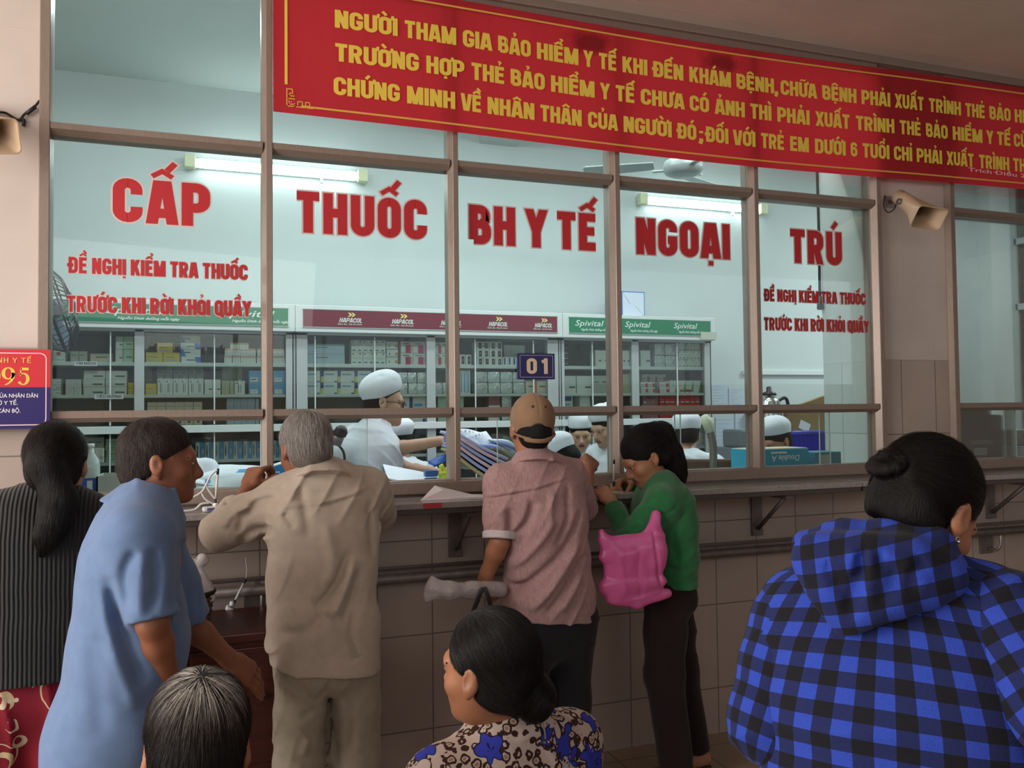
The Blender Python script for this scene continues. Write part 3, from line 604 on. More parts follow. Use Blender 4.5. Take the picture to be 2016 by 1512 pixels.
# ------------------------------------------------------------------ cartons and packs on the shelves
PAL = {k: mat('carton_'+k, c, .55) for k, c in dict(white=(.66, .70, .66), grey=(.40, .43, .40), yellow=(.62, .46, .03), dkyellow=(.20, .15, .04), blue=(.03, .16, .50), navy=(.02, .05, .25), lightblue=(.40, .52, .60), sky=(.10, .34, .60), orange=(.60, .26, .10), peach=(.62, .40, .30), magenta=(.50, .02, .13), lime=(.50, .60, .14), green=(.05, .30, .06), mint=(.42, .62, .46), red=(.55, .03, .04), maroon=(.22, .05, .07), black=(.03, .035, .035), ink=(.12, .14, .15), brown=(.22, .12, .05), cream=(.62, .57, .44), wine=(.3, .12, .13), olive=(.38, .40, .24)).items()}
m_foil = mat('clear_wrap_foil', (.62, .68, .66), .22, .55, bump=.8, bscale=45)
DESIGNS = {
 'plain': ('white', [(.55, .3, .95, .4, 'ink')]), 'reddot': ('white', [(.3, .45, .6, .7, 'red'), (.1, .1, .9, .16, 'grey')]), 'grey': ('grey', [(.1, .6, .7, .68, 'ink')]),
 'stripes': ('white', [(.1, .1, .16, .9, 'grey'), (.3, .1, .36, .9, 'grey'), (.5, .1, .56, .9, 'grey'), (.7, .1, .76, .9, 'grey')]),
 'long': ('white', [(0, 0, .04, 1, 'grey'), (.38, .1, .39, .9, 'grey'), (.45, .2, .9, .42, 'ink')]), 'cream': ('cream', [(.25, .5, .8, .62, 'brown'), (0, .85, 1, 1, 'grey')]),
 'mint': ('mint', [(.3, .35, .9, .45, 'ink'), (.85, 0, 1, 1, 'lime')]), 'yellow': ('yellow', [(.1, .15, .85, .3, 'olive'), (.15, .5, .7, .56, 'dkyellow')]), 'dkyellow': ('dkyellow', [(.2, .4, .8, .5, 'brown')]),
 'bluewhite': ('white', [(0, .0, .05, 1, 'blue'), (.15, .72, .5, .8, 'ink'), (.3, .15, .75, .24, 'ink')]), 'orangewhite': ('white', [(0, .72, 1, 1, 'peach'), (.25, .1, .3, .6, 'grey'), (.7, .1, .75, .6, 'grey')]),
 'letter': ('white', [(.35, .12, .45, .72, 'ink'), (.58, .12, .64, .72, 'ink'), (.1, .78, .4, .84, 'ink')]), 'olive': ('olive', [(.2, .2, .3, .8, 'grey')]), 'bluebox': ('sky', [(.12, .05, .75, .42, 'white'), (.2, .2, .6, .3, 'ink')]),
 'lightblue': ('lightblue', [(.3, .6, .6, .68, 'ink')]), 'vmark': ('white', [(.1, .8, .22, .92, 'ink'), (.7, .8, .85, .92, 'ink'), (.15, .45, .85, .52, 'mint'), (.1, .1, .4, .2, 'ink'), (.6, .08, .85, .2, 'ink')]), 'vorange': ('white', [(.75, .15, .98, .55, 'orange'), (.2, .2, .3, .5, 'ink'), (0, .95, 1, 1, 'black')]),
 'magenta': ('white', [(.38, 0, .82, .68, 'magenta'), (.15, .76, .7, .84, 'ink'), (.86, .1, .97, .6, 'peach')]), 'check': ('white', [(.35, .1, .85, .85, 'black'), (.5, .35, .68, .6, 'grey')]), 'bars': ('white', [(.2, .1, .55, .9, 'navy')]),
 'limeblue': ('white', [(0, .5, .17, 1, 'navy'), (0, 0, .17, .5, 'lime'), (.25, .62, .8, .74, 'sky'), (.82, .0, .97, .12, 'navy')]), 'foil': ('FOIL', []), 'slim': ('white', [(.2, .05, .6, .9, 'sky')]), 'green': ('mint', [(.1, .4, .9, .5, 'green')]),
 'redwhite': ('white', [(.66, .1, .98, .75, 'red'), (.08, .5, .5, .58, 'ink'), (.08, .2, .5, .26, 'ink')]), 'greentri': ('white', [(.15, .55, .6, .6, 'grey')]), 'red': ('red', [(.12, .62, .88, .74, 'white')]), 'wine': ('wine', [(.2, .4, .8, .6, 'maroon')]),
 'darkstrip': ('black', [(.1, .3, .3, .6, 'grey'), (.45, .3, .62, .6, 'grey'), (.78, .3, .92, .6, 'grey')]), 'dkwhite': ('wine', [(0, 0, 1, .25, 'white')]), 'bluestripe': ('white', [(.1, .42, .9, .75, 'navy'), (.2, .1, .8, .2, 'sky')]), 'bluevert': ('sky', [(0.0, 0.0, .42, 1, 'white'), (.1, .15, .24, .8, 'ink'), (.62, .3, .85, .6, 'lightblue')]), 'tan': ('cream', [(.4, .1, .7, .5, 'ink'), (.1, .8, .9, .85, 'grey')]), 'brown': ('brown', [(0, .45, 1, .55, 'black')]), 'redlow': ('red', [(.3, .0, .42, 1, 'wine'), (.7, .1, .8, .8, 'peach')]), 'palegrey': ('lightblue', [(.3, .1, .4, .7, 'ink'), (.7, .2, .8, .8, 'ink')]),
}
def carton_mesh(design, w, d, h):
    base, marks = DESIGNS[design]; b = MB()
    if base == 'FOIL':
        bm = bmesh.new(); bmesh.ops.create_cube(bm, size=1); bmesh.ops.subdivide_edges(bm, edges=bm.edges[:], cuts=4, use_grid_fill=True)
        for v in bm.verts:
            p = v.co; q = Vector(p); L = max(abs(p.x), abs(p.y), abs(p.z)); rnd = p.normalized()*.62; q = p.lerp(rnd, .28)
            jit = .04*math.sin(p.x*23+p.z*31)*math.cos(p.y*17+p.z*11)
            v.co = (q.x*w*(1+jit), q.y*d, (q.z*(1+jit)+.5)*h)
        for v in bm.verts: v.co.z = max(v.co.z, 0.0)
        b.bm(bm, m_foil, None, False); b.box(-w*.3, w*.3, -d*.44, -d*.40, h*.25, h*.6, PAL['white'])
    else:
        b.cbox(-w/2, w/2, -d/2, d/2, 0, h, PAL[base], min(.0012, h*.03))
        b.box(-w/2+.001, w/2-.001, -d/2-.0004, -d/2, h-.0035, h-.0025, PAL['grey'])
        for (u0, v0, u1, v1, c) in marks: b.add([(-w/2+w*u, -d/2-.0006, h*v) for u, v in ((u0, v0), (u1, v0), (u1, v1), (u0, v1))], [(0, 1, 2, 3)], PAL[c])
        if design == 'greentri': b.add([(-w/2+w*u, -d/2-.0007, h*v) for u, v in ((.62, 0), (1, 0), (1, .98))], [(0, 1, 2)], PAL['green'])
        if design == 'bluewhite':
            b.add([(-w/2+w*u, -d/2-.0007, h*v) for u, v in ((.05, 1), (.05, .45), (.28, .45), (.12, 1))], [(0, 1, 2, 3)], PAL['blue']); b.add([(-w/2+w*u, -d/2-.0007, h*v) for u, v in ((1, 0), (.78, 0), (.7, .42), (1, .42))], [(0, 1, 2, 3)], PAL['blue'])
        if design == 'letter':
            b.add([(-w/2+w*(u), -d/2-.0007, h*v) for u, v in _arc(.5, .8, .3, 0, 180, 8)+_arc(.5, .8, .22, 180, 0, 8)], [tuple(range(18))], PAL['grey'])
    return b
ORD = ['first', 'second', 'third', 'fourth', 'fifth', 'sixth', 'seventh', 'eighth', 'ninth', 'tenth', 'eleventh', 'twelfth']
ROWN = {1: [''], 2: ['lower row', 'upper row'], 3: ['bottom row', 'middle row', 'top row'], 4: ['bottom row', 'second row', 'third row', 'top row'], 5: ['bottom row', 'second row', 'middle row', 'fourth row', 'top row']}
SHZ = {'A': 1.885, 'B': 1.681, 'C': 1.485, 'D': 1.263, 'E': 1.045}
def stack(design, what, place, px0, px1, shelf, pt, pb, nx, nz, group, dy=0.0, depth=.10, gap=.03, name='medicine_carton', cat='carton'):
    """nx by nz cartons standing on one shelf between two pixel columns"""
    Y = CY+.045+dy; z0 = SHZ[shelf]+.0006; x0 = at(px0, pb, Y)[0]; x1 = at(px1, pb, Y)[0]; H = at(px0, pt, Y)[2]-at(px0, pb, Y)[2]
    w = (x1-x0)/nx; h = H/nz; first = None
    for k in range(nz):
        for i in range(nx):
            if first is None: o = first = carton_mesh(design, w*(1-gap), depth, h*.985).build(name)
            else: o = first.copy(); COL.objects.link(o)
            o.location = (x0+w*(i+.5)+random.uniform(-.002, .002), Y+depth/2+random.uniform(0, .006), z0+h*k); o.rotation_euler = (0, 0, random.uniform(-.015, .015))
            pos = []
            if nx > 1: pos.append(f'{ORD[i]} from left')
            if nz > 1: pos.append(ROWN[nz][k])
            lab = f'{what} {place}' + (', '+', '.join(pos) if pos else '')
            tag(o, lab, cat, group)
GA, GB, GC = 'cartons in the leftmost cabinet', 'cartons in the maroon-headed cabinet', 'cartons in the right green-headed cabinet'
LC, MC, RC = 'left cabinet', 'maroon cabinet', 'right cabinet'
S = stack
# leftmost cabinet, top shelf
S('reddot', 'white red-dotted carton', f'at the left end of {LC} top shelf', 104, 129, 'A', 657, 711, 1, 2, GA)
S('grey', 'small pale box', f'next to the red-dotted cartons, {LC}', 139, 172, 'A', 690, 711, 2, 1, GA)
S('cream', 'long cream carton', f'in the middle of {LC} top shelf', 177, 221, 'A', 694, 711, 1, 1, GA)
S('plain', 'white tall box', f'against the mint boxes, {LC} top shelf', 227, 242, 'A', 660, 711, 1, 2, GA)
S('mint', 'mint green box', f'beside the post, {LC} top shelf', 243, 263, 'A', 660, 711, 1, 2, GA)
S('dkyellow', 'dark yellow box', f'at the back behind yellow cartons, {LC}', 288, 350, 'A', 657, 711, 2, 2, GA, .14)
S('yellow', 'yellow carton', f'on {LC} top shelf', 287, 354, 'A', 691, 711, 2, 1, GA)
S('yellow', 'single yellow carton', 'topmost of the yellow pile on the left cabinet', 309, 340, 'A', 671, 691, 1, 1, GA)
bpy.data.objects['medicine_carton'].location  # first carton
def lift(n, dz):
    for o in list(COL.objects)[-n:]: o.location.z += dz
lift(1, .062)
S('bluewhite', 'white carton with blue corners', f'beside the yellow cartons, {LC}', 354, 395, 'A', 657, 711, 1, 2, GA)
S('orangewhite', 'white box with peach top band', f'on {LC} top shelf', 442, 504, 'A', 682, 711, 4, 2, GA)
S('orangewhite', 'peach-banded box', 'on top of the peach-banded rows, left cabinet', 454, 490, 'A', 697, 711, 2, 1, GA, name='medicine_box'); lift(2, .088)
S('orangewhite', 'peach-banded white box', 'near the right post of the left cabinet', 506, 561, 'A', 682, 711, 3, 2, GA)
# second shelf
S('plain', 'flat white carton', 'partly hidden behind the wall sign, left cabinet', 100, 120, 'B', 745, 777, 1, 3, GA)
S('stripes', 'white striped box', f'on {LC} second shelf', 128, 160, 'B', 746, 777, 2, 2, GA)
S('long', 'long white carton', f'on {LC} second shelf', 163, 251, 'B', 729, 777, 2, 3, GA)
S('yellow', 'yellow box', 'left of the post, left cabinet second shelf', 252, 263, 'B', 753, 777, 1, 1, GA)
S('dkyellow', 'dim yellow box', 'stacked at the back, left cabinet second shelf', 286, 300, 'B', 724, 777, 1, 2, GA, .13)
S('yellow', 'yellow open box', 'right of the post, left cabinet second shelf', 286, 308, 'B', 755, 777, 1, 1, GA)
S('letter', 'white printed carton', f'on {LC} second shelf', 309, 401, 'B', 745, 777, 6, 1, GA)
S('grey', 'grey-white carton', 'in the row behind the printed cartons, left cabinet', 309, 401, 'B', 722, 777, 6, 2, GA, .13)
S('plain', 'white carton', 'right of the printed cartons, left cabinet', 402, 434, 'B', 747, 777, 2, 1, GA)
S('olive', 'small olive box', f'on {LC} second shelf', 436, 460, 'B', 750, 777, 3, 1, GA)
S('olive', 'larger olive carton', 'behind the small olive boxes, left cabinet', 436, 477, 'B', 722, 777, 2, 2, GA, .13)
S('letter', 'white carton turned aside', 'left of the blue cartons, left cabinet', 461, 482, 'B', 750, 777, 1, 1, GA)
S('bluebox', 'blue carton with white panel', 'on the left cabinet second shelf', 490, 561, 'B', 730, 777, 3, 2, GA)
# third shelf of the left cabinet
S('tan', 'squat grey-white box', 'on the left cabinet worktop', 290, 398, 'C', 791, 838, 6, 1, GA)
S('palegrey', 'slim blister pack', 'standing on the left cabinet worktop', 446, 510, 'C', 786, 838, 9, 1, GA, name='blister_pack', cat='blister pack')
# lower section
S('grey', 'grey carton', 'in the lower part of left cabinet', 150, 205, 'D', 862, 912, 3, 2, GA)
S('plain', 'white-faced carton', 'in the lower part of left cabinet', 168, 205, 'D', 882, 912, 2, 1, GA, -.03, .05)
S('green', 'flat mint carton', 'in the lower part of left cabinet', 207, 246, 'D', 866, 912, 1, 4, GA)
S('bluevert', 'blue and white carton', 'in the lower part of left cabinet', 385, 515, 'D', 869, 904, 7, 1, GA)
S('bluevert', 'blue-white carton', 'right of the window post, left cabinet lower part', 538, 562, 'D', 869, 903, 2, 1, GA)
S('tan', 'dim low carton', 'below the blue and white cartons, left cabinet', 430, 515, 'E', 912, 945, 5, 1, GA)
# maroon cabinet
S('lightblue', 'large pale blue carton', f'at the left of {MC} top shelf', 595, 680, 'A', 672, 712, 1, 2, GB)
S('vmark', 'white carton with small marks', f'on {MC} top shelf', 691, 760, 'A', 664, 712, 3, 2, GB)
S('vorange', 'white carton with orange square', f'on {MC} top shelf', 761, 784, 'A', 666, 712, 1, 3, GB)
S('magenta', 'white magenta-panelled box', f'left of the post, {MC} top', 789, 839, 'A', 666, 712, 2, 2, GB)
S('magenta', 'magenta-panelled box', f'right of the post, {MC} top', 858, 885, 'A', 668, 713, 2, 2, GB)
S('check', 'white box with a dark square', 'beside the window post, maroon cabinet', 905, 928, 'A', 692, 713, 2, 1, GB)
S('check', 'white box with dark panel', f'on {MC} top shelf', 938, 989, 'A', 668, 715, 4, 3, GB)
S('bars', 'white box with blue bars', f'left of the 01 plate, {MC}', 990, 1028, 'A', 698, 715, 4, 1, GB)
S('plain', 'white carton', 'in the back above the blue-barred boxes, maroon cabinet', 992, 1034, 'A', 672, 715, 3, 1, GB, .13)
S('limeblue', 'lime and blue striped carton', f'on {MC} second shelf', 597, 764, 'B', 729, 776, 5, 2, GB)
S('plain', 'white carton', 'in the back behind lime-striped cartons, maroon cabinet', 600, 762, 'B', 722, 776, 6, 1, GB, .13)
S('foil', 'clear-wrapped pack', f'left of the post, {MC} second shelf', 766, 840, 'B', 731, 774, 4, 2, GB, name='wrapped_pack', cat='pack')
S('foil', 'clear-wrapped pack', f'right of the post, {MC} second shelf', 858, 886, 'B', 751, 773, 2, 1, GB, name='wrapped_pack', cat='pack')
S('slim', 'slim white and blue box', 'standing by the window post, maroon cabinet', 906, 926, 'B', 727, 774, 3, 1, GB)
S('foil', 'wrapped silvery bundle', f'below the blue-barred boxes, {MC}', 936, 1034, 'B', 729, 773, 4, 2, GB, name='wrapped_pack', cat='pack')
S('cream', 'plain cream box', 'below the 01 plate, maroon cabinet', 1036, 1078, 'B', 748, 773, 2, 1, GB)
S('limeblue', 'lime-striped carton', "right of the pharmacist's glasses, maroon cabinet", 776, 838, 'C', 788, 838, 2, 1, GB)
S('green', 'mint carton', 'left of the window post, maroon cabinet worktop', 862, 886, 'C', 786, 838, 1, 1, GB)
S('green', 'mint carton', 'right of the window post, maroon cabinet worktop', 903, 914, 'C', 784, 838, 1, 1, GB)
S('dkwhite', 'wine and white carton', f'on the worktop, {MC}', 962, 985, 'C', 788, 836, 1, 2, GB)
S('foil', 'clear-wrapped pack', f'beside the wine cartons, {MC} worktop', 988, 1008, 'C', 787, 836, 1, 2, GB, name='wrapped_pack', cat='pack')
S('foil', 'large wrapped pack', 'in the lower part of maroon cabinet', 906, 966, 'D', 858, 886, 2, 1, GB, name='wrapped_pack', cat='pack')
S('brown', 'brown carton', 'in the lower part of maroon cabinet', 967, 988, 'D', 851, 886, 1, 3, GB)
S('grey', 'grey box', 'right of the brown cartons, maroon cabinet', 989, 1012, 'D', 856, 886, 1, 1, GB)
S('redlow', 'red box', "below the pharmacist's arm, maroon cabinet", 815, 843, 'E', 902, 934, 4, 1, GB)
S('darkstrip', 'dark pack', "above the pharmacist's wrist, maroon cabinet", 802, 842, 'D', 848, 886, 3, 2, GB)
# right green cabinet
S('darkstrip', 'black and silver strip pack', f'at the left of {RC} top shelf', 1105, 1120, 'A', 666, 718, 1, 5, GC)
S('plain', 'tall white carton', 'left of the window post, right cabinet', 1172, 1197, 'A', 688, 720, 2, 1, GC)
S('plain', 'tall white carton', 'right of the window post, right cabinet', 1222, 1240, 'A', 689, 721, 2, 1, GC)
S('plain', 'tall white carton', 'beside the middle post, right cabinet', 1262, 1282, 'A', 688, 721, 1, 1, GC)
S('foil', 'wrapped white pack', f'on {RC} top shelf', 1289, 1332, 'A', 676, 722, 2, 2, GC, name='wrapped_pack', cat='pack')
S('vmark', 'white speckled carton', f'at the right of {RC} top shelf', 1336, 1380, 'A', 674, 722, 3, 3, GC)
S('plain', 'large white block carton', f'at the left of {RC} second shelf', 1105, 1165, 'B', 737, 772, 2, 1, GC)
S('grey', 'grey-white carton', f'in the middle of {RC} second shelf', 1168, 1200, 'B', 737, 772, 2, 1, GC)
S('olive', 'olive-grey carton', 'right of the window post, right cabinet', 1221, 1241, 'B', 735, 773, 2, 1, GC)
S('redwhite', 'white box with red disc', f'on {RC} second shelf', 1262, 1290, 'B', 751, 773, 2, 2, GC)
S('redwhite', 'red-disc box', f'beside the green-cornered cartons, {RC}', 1299, 1318, 'B', 751, 773, 1, 2, GC)
S('redwhite', 'red-disc box', f'in the back row, {RC} second shelf', 1264, 1312, 'B', 735, 773, 3, 2, GC, .13)
S('greentri', 'white carton with green corner', f'on {RC} second shelf', 1319, 1381, 'B', 748, 773, 4, 1, GC)
S('bluestripe', 'white carton with navy stripes', f'on the worktop, {RC}', 1104, 1129, 'C', 786, 838, 1, 2, GC)
S('plain', 'white carton', f'on the worktop by navy-striped cartons, {RC}', 1142, 1163, 'C', 782, 838, 1, 1, GC)
S('wine', 'dark wine box', f'on the worktop beside red boxes, {RC}', 1266, 1298, 'C', 781, 838, 1, 2, GC)
S('red', 'red box', f'on the worktop, {RC}', 1300, 1379, 'C', 781, 838, 8, 3, GC)
S('long', 'white carton', f'in the lower part of {RC}', 1145, 1200, 'D', 852, 886, 3, 2, GC)
S('redwhite', 'white box with red patch', f'in the lower part of {RC}', 1280, 1318, 'D', 846, 886, 4, 1, GC)
S('plain', 'small white box', f'in the lower part of {RC}', 1320, 1388, 'D', 840, 886, 4, 4, GC)
S('tan', 'small cream box', f'on the lowest visible shelf, {RC}', 1290, 1388, 'E', 888, 915, 6, 2, GC)
# shelf name strips
m_paper = mat('paper_white', (0.74, 0.76, 0.78), 0.8)
for txt, px0, px1, py, z in (('TIM MẠCH', 146, 192, 716, 1.873), ('TIỂU ĐƯỜNG', 186, 243, 781, 1.670)):
    x0, x1 = at(px0, py, CY)[0], at(px1, py, CY)[0]
    b = MB(); b.box(x0, x1, CY-.004, CY-.003, z-.016, z+.012, mat('label_grey', (.40, .44, .44), .8)); put_text(b, txt, x0+.01, x1-.01, z-.007, z+.008, CY-.0045, PAL['black'], .13, gap=.12); o = b.build('shelf_label'); tag(o, f'grey paper shelf label reading {txt} on the left cabinet', 'label')

# carton on top of the right cabinet
p = at(1254, 616, 2.3); r = empty('shipping_carton', (3.06, 2.36, 2.27), 0.0, 'red, white and blue carton standing on top of the right green cabinet', 'carton')
b = MB(); b.cbox(-.09, .11, -.12, .12, 0, .195, PAL['blue'], .002); b.build('box', r)
b = MB(); b.box(-.082, .102, -.1225, -.12, .008, .187, mat('carton_pale', (.62, .68, .80), .6))
for x0_, x1_ in ((-.02, -.018),): b.tube([(-.08, -.123, .185), (-.02, -.123, .1)], .0015, PAL['grey'], 4); b.tube([(.1, -.123, .01), (.03, -.123, .08)], .0015, PAL['grey'], 4)
b.build('front_panel', r)
b = MB(); b.box(-.0925, -.09, -.11, .11, .01, .12, PAL['red']); b.box(-.0925, -.09, -.11, -.02, .13, .185, PAL['white']); b.box(-.0925, -.09, .0, .11, .13, .185, PAL['white']); b.build('side_print', r)
b = MB(); b.box(3.18, 3.4, 2.22, 2.4, 2.269, 2.278, PAL['ink']); o = b.build('flat_folder'); tag(o, 'thin dark folder lying on the right cabinet beside the carton', 'folder')
b = MB(); b.box(3.60, 3.745, CY-.068, CY-.066, 2.095, 2.155, mat('paper_yellowed', (.52, .55, .46), .8)); o = b.build('paper_tag'); tag(o, 'pale paper tag taped on the header corner of the right cabinet', 'paper')

# ------------------------------------------------------------------ strip lamps on the back wall, ceiling fan, wall fan, pipe
m_tube = mat('lamp_tube_glow', (0.90, 0.99, 1.0), .4, emit=11.0); m_lampcap = mat('lamp_cap', (.62, .66, .42), .5)
for x0, x1, z, lab in ((-.13, 1.04, 3.27, 'lit strip lamp on the back wall above the word CẤP'), (3.33, 4.50, 3.275, 'lit strip lamp on the back wall above the word NGOẠI')):
    r = empty('strip_lamp', ((x0+x1)/2, 2.6, z), 0, lab, 'lamp', 'strip lamps on the back wall'); h = (x1-x0)/2
    b = MB(); b.cbox(-h, h, -.035, 0, -.03, .035, m_cabw, .006); b.build('housing', r)
    b = MB(); b.tube([(-h+.06, -.06, -.005), (h-.06, -.06, -.005)], .032, m_tube, 14); b.build('tube', r)
    for s in (-1, 1): b = MB(); b.cbox(s*h-.035, s*h+.035, -.095, -.03, -.045, .045, m_lampcap, .008); b.build('end_cap', r)
    b = MB(); b.cbox(h-.3, h-.28, -.05, -.03, -.07, -.03, m_lampcap, .003); b.build('starter', r)
r = empty('ceiling_fan', (2.62, 1.25, 3.82), 0, 'ceiling fan with grey blades seen through glass below the banner', 'fan')
fx = at(1345, 333, 1.25); r.location.x = fx[0]; fz = fx[2]-3.82
m_fan = mat('fan_enamel', (.40, .46, .45), .35, .2)
b = MB(); b.tube([(0, 0, 0), (0, 0, fz+.08)], .014, m_fan, 10); b.lathe([(.0, 0), (.06, 0), (.05, -.05), (.016, -.07)], m_fan, 20); b.build('down_rod', r)
b = MB(); b.lathe([(.0, fz+.13), (.05, fz+.12), (.075, fz+.07), (.12, fz+.05), (.13, fz+.02), (.13, fz-.01), (.11, fz-.035), (.08, fz-.045), (0, fz-.05)], m_fan, 32); b.build('motor', r)
for a in (25, 145, 265):
    T = Matrix.Rotation(math.radians(a), 4, 'Z'); b = MB()
    b.box(.11, .2, -.02, .02, fz-.005, fz+.003, m_fan, T)
    b.prism([(.18, -.05), (.22, -.06), (.62, -.075), (.64, -.05), (.64, .05), (.62, .07), (.22, .05), (.18, .045)], 'z', fz-.004, fz+.004, m_fan, T @ Matrix.Rotation(.16, 4, 'X')); b.build('blade', r)
# wall fan behind the left frame: round cage seen edge-on
fp = at(118, 608, .75); r = empty('standing_fan', (float(fp[0])-.03, .75, 0), 0, 'dark blue-grey fan in a round cage behind the left window frame', 'fan')
m_cage = mat('fan_cage_wire', (.05, .055, .06), .4, .4); m_bl = mat('fan_blade_blue', (.10, .17, .24), .3)
T = Matrix.Translation((0, 0, float(fp[2]))) @ Matrix.Rotation(math.radians(25), 4, 'Z') @ Matrix.Rotation(math.radians(72), 4, 'Y') @ Matrix.Rotation(0.35, 4, 'X')
b = MB()
for rr, zz in ((.05, .09), (.12, .075), (.18, .04), (.205, 0), (.18, -.05), (.1, -.07)):
    b.tube([T @ Vector((rr*math.cos(2*PI*k/36), rr*math.sin(2*PI*k/36), zz)) for k in range(36)], .004 if rr < .2 else .008, m_cage, 5, closed=True)
for k in range(40):
    a = 2*PI*k/40; b.tube([T @ Vector((rr*math.cos(a), rr*math.sin(a), zz)) for rr, zz in ((.03, .09), (.12, .076), (.18, .042), (.205, 0), (.18, -.048), (.08, -.072))], .0022, m_cage, 4)
b.build('cage', r)
b = MB()
for k in range(3):
    R_ = T @ Matrix.Rotation(2*PI*k/3, 4, 'Z') @ Matrix.Rotation(.4, 4, 'X'); b.prism([(.03, -.03), (.10, -.085), (.165, -.06), (.175, .02), (.13, .07), (.04, .03)], 'z', -.003, .003, m_bl, R_)
b.lathe([(0, .05), (.04, .04), (.045, -.04), (0, -.05)], m_bl, 20, T); b.build('blades', r)
b = MB(); b.lathe([(0, -.2), (.06, -.19), (.07, -.08), (.0, -.07)], m_cage, 20, T); b.build('motor_housing', r)
b = MB(); b.tube([(-.09, 0.0, 0.03), (-.09, 0, float(fp[2])-.1), (-.12, 0, float(fp[2]))], .018, m_cage, 10); b.lathe([(0, 0), (.19, 0), (.19, .02), (.04, .04), (0, .04)], m_cage, 28, Matrix.Translation((-.09, 0, 0))); b.build('stand', r)
b = MB(); b.tube([(3.365, .495, 3.8), (3.366, .495, 3.1), (3.372, .498, 2.62), (3.368, .497, 2.2)], .008, mat('black_cable', (.012, .02, .018), .7), 8); b.tube([(3.372, .497, 2.2), (3.36, .485, 2.13)], .02, MATS['black_cable'], 8); o = b.build('hanging_cable'); tag(o, 'dark cable hanging down the corner of the inner white column', 'cable')
# trunking and sheets on the back wall
b = MB(); x0 = at(1462, 750, 2.6)[0]; b.cbox(x0, 5.6, 2.572, 2.599, 1.845, 1.885, m_cabw, .003); o = b.build('cable_trunking'); tag(o, 'white horizontal cable trunking on the back wall left of the column', 'trunking')
G = 'paper notices pinned on the back wall'
for px0, px1, py0, py1, lab in ((1396, 1432, 757, 800, 'bluish paper notice on the back wall right beside the right cabinet'), (1434, 1462, 764, 800, 'bluish paper notice, right one of the pair above the middle rail'), (1408, 1444, 822, 878, 'large pale notice below the rail behind the bent pipe'), (1446, 1466, 800, 850, 'narrow white sheet on the wall above the grey machine')):
    a = at(px0, py0, 2.6); c = at(px1, py1, 2.6); b = MB(); b.box(a[0], c[0], 2.592, 2.5985, c[2], a[2], mat('notice_blue', (.50, .58, .68), .8))
    n = 7
    for k in range(n):
        zz = a[2]-.02-(a[2]-c[2]-.04)*k/(n-1); b.box(a[0]+.015, c[0]-.02-.03*(k % 3), 2.5915, 2.592, zz-.002, zz+.002, PAL['grey'])
    tag(b.build('wall_notice'), lab, 'notice', G)

# ------------------------------------------------------------------ inner counter and the things on it
m_cnt = mat('inner_counter', (.55, .60, .60), .4)
for x0, x1, lab in ((-1.9, 3.36, 'grey inner counter behind the main window'), (3.83, 7.2, 'grey inner counter behind the window right of the tiled column')):
    b = MB(); b.cbox(x0, x1, .125, .47, 1.165, 1.2, m_cnt, .004); o = b.build('inner_counter'); tag(o, lab, 'counter')
    b = MB(); b.box(x0+.02, x1-.02, .125, .15, 0.0, 1.165, m_cnt); b.box(x0+.02, x0+.06, .15, .45, 0, 1.165, m_cnt); b.box(x1-.06, x1-.02, .15, .45, 0, 1.165, m_cnt); b.build('counter_base', o)
CT = 1.2005
def sheet(name, cx, cy, cz, w, h, rz, tilt, curl, mt, lab, grp=None, roll=0.0, cat='paper', thick=.0012):
    n = 8; T = Matrix.Translation((cx, cy, cz)) @ Matrix.Rotation(rz, 4, 'Z') @ Matrix.Rotation(roll, 4, 'Y') @ Matrix.Rotation(tilt, 4, 'X'); b = MB(); vs = []
    for s in (0, 1):
        for i in range(n+1):
            for j in range(n+1):
                u, v = i/n-.5, j/n-.5; vs.append(T @ Vector((u*w, v*h, curl*(math.sin(u*5+v*3)+.7*math.cos(v*6-u*2))-s*thick)))
    N = (n+1)**2; fs = []
    for i in range(n):
        for j in range(n):
            a = i*(n+1)+j; q = (a, a+n+1, a+n+2, a+1); fs.append(q); fs.append(tuple(N+k for k in q[::-1]))
    rim = [i*(n+1) for i in range(n+1)]+[n*(n+1)+j for j in range(1, n+1)]+[i*(n+1)+n for i in range(n-1, -1, -1)]+[j for j in range(n-1, 0, -1)]
    for k in range(len(rim)): a, c = rim[k], rim[(k+1) % len(rim)]; fs.append((a, c, N+c, N+a))
    b.add(vs, fs, mt, True); o = b.build(name); return tag(o, lab, cat, grp)
m_pw = mat('sheet_white', (.78, .84, .92), .7); m_pb = mat('sheet_blue', (.30, .40, .68), .7); m_pp = mat('sheet_pink', (.62, .48, .55), .7); m_py = mat('sheet_yellowed', (.42, .38, .20), .7); m_pblue = mat('packet_blue', (.05, .30, .62), .5)
# papers in front of the walking man
p = at(450, 940, .3)
sheet('prescription_sheet', p[0]-.02, .32, 1.30, .34, .22, .1, .25, .012, m_pw, 'white sheet topmost of the heap behind the raised pen', 'loose papers behind the left window')
sheet('prescription_sheet', p[0]-.12, .36, 1.325, .16, .14, .5, .5, .02, m_pw, 'white curled sheet at the left end of the heap behind the pen', 'loose papers behind the left window')
sheet('prescription_sheet', p[0]+.06, .26, 1.285, .30, .12, -.1, .45, .012, m_pblue, 'blue printed sheet below the white ones behind the pen', 'loose papers behind the left window')
sheet('prescription_sheet', p[0]+.02, .22, 1.262, .30, .12, .05, .7, .008, mat('sheet_pale', (.6, .68, .72), .7), 'pale printed sheet leaning on the glass behind the pen', 'loose papers behind the left window')
p = at(555, 935, .3); r = empty('medicine_packet', (float(p[0]), .3, CT), .2, "blue and white packet beside the old man's raised hand", 'packet')
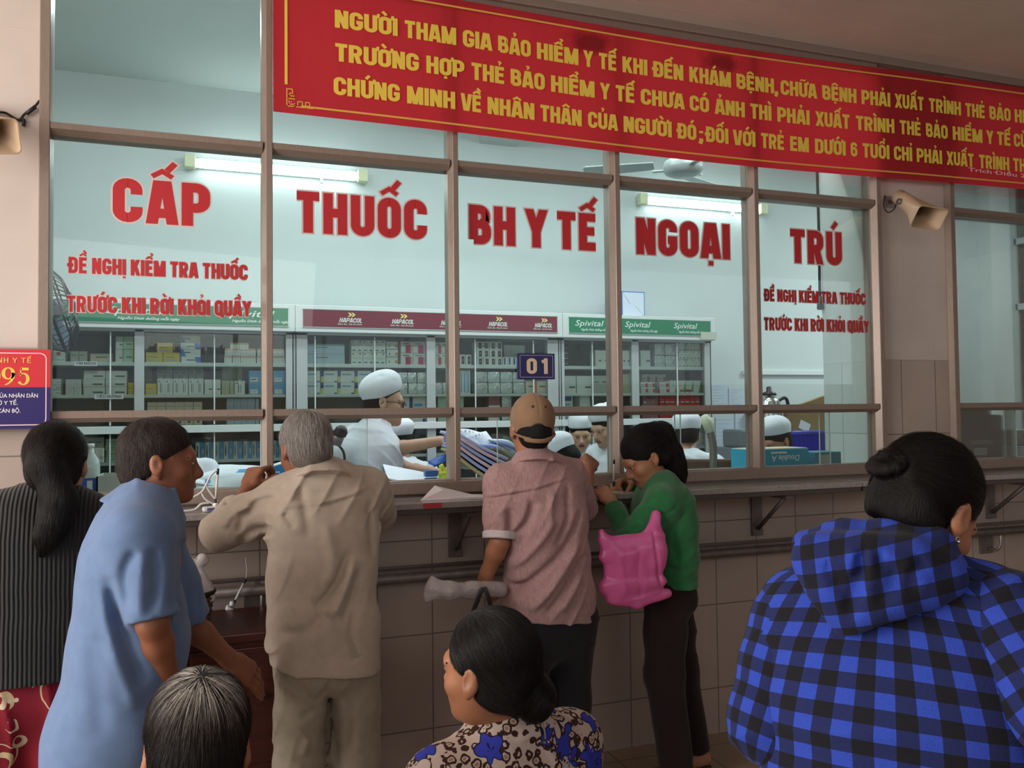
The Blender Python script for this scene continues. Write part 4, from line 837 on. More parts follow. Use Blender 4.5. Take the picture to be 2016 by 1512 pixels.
b = MB(); b.cbox(-.05, .04, -.03, .03, 0, .135, m_pw, .004, Matrix.Rotation(-.25, 4, 'Y')); b.build('body', r); b = MB(); b.box(-.02, .042, -.0315, -.0305, .05, .13, m_pblue, Matrix.Rotation(-.25, 4, 'Y')); b.build('printed_panel', r)
# low cardboard tray and a bottle at the left
p = at(215, 960, .35); b = MB(); x0, x1 = at(195, 950, .3)[0], at(268, 950, .3)[0]
m_tray = mat('grey_tray', (.46, .48, .44), .6)
b.box(x0, x1, .22, .225, CT, 1.31, m_tray); b.box(x0, x1, .42, .425, CT, 1.31, m_tray); b.box(x0, x0+.005, .22, .425, CT, 1.31, m_tray); b.box(x1-.005, x1, .22, .425, CT, 1.31, m_tray); b.box(x0, x1, .22, .425, CT, CT+.005, m_tray); tag(b.build('storage_tray'), 'grey open tray on the inner counter right of the water bottle', 'tray')
p = at(178, 950, .3); r = empty('water_bottle', (float(p[0]), .3, CT), 0, 'clear plastic water bottle with blue label behind the ponytail', 'bottle')
b = MB(); b.lathe([(0, 0), (.035, 0), (.037, .01), (.036, .14), (.032, .17), (.014, .2), (.0135, .222), (0, .222)], mat('bottle_plastic', (.55, .64, .62), .1), 24); b.build('bottle_body', r)
b = MB(); b.lathe([(.0375, .035), (.0378, .04), (.0378, .095), (.0375, .1)], mat('bottle_label', (.04, .1, .42), .4), 24); b.box(-.008, .012, -.0388, -.036, .045, .09, PAL['white']); b.build('label_band', r)
b = MB(); b.lathe([(0, .238), (.015, .237), (.0155, .222), (.0, .221)], m_white, 16); b.build('cap', r)
# stack of files by the pharmacist
G = 'record files heaped on the counter'
base = at(955, 930, .35)
for k, (mt, lab, dx, dz, rl, w) in enumerate(((m_py, 'olive record file lowest of the leaning heap', -.02, .03, .62, .30), (m_pb, 'blue record file, second from below in the leaning heap', -.01, .045, .60, .30), (m_pp, 'pink-edged record file in the middle of the leaning heap', 0.0, .06, .57, .30), (m_pb, 'blue file above the pink-edged one in the leaning heap', 0.0, .078, .54, .29), (m_pp, 'pale pink file just under the topmost blue file', .005, .094, .50, .28), (mat('sheet_lilac', (.42, .46, .72), .7), 'lilac blue file topmost of the leaning heap', -.01, .115, .46, .28))):
    sheet('record_file', base[0]+dx-.05, .33, CT+dz*1.25+.055, w, .24, .03*k-.05, .05, .003, mt, lab, G, rl, 'file', .014)
for k, (mt, lab, dx, dz, rl) in enumerate(((m_py, 'olive green file right of the heap beside the pink shoulder', .16, .08, .5), (m_pb, 'thin blue file in front of the olive green file', .15, .10, .42), (m_pw, 'white sheet on the olive green file by the pink shoulder', .20, .12, .45))):
    sheet('record_file', base[0]+dx, .42, CT+dz+.04, .26, .22, .2, .08, .004, mt, lab, G, rl, 'file', .008)
for k, (dx, dz, lab) in enumerate(((-.05, .17, 'white crumpled sheet standing up behind the heap, taller one'), (.03, .15, 'white crumpled sheet standing up behind the heap, shorter one'))):
    sheet('crumpled_sheet', base[0]+dx, .47, CT+dz, .17, .2, .2+.3*k, 1.25, .014, m_pw, lab, G, .15-.3*k)
p = at(878, 932, .3); r = empty('yellow_pouch', (float(p[0])+.01, .3, CT), 0, 'bright yellow crumpled pouch beside the window post', 'pouch')
bm = bmesh.new(); bmesh.ops.create_icosphere(bm, subdivisions=3, radius=1)
for v in bm.verts:
    q = v.co; k = 1+.18*math.sin(q.x*6+q.z*5)*math.cos(q.y*7+2*q.z); v.co = (q.x*.045*k, q.y*.035*k, max(0, (q.z*k+1)*.045))
b = MB(); b.bm(bm, mat('yellow_plastic', (.62, .72, .06), .35)); b.build('bag', r)
b = MB(); b.tube([(-.02, 0, .08), (-.035, 0, .1), (-.04, .0, .095)], [.012, .014, .008], MATS['yellow_plastic'], 8); b.build('twisted_neck', r)
p = at(848, 942, .26); b = MB(); b.cbox(p[0]-.03, p[0]+.03, .24, .28, 1.255, 1.285, mat('stapler_blue', (.03, .12, .32), .4), .006); b.cbox(p[0]-.028, p[0]+.03, .245, .275, CT, 1.25, MATS['stapler_blue'], .004); tag(b.build('stapler'), 'small blue stapler left of the yellow pouch', 'stapler')
p = at(868, 905, .34); sheet('blue_booklet', p[0], .36, p[2], .10, .05, .3, .5, .003, mat('booklet_blue', (.02, .1, .4), .5), "blue booklet edge below the pharmacist's wrist", None, -.3, 'booklet', .01)
p = at(810, 945, .35); r = empty('document_folder', (float(p[0]), .33, CT+.045), 0, 'dark green folder with pale edge lying before the pharmacist', 'folder')
T = Matrix.Rotation(.22, 4, 'Y') @ Matrix.Rotation(.3, 4, 'X'); b = MB(); b.cbox(-.13, .15, -.08, .1, -.012, .0, mat('folder_green', (.01, .16, .12), .4), .003, T); b.build('cover', r)
b = MB(); b.cbox(-.13, .16, -.083, .103, .001, .007, m_pw, .002, T); b.build('sheets', r)
# things at the right end: blue basket, board, carton of paper
p0, p1 = at(1545, 895, .55), at(1632, 895, .55)
p0, p1 = at(1548, 897, 1.02), at(1650, 897, 1.02)
r = empty('plastic_basket', (float(p0[0]+p1[0])/2, 1.09, 1.2005), 0, 'dark blue plastic basket beside the inner white column', 'basket'); m_bk = mat('basket_blue', (.012, .022, .42), .35)
b = MB()
x0, x1 = -float(p1[0]-p0[0])/2, float(p1[0]-p0[0])/2
for zz in (0.004,): b.box(x0, x1, -.1, .1, 0, .006, m_bk)
def wallx(xa, xb, y): 
    b.box(xa, xb, y-.004, y+.004, 0, .19, m_bk)
    for k in range(12): b.box(xa+(xb-xa)*(k+.2)/12, xa+(xb-xa)*(k+.5)/12, y-.007, y+.007, .02, .175, m_bk)
wallx(x0, x1, -.1); wallx(x0, x1, .1)
for x in (x0, x1): b.box(x-.004, x+.004, -.1, .1, 0, .19, m_bk)
b.build('basket_body', r)
b = MB(); b.tube([(x0-.006, -.106, .19), (x1+.006, -.106, .19), (x1+.006, .106, .19), (x0-.006, .106, .19)], .009, mat('basket_rim', (.05, .07, .5), .3), 8, closed=True); b.build('rim', r)
r = empty('paper_carton', (2.86, .24, CT), 0, 'turquoise carton with upside-down white lettering on the sill', 'carton'); m_tq = mat('turquoise_carton', (.02, .32, .48), .45)
b = MB(); b.cbox(-.24, .12, -.09, .09, 0, .137, m_tq, .003); b.build('box', r)
b = MB(); T = Matrix.Translation((-.04, -.0915, .105)) @ Matrix.Rotation(PI, 4, 'Y'); small_text(b, 'Double A', -.10, .075, 0, .03, 0, m_white, .02, .15, T); b.box(-.12, -.02, -.0925, -.091, .115, .125, m_white); b.build('lettering', r)
b = MB(); b.cbox(-.235, .115, -.085, .085, .137, .142, mat('carton_lid_cream', (.62, .56, .42), .7), .002); b.build('lid', r)
b = MB(); b.cbox(3.03, 3.2, .16, .32, CT, 1.315, mat('teal_box', (.05, .22, .30), .5), .003); b.box(3.05, 3.13, .158, .16, CT+.02, 1.30, PAL['grey']); tag(b.build('teal_carton'), 'small teal carton right of the turquoise one on the sill', 'carton')
m_cardb = mat('brown_cardboard', (.30, .20, .08), .75, noise=.1, nscale=10)
r = empty('cardboard_sheet', (4.05, 1.25, 1.2005), 0, 'brown sloping cardboard with a white paper behind the blue basket', 'cardboard')
A = [at(x, y, 1.35) for x, y in ((1548, 890), (1545, 800), (1575, 796), (1630, 776), (1640, 890))]; A[0][2] = A[-1][2] = 1.2005
b = MB(); b.prism([(float(q[0])-4.05, float(q[2])-1.2) for q in A], 'y', .08, .12, m_cardb); b.build('sheet', r)
q0, q1 = at(1568, 850, 1.33), at(1600, 828, 1.33); b = MB(); cx, cz = (q0[0]+q1[0])/2-4.05, (q0[2]+q1[2])/2-1.2
b.box(-.045, .045, -.006, -.004, -.03, .03, m_pw, Matrix.Translation((cx, .085, cz)) @ Matrix.Rotation(.4, 4, 'Y')); b.build('taped_paper', r)
b = MB(); b.box(3.32, 4.45, .98, 1.5, 0, 1.2, m_cnt); o = b.build('side_table'); tag(o, 'grey side cabinet carrying the kettle and the cardboard', 'cabinet')
p = at(1517, 815, 1.35); r = empty('kettle', (float(p[0]), 1.36, 1.2005), 0, 'steel kettle with black handle behind the capped seated clerk', 'kettle'); kz = float(p[2])-1.2
b = MB(); b.lathe([(0, 0), (.085, 0), (.09, .02), (.085, .3), (.07, .4), (.05, .43), (0, .44)], mat('kettle_steel', (.5, .5, .48), .2, .9), 28); b.build('body', r)
b = MB(); b.lathe([(0, .44), (.05, .44), (.045, .46), (.02, .47), (.018, .50), (0, .505)], m_dark, 20); b.build('lid', r)
b = MB(); b.tube(catmull([(.07, 0, .4), (.14, 0, .42), (.16, 0, .3), (.13, 0, .16), (.085, 0, .12)], 6), .012, m_dark, 8); b.build('handle', r)
# bent metal pipe with a cream collar, and the grey machine
p = [at(x, y, .60) for x, y in ((1386, 818), (1392, 832), (1398, 850), (1404, 880), (1404, 925))]
r = empty('flexible_pipe', tuple(map(float, p[-1])), 0, 'bent metal pipe with a cream collar standing behind the green woman', 'pipe'); Rl = [Vector(q)-Vector(p[-1]) for q in p]
b = MB(); b.tube(catmull([Rl[1], Rl[2], Rl[3], Rl[4], Rl[4]+Vector((0, 0, -.15))], 6), .022, mat('pipe_bronze', (.22, .19, .15), .35, .7), 12); b.build('tube', r)
b = MB(); b.tube([Rl[0], Rl[1], Rl[2]], [.02, .03, .024], mat('pipe_cream', (.62, .64, .48), .4), 14); b.build('collar', r)
b = MB(); b.lathe([(0, 0), (.1, 0), (.1, .01), (.03, .02), (0, .02)], m_dsteel, 20, Matrix.Translation(Rl[4]+Vector((0, 0, -.165)))); b.tube([Rl[4]+Vector((0, 0, -.16)), Rl[4]+Vector((0, 0, -1.26+.0))], .02, m_dsteel, 8); b.build('foot', r)
b = MB(); a, c = at(1444, 845, 1.8), at(1480, 880, 1.8); b.cbox(a[0], c[0]+.12, 1.7, 1.95, c[2], a[2], mat('machine_grey', (.16, .18, .20), .4), .02); b.cbox(a[0]-.02, c[0]+.2, 1.65, 2.0, .0, c[2]-.002, mat('machine_table', (.20, .23, .25), .5), .004); tag(b.build('grey_machine'), 'dark grey machine on a stand against the back wall', 'machine')
b = MB(); a, c = at(1465, 812, 2.6), at(1484, 838, 2.6); b.cbox(a[0], c[0], 2.54, 2.598, c[2], a[2], PAL['cream'], .004); b.box((a[0]+c[0])/2, (a[0]+c[0])/2+.02, 2.536, 2.54, c[2]+.05, a[2]-.03, m_dark); tag(b.build('switch_box'), 'small cream switch box on the back wall above the grey machine', 'switch')
# right window: printer, clear stand, papers
r = empty('printer', (4.62, .42, CT), 0, 'black printer with a pale sticker behind the window on the far right', 'printer')
a, c = at(1874, 815, .3), at(1985, 900, .3); w2 = float(c[0]-a[0]); r.location.x = float(a[0]+c[0])/2
b = MB(); b.cbox(-w2/2, w2/2-.12, -.12, .2, 0, .33, m_dark, .012); b.cbox(w2/2-.2, w2/2, -.1, .2, 0, .30, mat('printer_side', (.02, .02, .024), .35), .02); b.build('body', r)
b = MB(); b.cbox(-.08, .1, -.125, -.118, .12, .145, mat('printer_slot', (.16, .17, .17), .5), .003); b.box(-.05, .05, -.1225, -.1205, .055, .1, PAL['grey']); b.build('sticker', r)
sheet('loose_sheet', float(at(1900, 900, .2)[0]), .22, CT+.03, .2, .14, .2, .1, .006, m_pb, 'bluish sheet before the black printer', 'papers before the printer'); sheet('loose_sheet', float(at(1960, 897, .2)[0]), .22, CT+.03, .22, .14, -.1, .12, .006, mat('sheet_lime', (.55, .55, .2), .7), 'yellowish sheet right before the black printer', 'papers before the printer')
r = empty('paper_tray', (float(at(2005, 880, .4)[0]), .42, CT), 0, 'pale blue paper tray right of the black printer', 'tray'); b = MB(); b.cbox(-.08, .2, -.1, .15, 0, .10, mat('tray_blue', (.42, .52, .56), .4), .004); b.build('tray', r); b = MB(); b.cbox(-.05, .15, -.06, .12, .105, .2, mat('device_grey', (.30, .31, .32), .4), .01); b.tube([(0, -.07, .16), (.06, -.07, .17)], .02, m_dark, 8); b.build('device', r)
# lamp far back in the dark room
p = at(1980, 445, 2.0)
r = empty('far_lamp', (8.6, 2.6, 3.6), 0, 'small lit lamp in the dark room beyond the glazed partition', 'lamp'); q = atD(1981, 445, 10.6); r.location = tuple(map(float, q))
b = MB(); b.cbox(-.06, .09, -.05, .05, -.03, .04, m_tube, .01); b.build('bulb', r); b = MB(); b.cbox(-.07, .1, -.06, .06, .04, .07, m_cabw, .006); b.tube([(0, 0, .07), (0, 0, 3.825-r.location.z)], .008, m_cabw, 8); b.build('hanger', r)
# ------------------------------------------------------------------ smooth solids: fields blended together and meshed in one skin
def smin(a, b, k):
    h = np.maximum(k-np.abs(a-b), 0)/k; return np.minimum(a, b)-h*h*k*.25
V3 = lambda p: np.asarray(p, float)
def unit(v): v = V3(v); return v/np.linalg.norm(v)
def lerp(a, b, t): return V3(a)*(1-t)+V3(b)*t
class Field:
    def __init__(s): s.ops = []; s.lo = np.full(3, 1e9); s.hi = np.full(3, -1e9); s.disp = []
    def _b(s, pts, r):
        for p in pts: s.lo = np.minimum(s.lo, V3(p)-r); s.hi = np.maximum(s.hi, V3(p)+r)
    def _op(s, fn, k, mode): s.ops.append((mode, fn, max(k, 1e-4)))
    def cone(s, a, b, ra, rb=None, k=.02, mode='u'):
        a, b = V3(a), V3(b); rb = ra if rb is None else rb; ab = b-a; L2 = max(ab@ab, 1e-9)
        if mode == 'u': s._b((a, b), max(ra, rb))
        def fn(P):
            q = P-a; t = np.clip(q@ab/L2, 0, 1); return np.sqrt(((q-t[:, None]*ab)**2).sum(1))-(ra+(rb-ra)*t)
        s._op(fn, k, mode); return s
    def chain(s, pts, rs, k=.02, mode='u'):
        for i in range(len(pts)-1): s.cone(pts[i], pts[i+1], rs[i], rs[i+1], k, mode)
    def ell(s, c, r, R=None, k=.02, mode='u'):
        c = V3(c); r = V3(r); 
        if mode == 'u': s._b((c,), r.max())
        R = None if R is None else np.asarray(R, float)
        def fn(P):
            q = P-c
            if R is not None: q = q@R
            k0 = np.sqrt(((q/r)**2).sum(1)); k1 = np.sqrt(((q/(r*r))**2).sum(1)); return k0*(k0-1)/np.maximum(k1, 1e-9)
        s._op(fn, k, mode); return s
    def seg(s, a, b, lat, ra, rb, k=.03, mode='u', n=2.3, cap=1.0):
        """tapered bar of oval section: ra and rb are (half width along lat, half depth)"""
        a, b = V3(a), V3(b); ab = b-a; L = np.linalg.norm(ab); ax = ab/L; lat = V3(lat); lat = unit(lat-ax*(lat@ax)); dep = np.cross(ax, lat); ra, rb = V3(ra), V3(rb)
        if mode == 'u': s._b((a, b), max(ra.max(), rb.max()))
        def fn(P):
            q = P-a; z = q@ax; t = np.clip(z/L, 0, 1); rx = ra[0]+(rb[0]-ra[0])*t; ry = ra[1]+(rb[1]-ra[1])*t
            e = (np.abs((q@lat)/rx)**n+np.abs((q@dep)/ry)**n)**(1/n); m = np.minimum(rx, ry); o = np.maximum(np.maximum(-z, z-L), 0)/cap
            return (np.sqrt(e*e+(o/m)**2)-1)*m
        s._op(fn, k, mode); return s
    def plane(s, p, nrm, k=.004):
        """cuts away the side the normal points to"""
        p = V3(p); nrm = unit(nrm); s._op(lambda P: (P-p)@nrm, k, 'i'); return s
    def ev(s, P, disp=True):
        D = np.full(len(P), 1e3)
        for mode, fn, k in s.ops:
            d = fn(P)
            D = smin(D, d, k) if mode == 'u' else (-smin(-D, d, k) if mode == 's' else -smin(-D, -d, k))
        if disp:
            for f in s.disp: D = D+f(P)
        return D
    def grad(s, P, e=.002):
        g = np.stack([s.ev(P+np.eye(3)[i]*e, False)-s.ev(P-np.eye(3)[i]*e, False) for i in range(3)], 1); return g/np.maximum(np.linalg.norm(g, axis=1), 1e-9)[:, None]
    def mesh(s, res=.006, pad=.02, zmin=None):
        B = 8; lo = s.lo-pad; hi = s.hi+pad
        if zmin is not None: lo[2] = max(lo[2], zmin)
        nb = np.maximum(np.ceil((hi-lo)/(res*B)).astype(int), 1); bs = res*B
        I = np.stack(np.meshgrid(*[np.arange(n) for n in nb], indexing='ij'), -1).reshape(-1, 3); C = lo+(I+.5)*bs
        rad = bs*.87; slack = rad+.025; cd = []; Dc = np.full(len(C), 1e3)
        for mode, fn, k in s.ops:
            d = fn(C); cd.append(d); Dc = smin(Dc, d, k) if mode == 'u' else (-smin(-Dc, d, k) if mode == 's' else -smin(-Dc, -d, k))
        act = np.abs(Dc) < slack+.01
        N = nb*B+1; G = np.repeat(np.repeat(np.repeat(Dc.reshape(nb), B, 0), B, 1), B, 2); G = np.pad(G, ((0, 1), (0, 1), (0, 1)), mode='edge').astype(np.float32)
        ia = np.nonzero(act)[0]
        g = np.stack(np.meshgrid(*[np.arange(B+1)]*3, indexing='ij'), -1).reshape(-1, 3)
        P = (lo+I[ia][:, None, :]*bs+g[None]*res); m = g.shape[0]; D = np.full((len(ia), m), 1e3)
        for (mode, fn, k), d0 in zip(s.ops, cd):
            sel = np.nonzero(d0[ia] < slack+k) [0] if mode != 'i' else np.nonzero(d0[ia] > -slack-k)[0]
            if len(sel) == 0: continue
            d = fn(P[sel].reshape(-1, 3)).reshape(-1, m); x = D[sel]
            D[sel] = smin(x, d, k) if mode == 'u' else (-smin(-x, d, k) if mode == 's' else -smin(-x, -d, k))
        for f in s.disp: D += f(P.reshape(-1, 3)).reshape(-1, m)
        idx = (I[ia][:, None, :]*B+g[None]); G[idx[..., 0], idx[..., 1], idx[..., 2]] = D
        for ax in range(3):
            sl = [slice(None)]*3
            for e in (0, -1): sl[ax] = e; G[tuple(sl)] = np.maximum(G[tuple(sl)], 1e-4)
        ins = G < 0; NC = N-1; cid = lambda c: (c[:, 0]*NC[1]+c[:, 1])*NC[2]+c[:, 2]
        cells, pts, quads = [], [], []
        for ax in range(3):
            s0 = [slice(None)]*3; s1 = [slice(None)]*3; s0[ax] = slice(0, -1); s1[ax] = slice(1, None)
            e = np.argwhere(ins[tuple(s0)] != ins[tuple(s1)])
            if len(e) == 0: continue
            e2 = e.copy(); e2[:, ax] += 1; va = G[e[:, 0], e[:, 1], e[:, 2]]; vb = G[e2[:, 0], e2[:, 1], e2[:, 2]]; t = va/(va-vb)
            p = e.astype(float); p[:, ax] += t; u, v = (ax+1) % 3, (ax+2) % 3
            ok = (e[:, u] > 0) & (e[:, v] > 0) & (e[:, u] < NC[u]) & (e[:, v] < NC[v]); e, p, va = e[ok], p[ok], va[ok]; q = []
            for du, dv in ((-1, -1), (0, -1), (0, 0), (-1, 0)):
                c = e.copy(); c[:, u] += du; c[:, v] += dv; i = cid(c); q.append(i); cells.append(i); pts.append(p)
            q = np.stack(q, 1); q[va >= 0] = q[va >= 0][:, ::-1]; quads.append(q)
        cells = np.concatenate(cells); pts = np.concatenate(pts); quads = np.concatenate(quads)
        un, inv = np.unique(cells, return_inverse=True); cnt = np.bincount(inv)
        Vv = np.stack([np.bincount(inv, pts[:, i])/cnt for i in range(3)], 1)*res+lo
        return Vv, np.searchsorted(un, quads)
def solid(name, fld, mt, root, res=.006, regions=(), uv=None, smooth=0, zmin=None):
    """mesh a field, in the frame of its root; regions = [(test on face centres, material)]"""
    Vv, Q = fld.mesh(res, zmin=zmin); loc = V3(root.location) if root is not None else np.zeros(3)
    for _ in range(smooth):
        acc = np.zeros_like(Vv); n = np.zeros(len(Vv))
        for i in range(4):
            for j in ((i+1) % 4, (i+3) % 4):
                for a in range(3): acc[:, a] += np.bincount(Q[:, i], Vv[Q[:, j], a], len(Vv))
                n += np.bincount(Q[:, i], minlength=len(Vv))
        Vv = Vv*.5+acc/np.maximum(n, 1)[:, None]*.5
    me = bpy.data.meshes.new(name); me.vertices.add(len(Vv)); me.vertices.foreach_set('co', (Vv-loc).astype(np.float32).ravel())
    me.loops.add(Q.size); me.loops.foreach_set('vertex_index', Q.astype(np.int32).ravel()); me.polygons.add(len(Q))
    me.polygons.foreach_set('loop_start', np.arange(0, Q.size, 4, dtype=np.int32)); me.polygons.foreach_set('use_smooth', np.ones(len(Q), bool))
    me.materials.append(mt)
    if regions:
        fc = Vv[Q].mean(1); mi = np.zeros(len(Q), np.int32)
        for k, (test, m2) in enumerate(regions): me.materials.append(m2); mi[test(fc)] = k+1
        me.polygons.foreach_set('material_index', mi)
    if uv is not None:
        a = me.attributes.new('cloth', 'FLOAT_VECTOR', 'POINT'); a.data.foreach_set('vector', uv(Vv).astype(np.float32).ravel())
    me.update(calc_edges=True); me.validate()
    o = bpy.data.objects.new(name, me); COL.objects.link(o)
    if root is not None: o.parent = root
    return o
def seg_dist(P, a, b):
    a, b = V3(a), V3(b); ab = b-a; t = np.clip((P-a)@ab/max(ab@ab, 1e-9), 0, 1); return np.sqrt(((P-a-t[:, None]*ab)**2).sum(1)), t
def crease(pts, amp, width):
    """valley (amp > 0) or ridge (amp < 0) in cloth along a line of points"""
    pts = [V3(p) for p in pts]
    def f(P):
        lo = np.min(pts, 0)-width*2.5; hi = np.max(pts, 0)+width*2.5; out = np.zeros(len(P)); m = np.all((P > lo) & (P < hi), 1)
        if not m.any(): return out
        Q = P[m]; best = np.full(len(Q), 9.); fade = np.ones(len(Q)); n = len(pts)-1
        for i in range(n):
            d, t = seg_dist(Q, pts[i], pts[i+1]); b_ = d < best; best[b_] = d[b_]; u = (i+t[b_])/n; fade[b_] = np.clip(np.minimum(u, 1-u)*5+.15, 0, 1)
        out[m] = amp*fade*np.exp(-(best/width)**2); return out
    return f
def rumple(amp, sx, sy, sz, seed=0):
    """soft irregular waves"""
    r = np.random.RandomState(seed); K = r.normal(size=(7, 3))*np.array([sx, sy, sz]); ph = r.uniform(0, 6.28, 7); am = r.uniform(.5, 1, 7)
    def f(P):
        w = .35*np.sin(P@(K[0]*.5)+ph[3]); o = 0
        for k, p_, a in zip(K, ph, am): o = o+a*np.sin(P@k+p_+w*2)
        return amp*o/4
    return f
def snapcrease(f, pts, amp, width):
    """crease whose line is first drawn onto the surface of the field"""
    P = np.array([V3(v) for v in catmull(pts, 5)])
    for _ in range(6): P = P-f.grad(P)*f.ev(P, False)[:, None]
    return crease(list(P), amp, width)
def wrinkle(amp, lam, dirs, seed=0, power=2.5):
    """drapery: wavering ridges that come and go, one family for every direction across the folds"""
    r = np.random.RandomState(seed); fam = []
    for d in dirs: fam.append((unit(d)*PI/lam, r.normal(size=(3, 3))*5.5, r.uniform(0, 6.28, 3), r.normal(size=(2, 3))*7, r.uniform(0, 6.28, 2), r.uniform(0, 3)))
    def f(P):
        out = np.zeros(len(P))
        for k, A, ph, B, pb, p0 in fam:
            u = P@k+p0+.75*(np.sin(P@A[0]+ph[0])+np.sin(P@A[1]+ph[1])*.7+np.sin(P@A[2]+ph[2])*.5); m = np.clip(.25+1.0*np.sin(P@B[0]+pb[0])*np.sin(P@B[1]+pb[1]), 0, 1)
            out -= amp*((1-np.abs(np.sin(u)))**power-.25)*m
        return out
    return f
def rot_xyz(yaw=0, pitch=0, roll=0):
    """head frame: yaw turns left (+), pitch nods down (+), roll leans to the right (+); columns are right, front, up"""
    return np.array((Euler((0, 0, yaw)).to_matrix() @ Euler((-pitch, 0, 0)).to_matrix() @ Euler((0, roll, 0)).to_matrix()))

# ------------------------------------------------------------------ people
def skin_mat(name, col, rough=.5):
    return mat(name, col, rough, noise=.10, nscale=14, bump=.08, bscale=220, sss=.12)
SK_TAN = skin_mat('skin_tan', (.36, .15, .075)); SK_DARK = skin_mat('skin_dark', (.25, .092, .045)); SK_FAIR = skin_mat('skin_fair', (.50, .30, .20)); SK_MID = skin_mat('skin_mid', (.40, .185, .10))
LIP = mat('lip', (.26, .07, .05), .45); EYEW = mat('eye_white', (.6, .58, .55), .25); IRIS = mat('iris', (.02, .012, .01), .15)
class Head:
    def __init__(s, c, R, k=1.0, fem=False): s.c = V3(c); s.R = np.asarray(R); s.k = k; s.fem = fem
    def p(s, x, y, z): return s.c+s.R@(np.array([x, y, z])*s.k)
    def loc(s, P): return ((P-s.c)@s.R)/s.k
    def add(s, f, ears=True):
        k = s.k; E = lambda c, r, kk=.02, mode='u', R=None: f.ell(s.p(*c), V3(r)*k, s.R if R is None else s.R@R, kk*k, mode)
        C_ = lambda a, b, ra, rb, kk=.012, mode='u': f.cone(s.p(*a), s.p(*b), ra*k, rb*k, kk*k, mode)
        E((0, -.016, .035), (.073, .092, .082)); E((0, .022, -.02), (.064, .066, .085), .03); E((0, .04, -.07), (.046, .046, .045), .03)
        C_((0, .074, -.097), (0, .07, -.093), .017, .017, .025)
        C_((-.03, .079, .02), (.03, .079, .02), .011, .011, .02)
        for sx in (-1, 1):
            E((sx*.04, .052, -.03), (.024, .026, .022), .02)
            E((sx*.031, .095, -.002), (.016, .013, .010), .015, 's'); E((sx*.031, .0755, -.002), (.0135, .0125, .0125), .004)
            C_((sx*.046, .076, .012), (sx*.018, .087, .012), .005, .006, .012)
        C_((0, .088, .004), (0, .106, -.034), .006, .0115, .014); E((0, .094, -.041), (.0165, .014, .009), .008)
        E((0, .082, -.062), (.026, .012, .012), .012); C_((-.018, .087, -.0605), (.018, .087, -.0605), .0035, .0035, .006); C_((-.015, .087, -.0705), (.015, .087, -.0705), .0045, .0045, .006)
        C_((-.02, .096, -.0655), (.02, .096, -.0655), .0014, .0014, .003, 's')
        if ears:
            for sx in (-1, 1):
                R = np.array(Euler((.2, 0, sx*-.35)).to_matrix())
                E((sx*.077, -.012, -.008), (.009, .019, .031), .008, 'u', R); E((sx*.088, -.008, -.004), (.008, .010, .017), .006, 's', R); E((sx*.074, -.002, -.036), (.006, .009, .010), .006)
    def lip_region(s): return lambda P: (lambda q: (np.abs(q[:, 0]) < .021) & (q[:, 1] > .083) & (q[:, 2] < -.056) & (q[:, 2] > -.0755))(s.loc(P))
    def eyes(s, root, brow=None, lids=False):
        Rm = Matrix([list(r) for r in s.R]); loc = V3(root.location)
        if not lids:
            for sx in (-1, 1):
                b = MB(); T = Matrix.Translation(Vector(s.p(sx*.031, .0775, -.002)-loc)) @ Rm.to_4x4()
                bm = bmesh.new(); bmesh.ops.create_uvsphere(bm, u_segments=16, v_segments=10, radius=.0118*s.k); b.bm(bm, EYEW, T @ Matrix.Diagonal((1.0, 1.0, .62, 1)), True)
                bm = bmesh.new(); bmesh.ops.create_uvsphere(bm, u_segments=14, v_segments=8, radius=.0062*s.k); b.bm(bm, IRIS, T @ Matrix.Translation((0, .0072*s.k, 0)), True); b.build('eye', root)
        if brow is not None:
            for sx in (-1, 1):
                b = MB(); b.tube([Vector(s.p(sx*x, y, z)-loc) for x, y, z in ((.014, .0905, .0165), (.028, .0885, .021), (.044, .078, .0185), (.052, .069, .012))], [.0022*s.k, .0036*s.k, .003*s.k, .0012*s.k], brow, 6); b.build('eyebrow', root)
    def hairfield(s, g=.010, front=.028, side=-.01, nape=-.075, back=0.0):
        """close cap of hair: g thickness, front = height of the hairline"""
        k = s.k; f = Field(); f.ell(s.p(0, -.018-back/2, .036), V3((.073+g, .092+g+back/2, .083+g))*k, s.R); f.ell(s.p(0, -.046, -.03), V3((.058+g, .058+g, .06))*k, s.R, .03*k)
        f.ell(s.p(0, .112, front-.092), V3((.098, .088, .094))*k, s.R, .012*k, 's')
        f.plane(s.p(0, -.05, nape), -s.R[:, 2]+s.R[:, 1]*.35, .01*k)
        for sx in (-1, 1): f.ell(s.p(sx*.082, .002, -.03), V3((.022, .028, .036))*k, s.R, .008*k, 's')
        return f
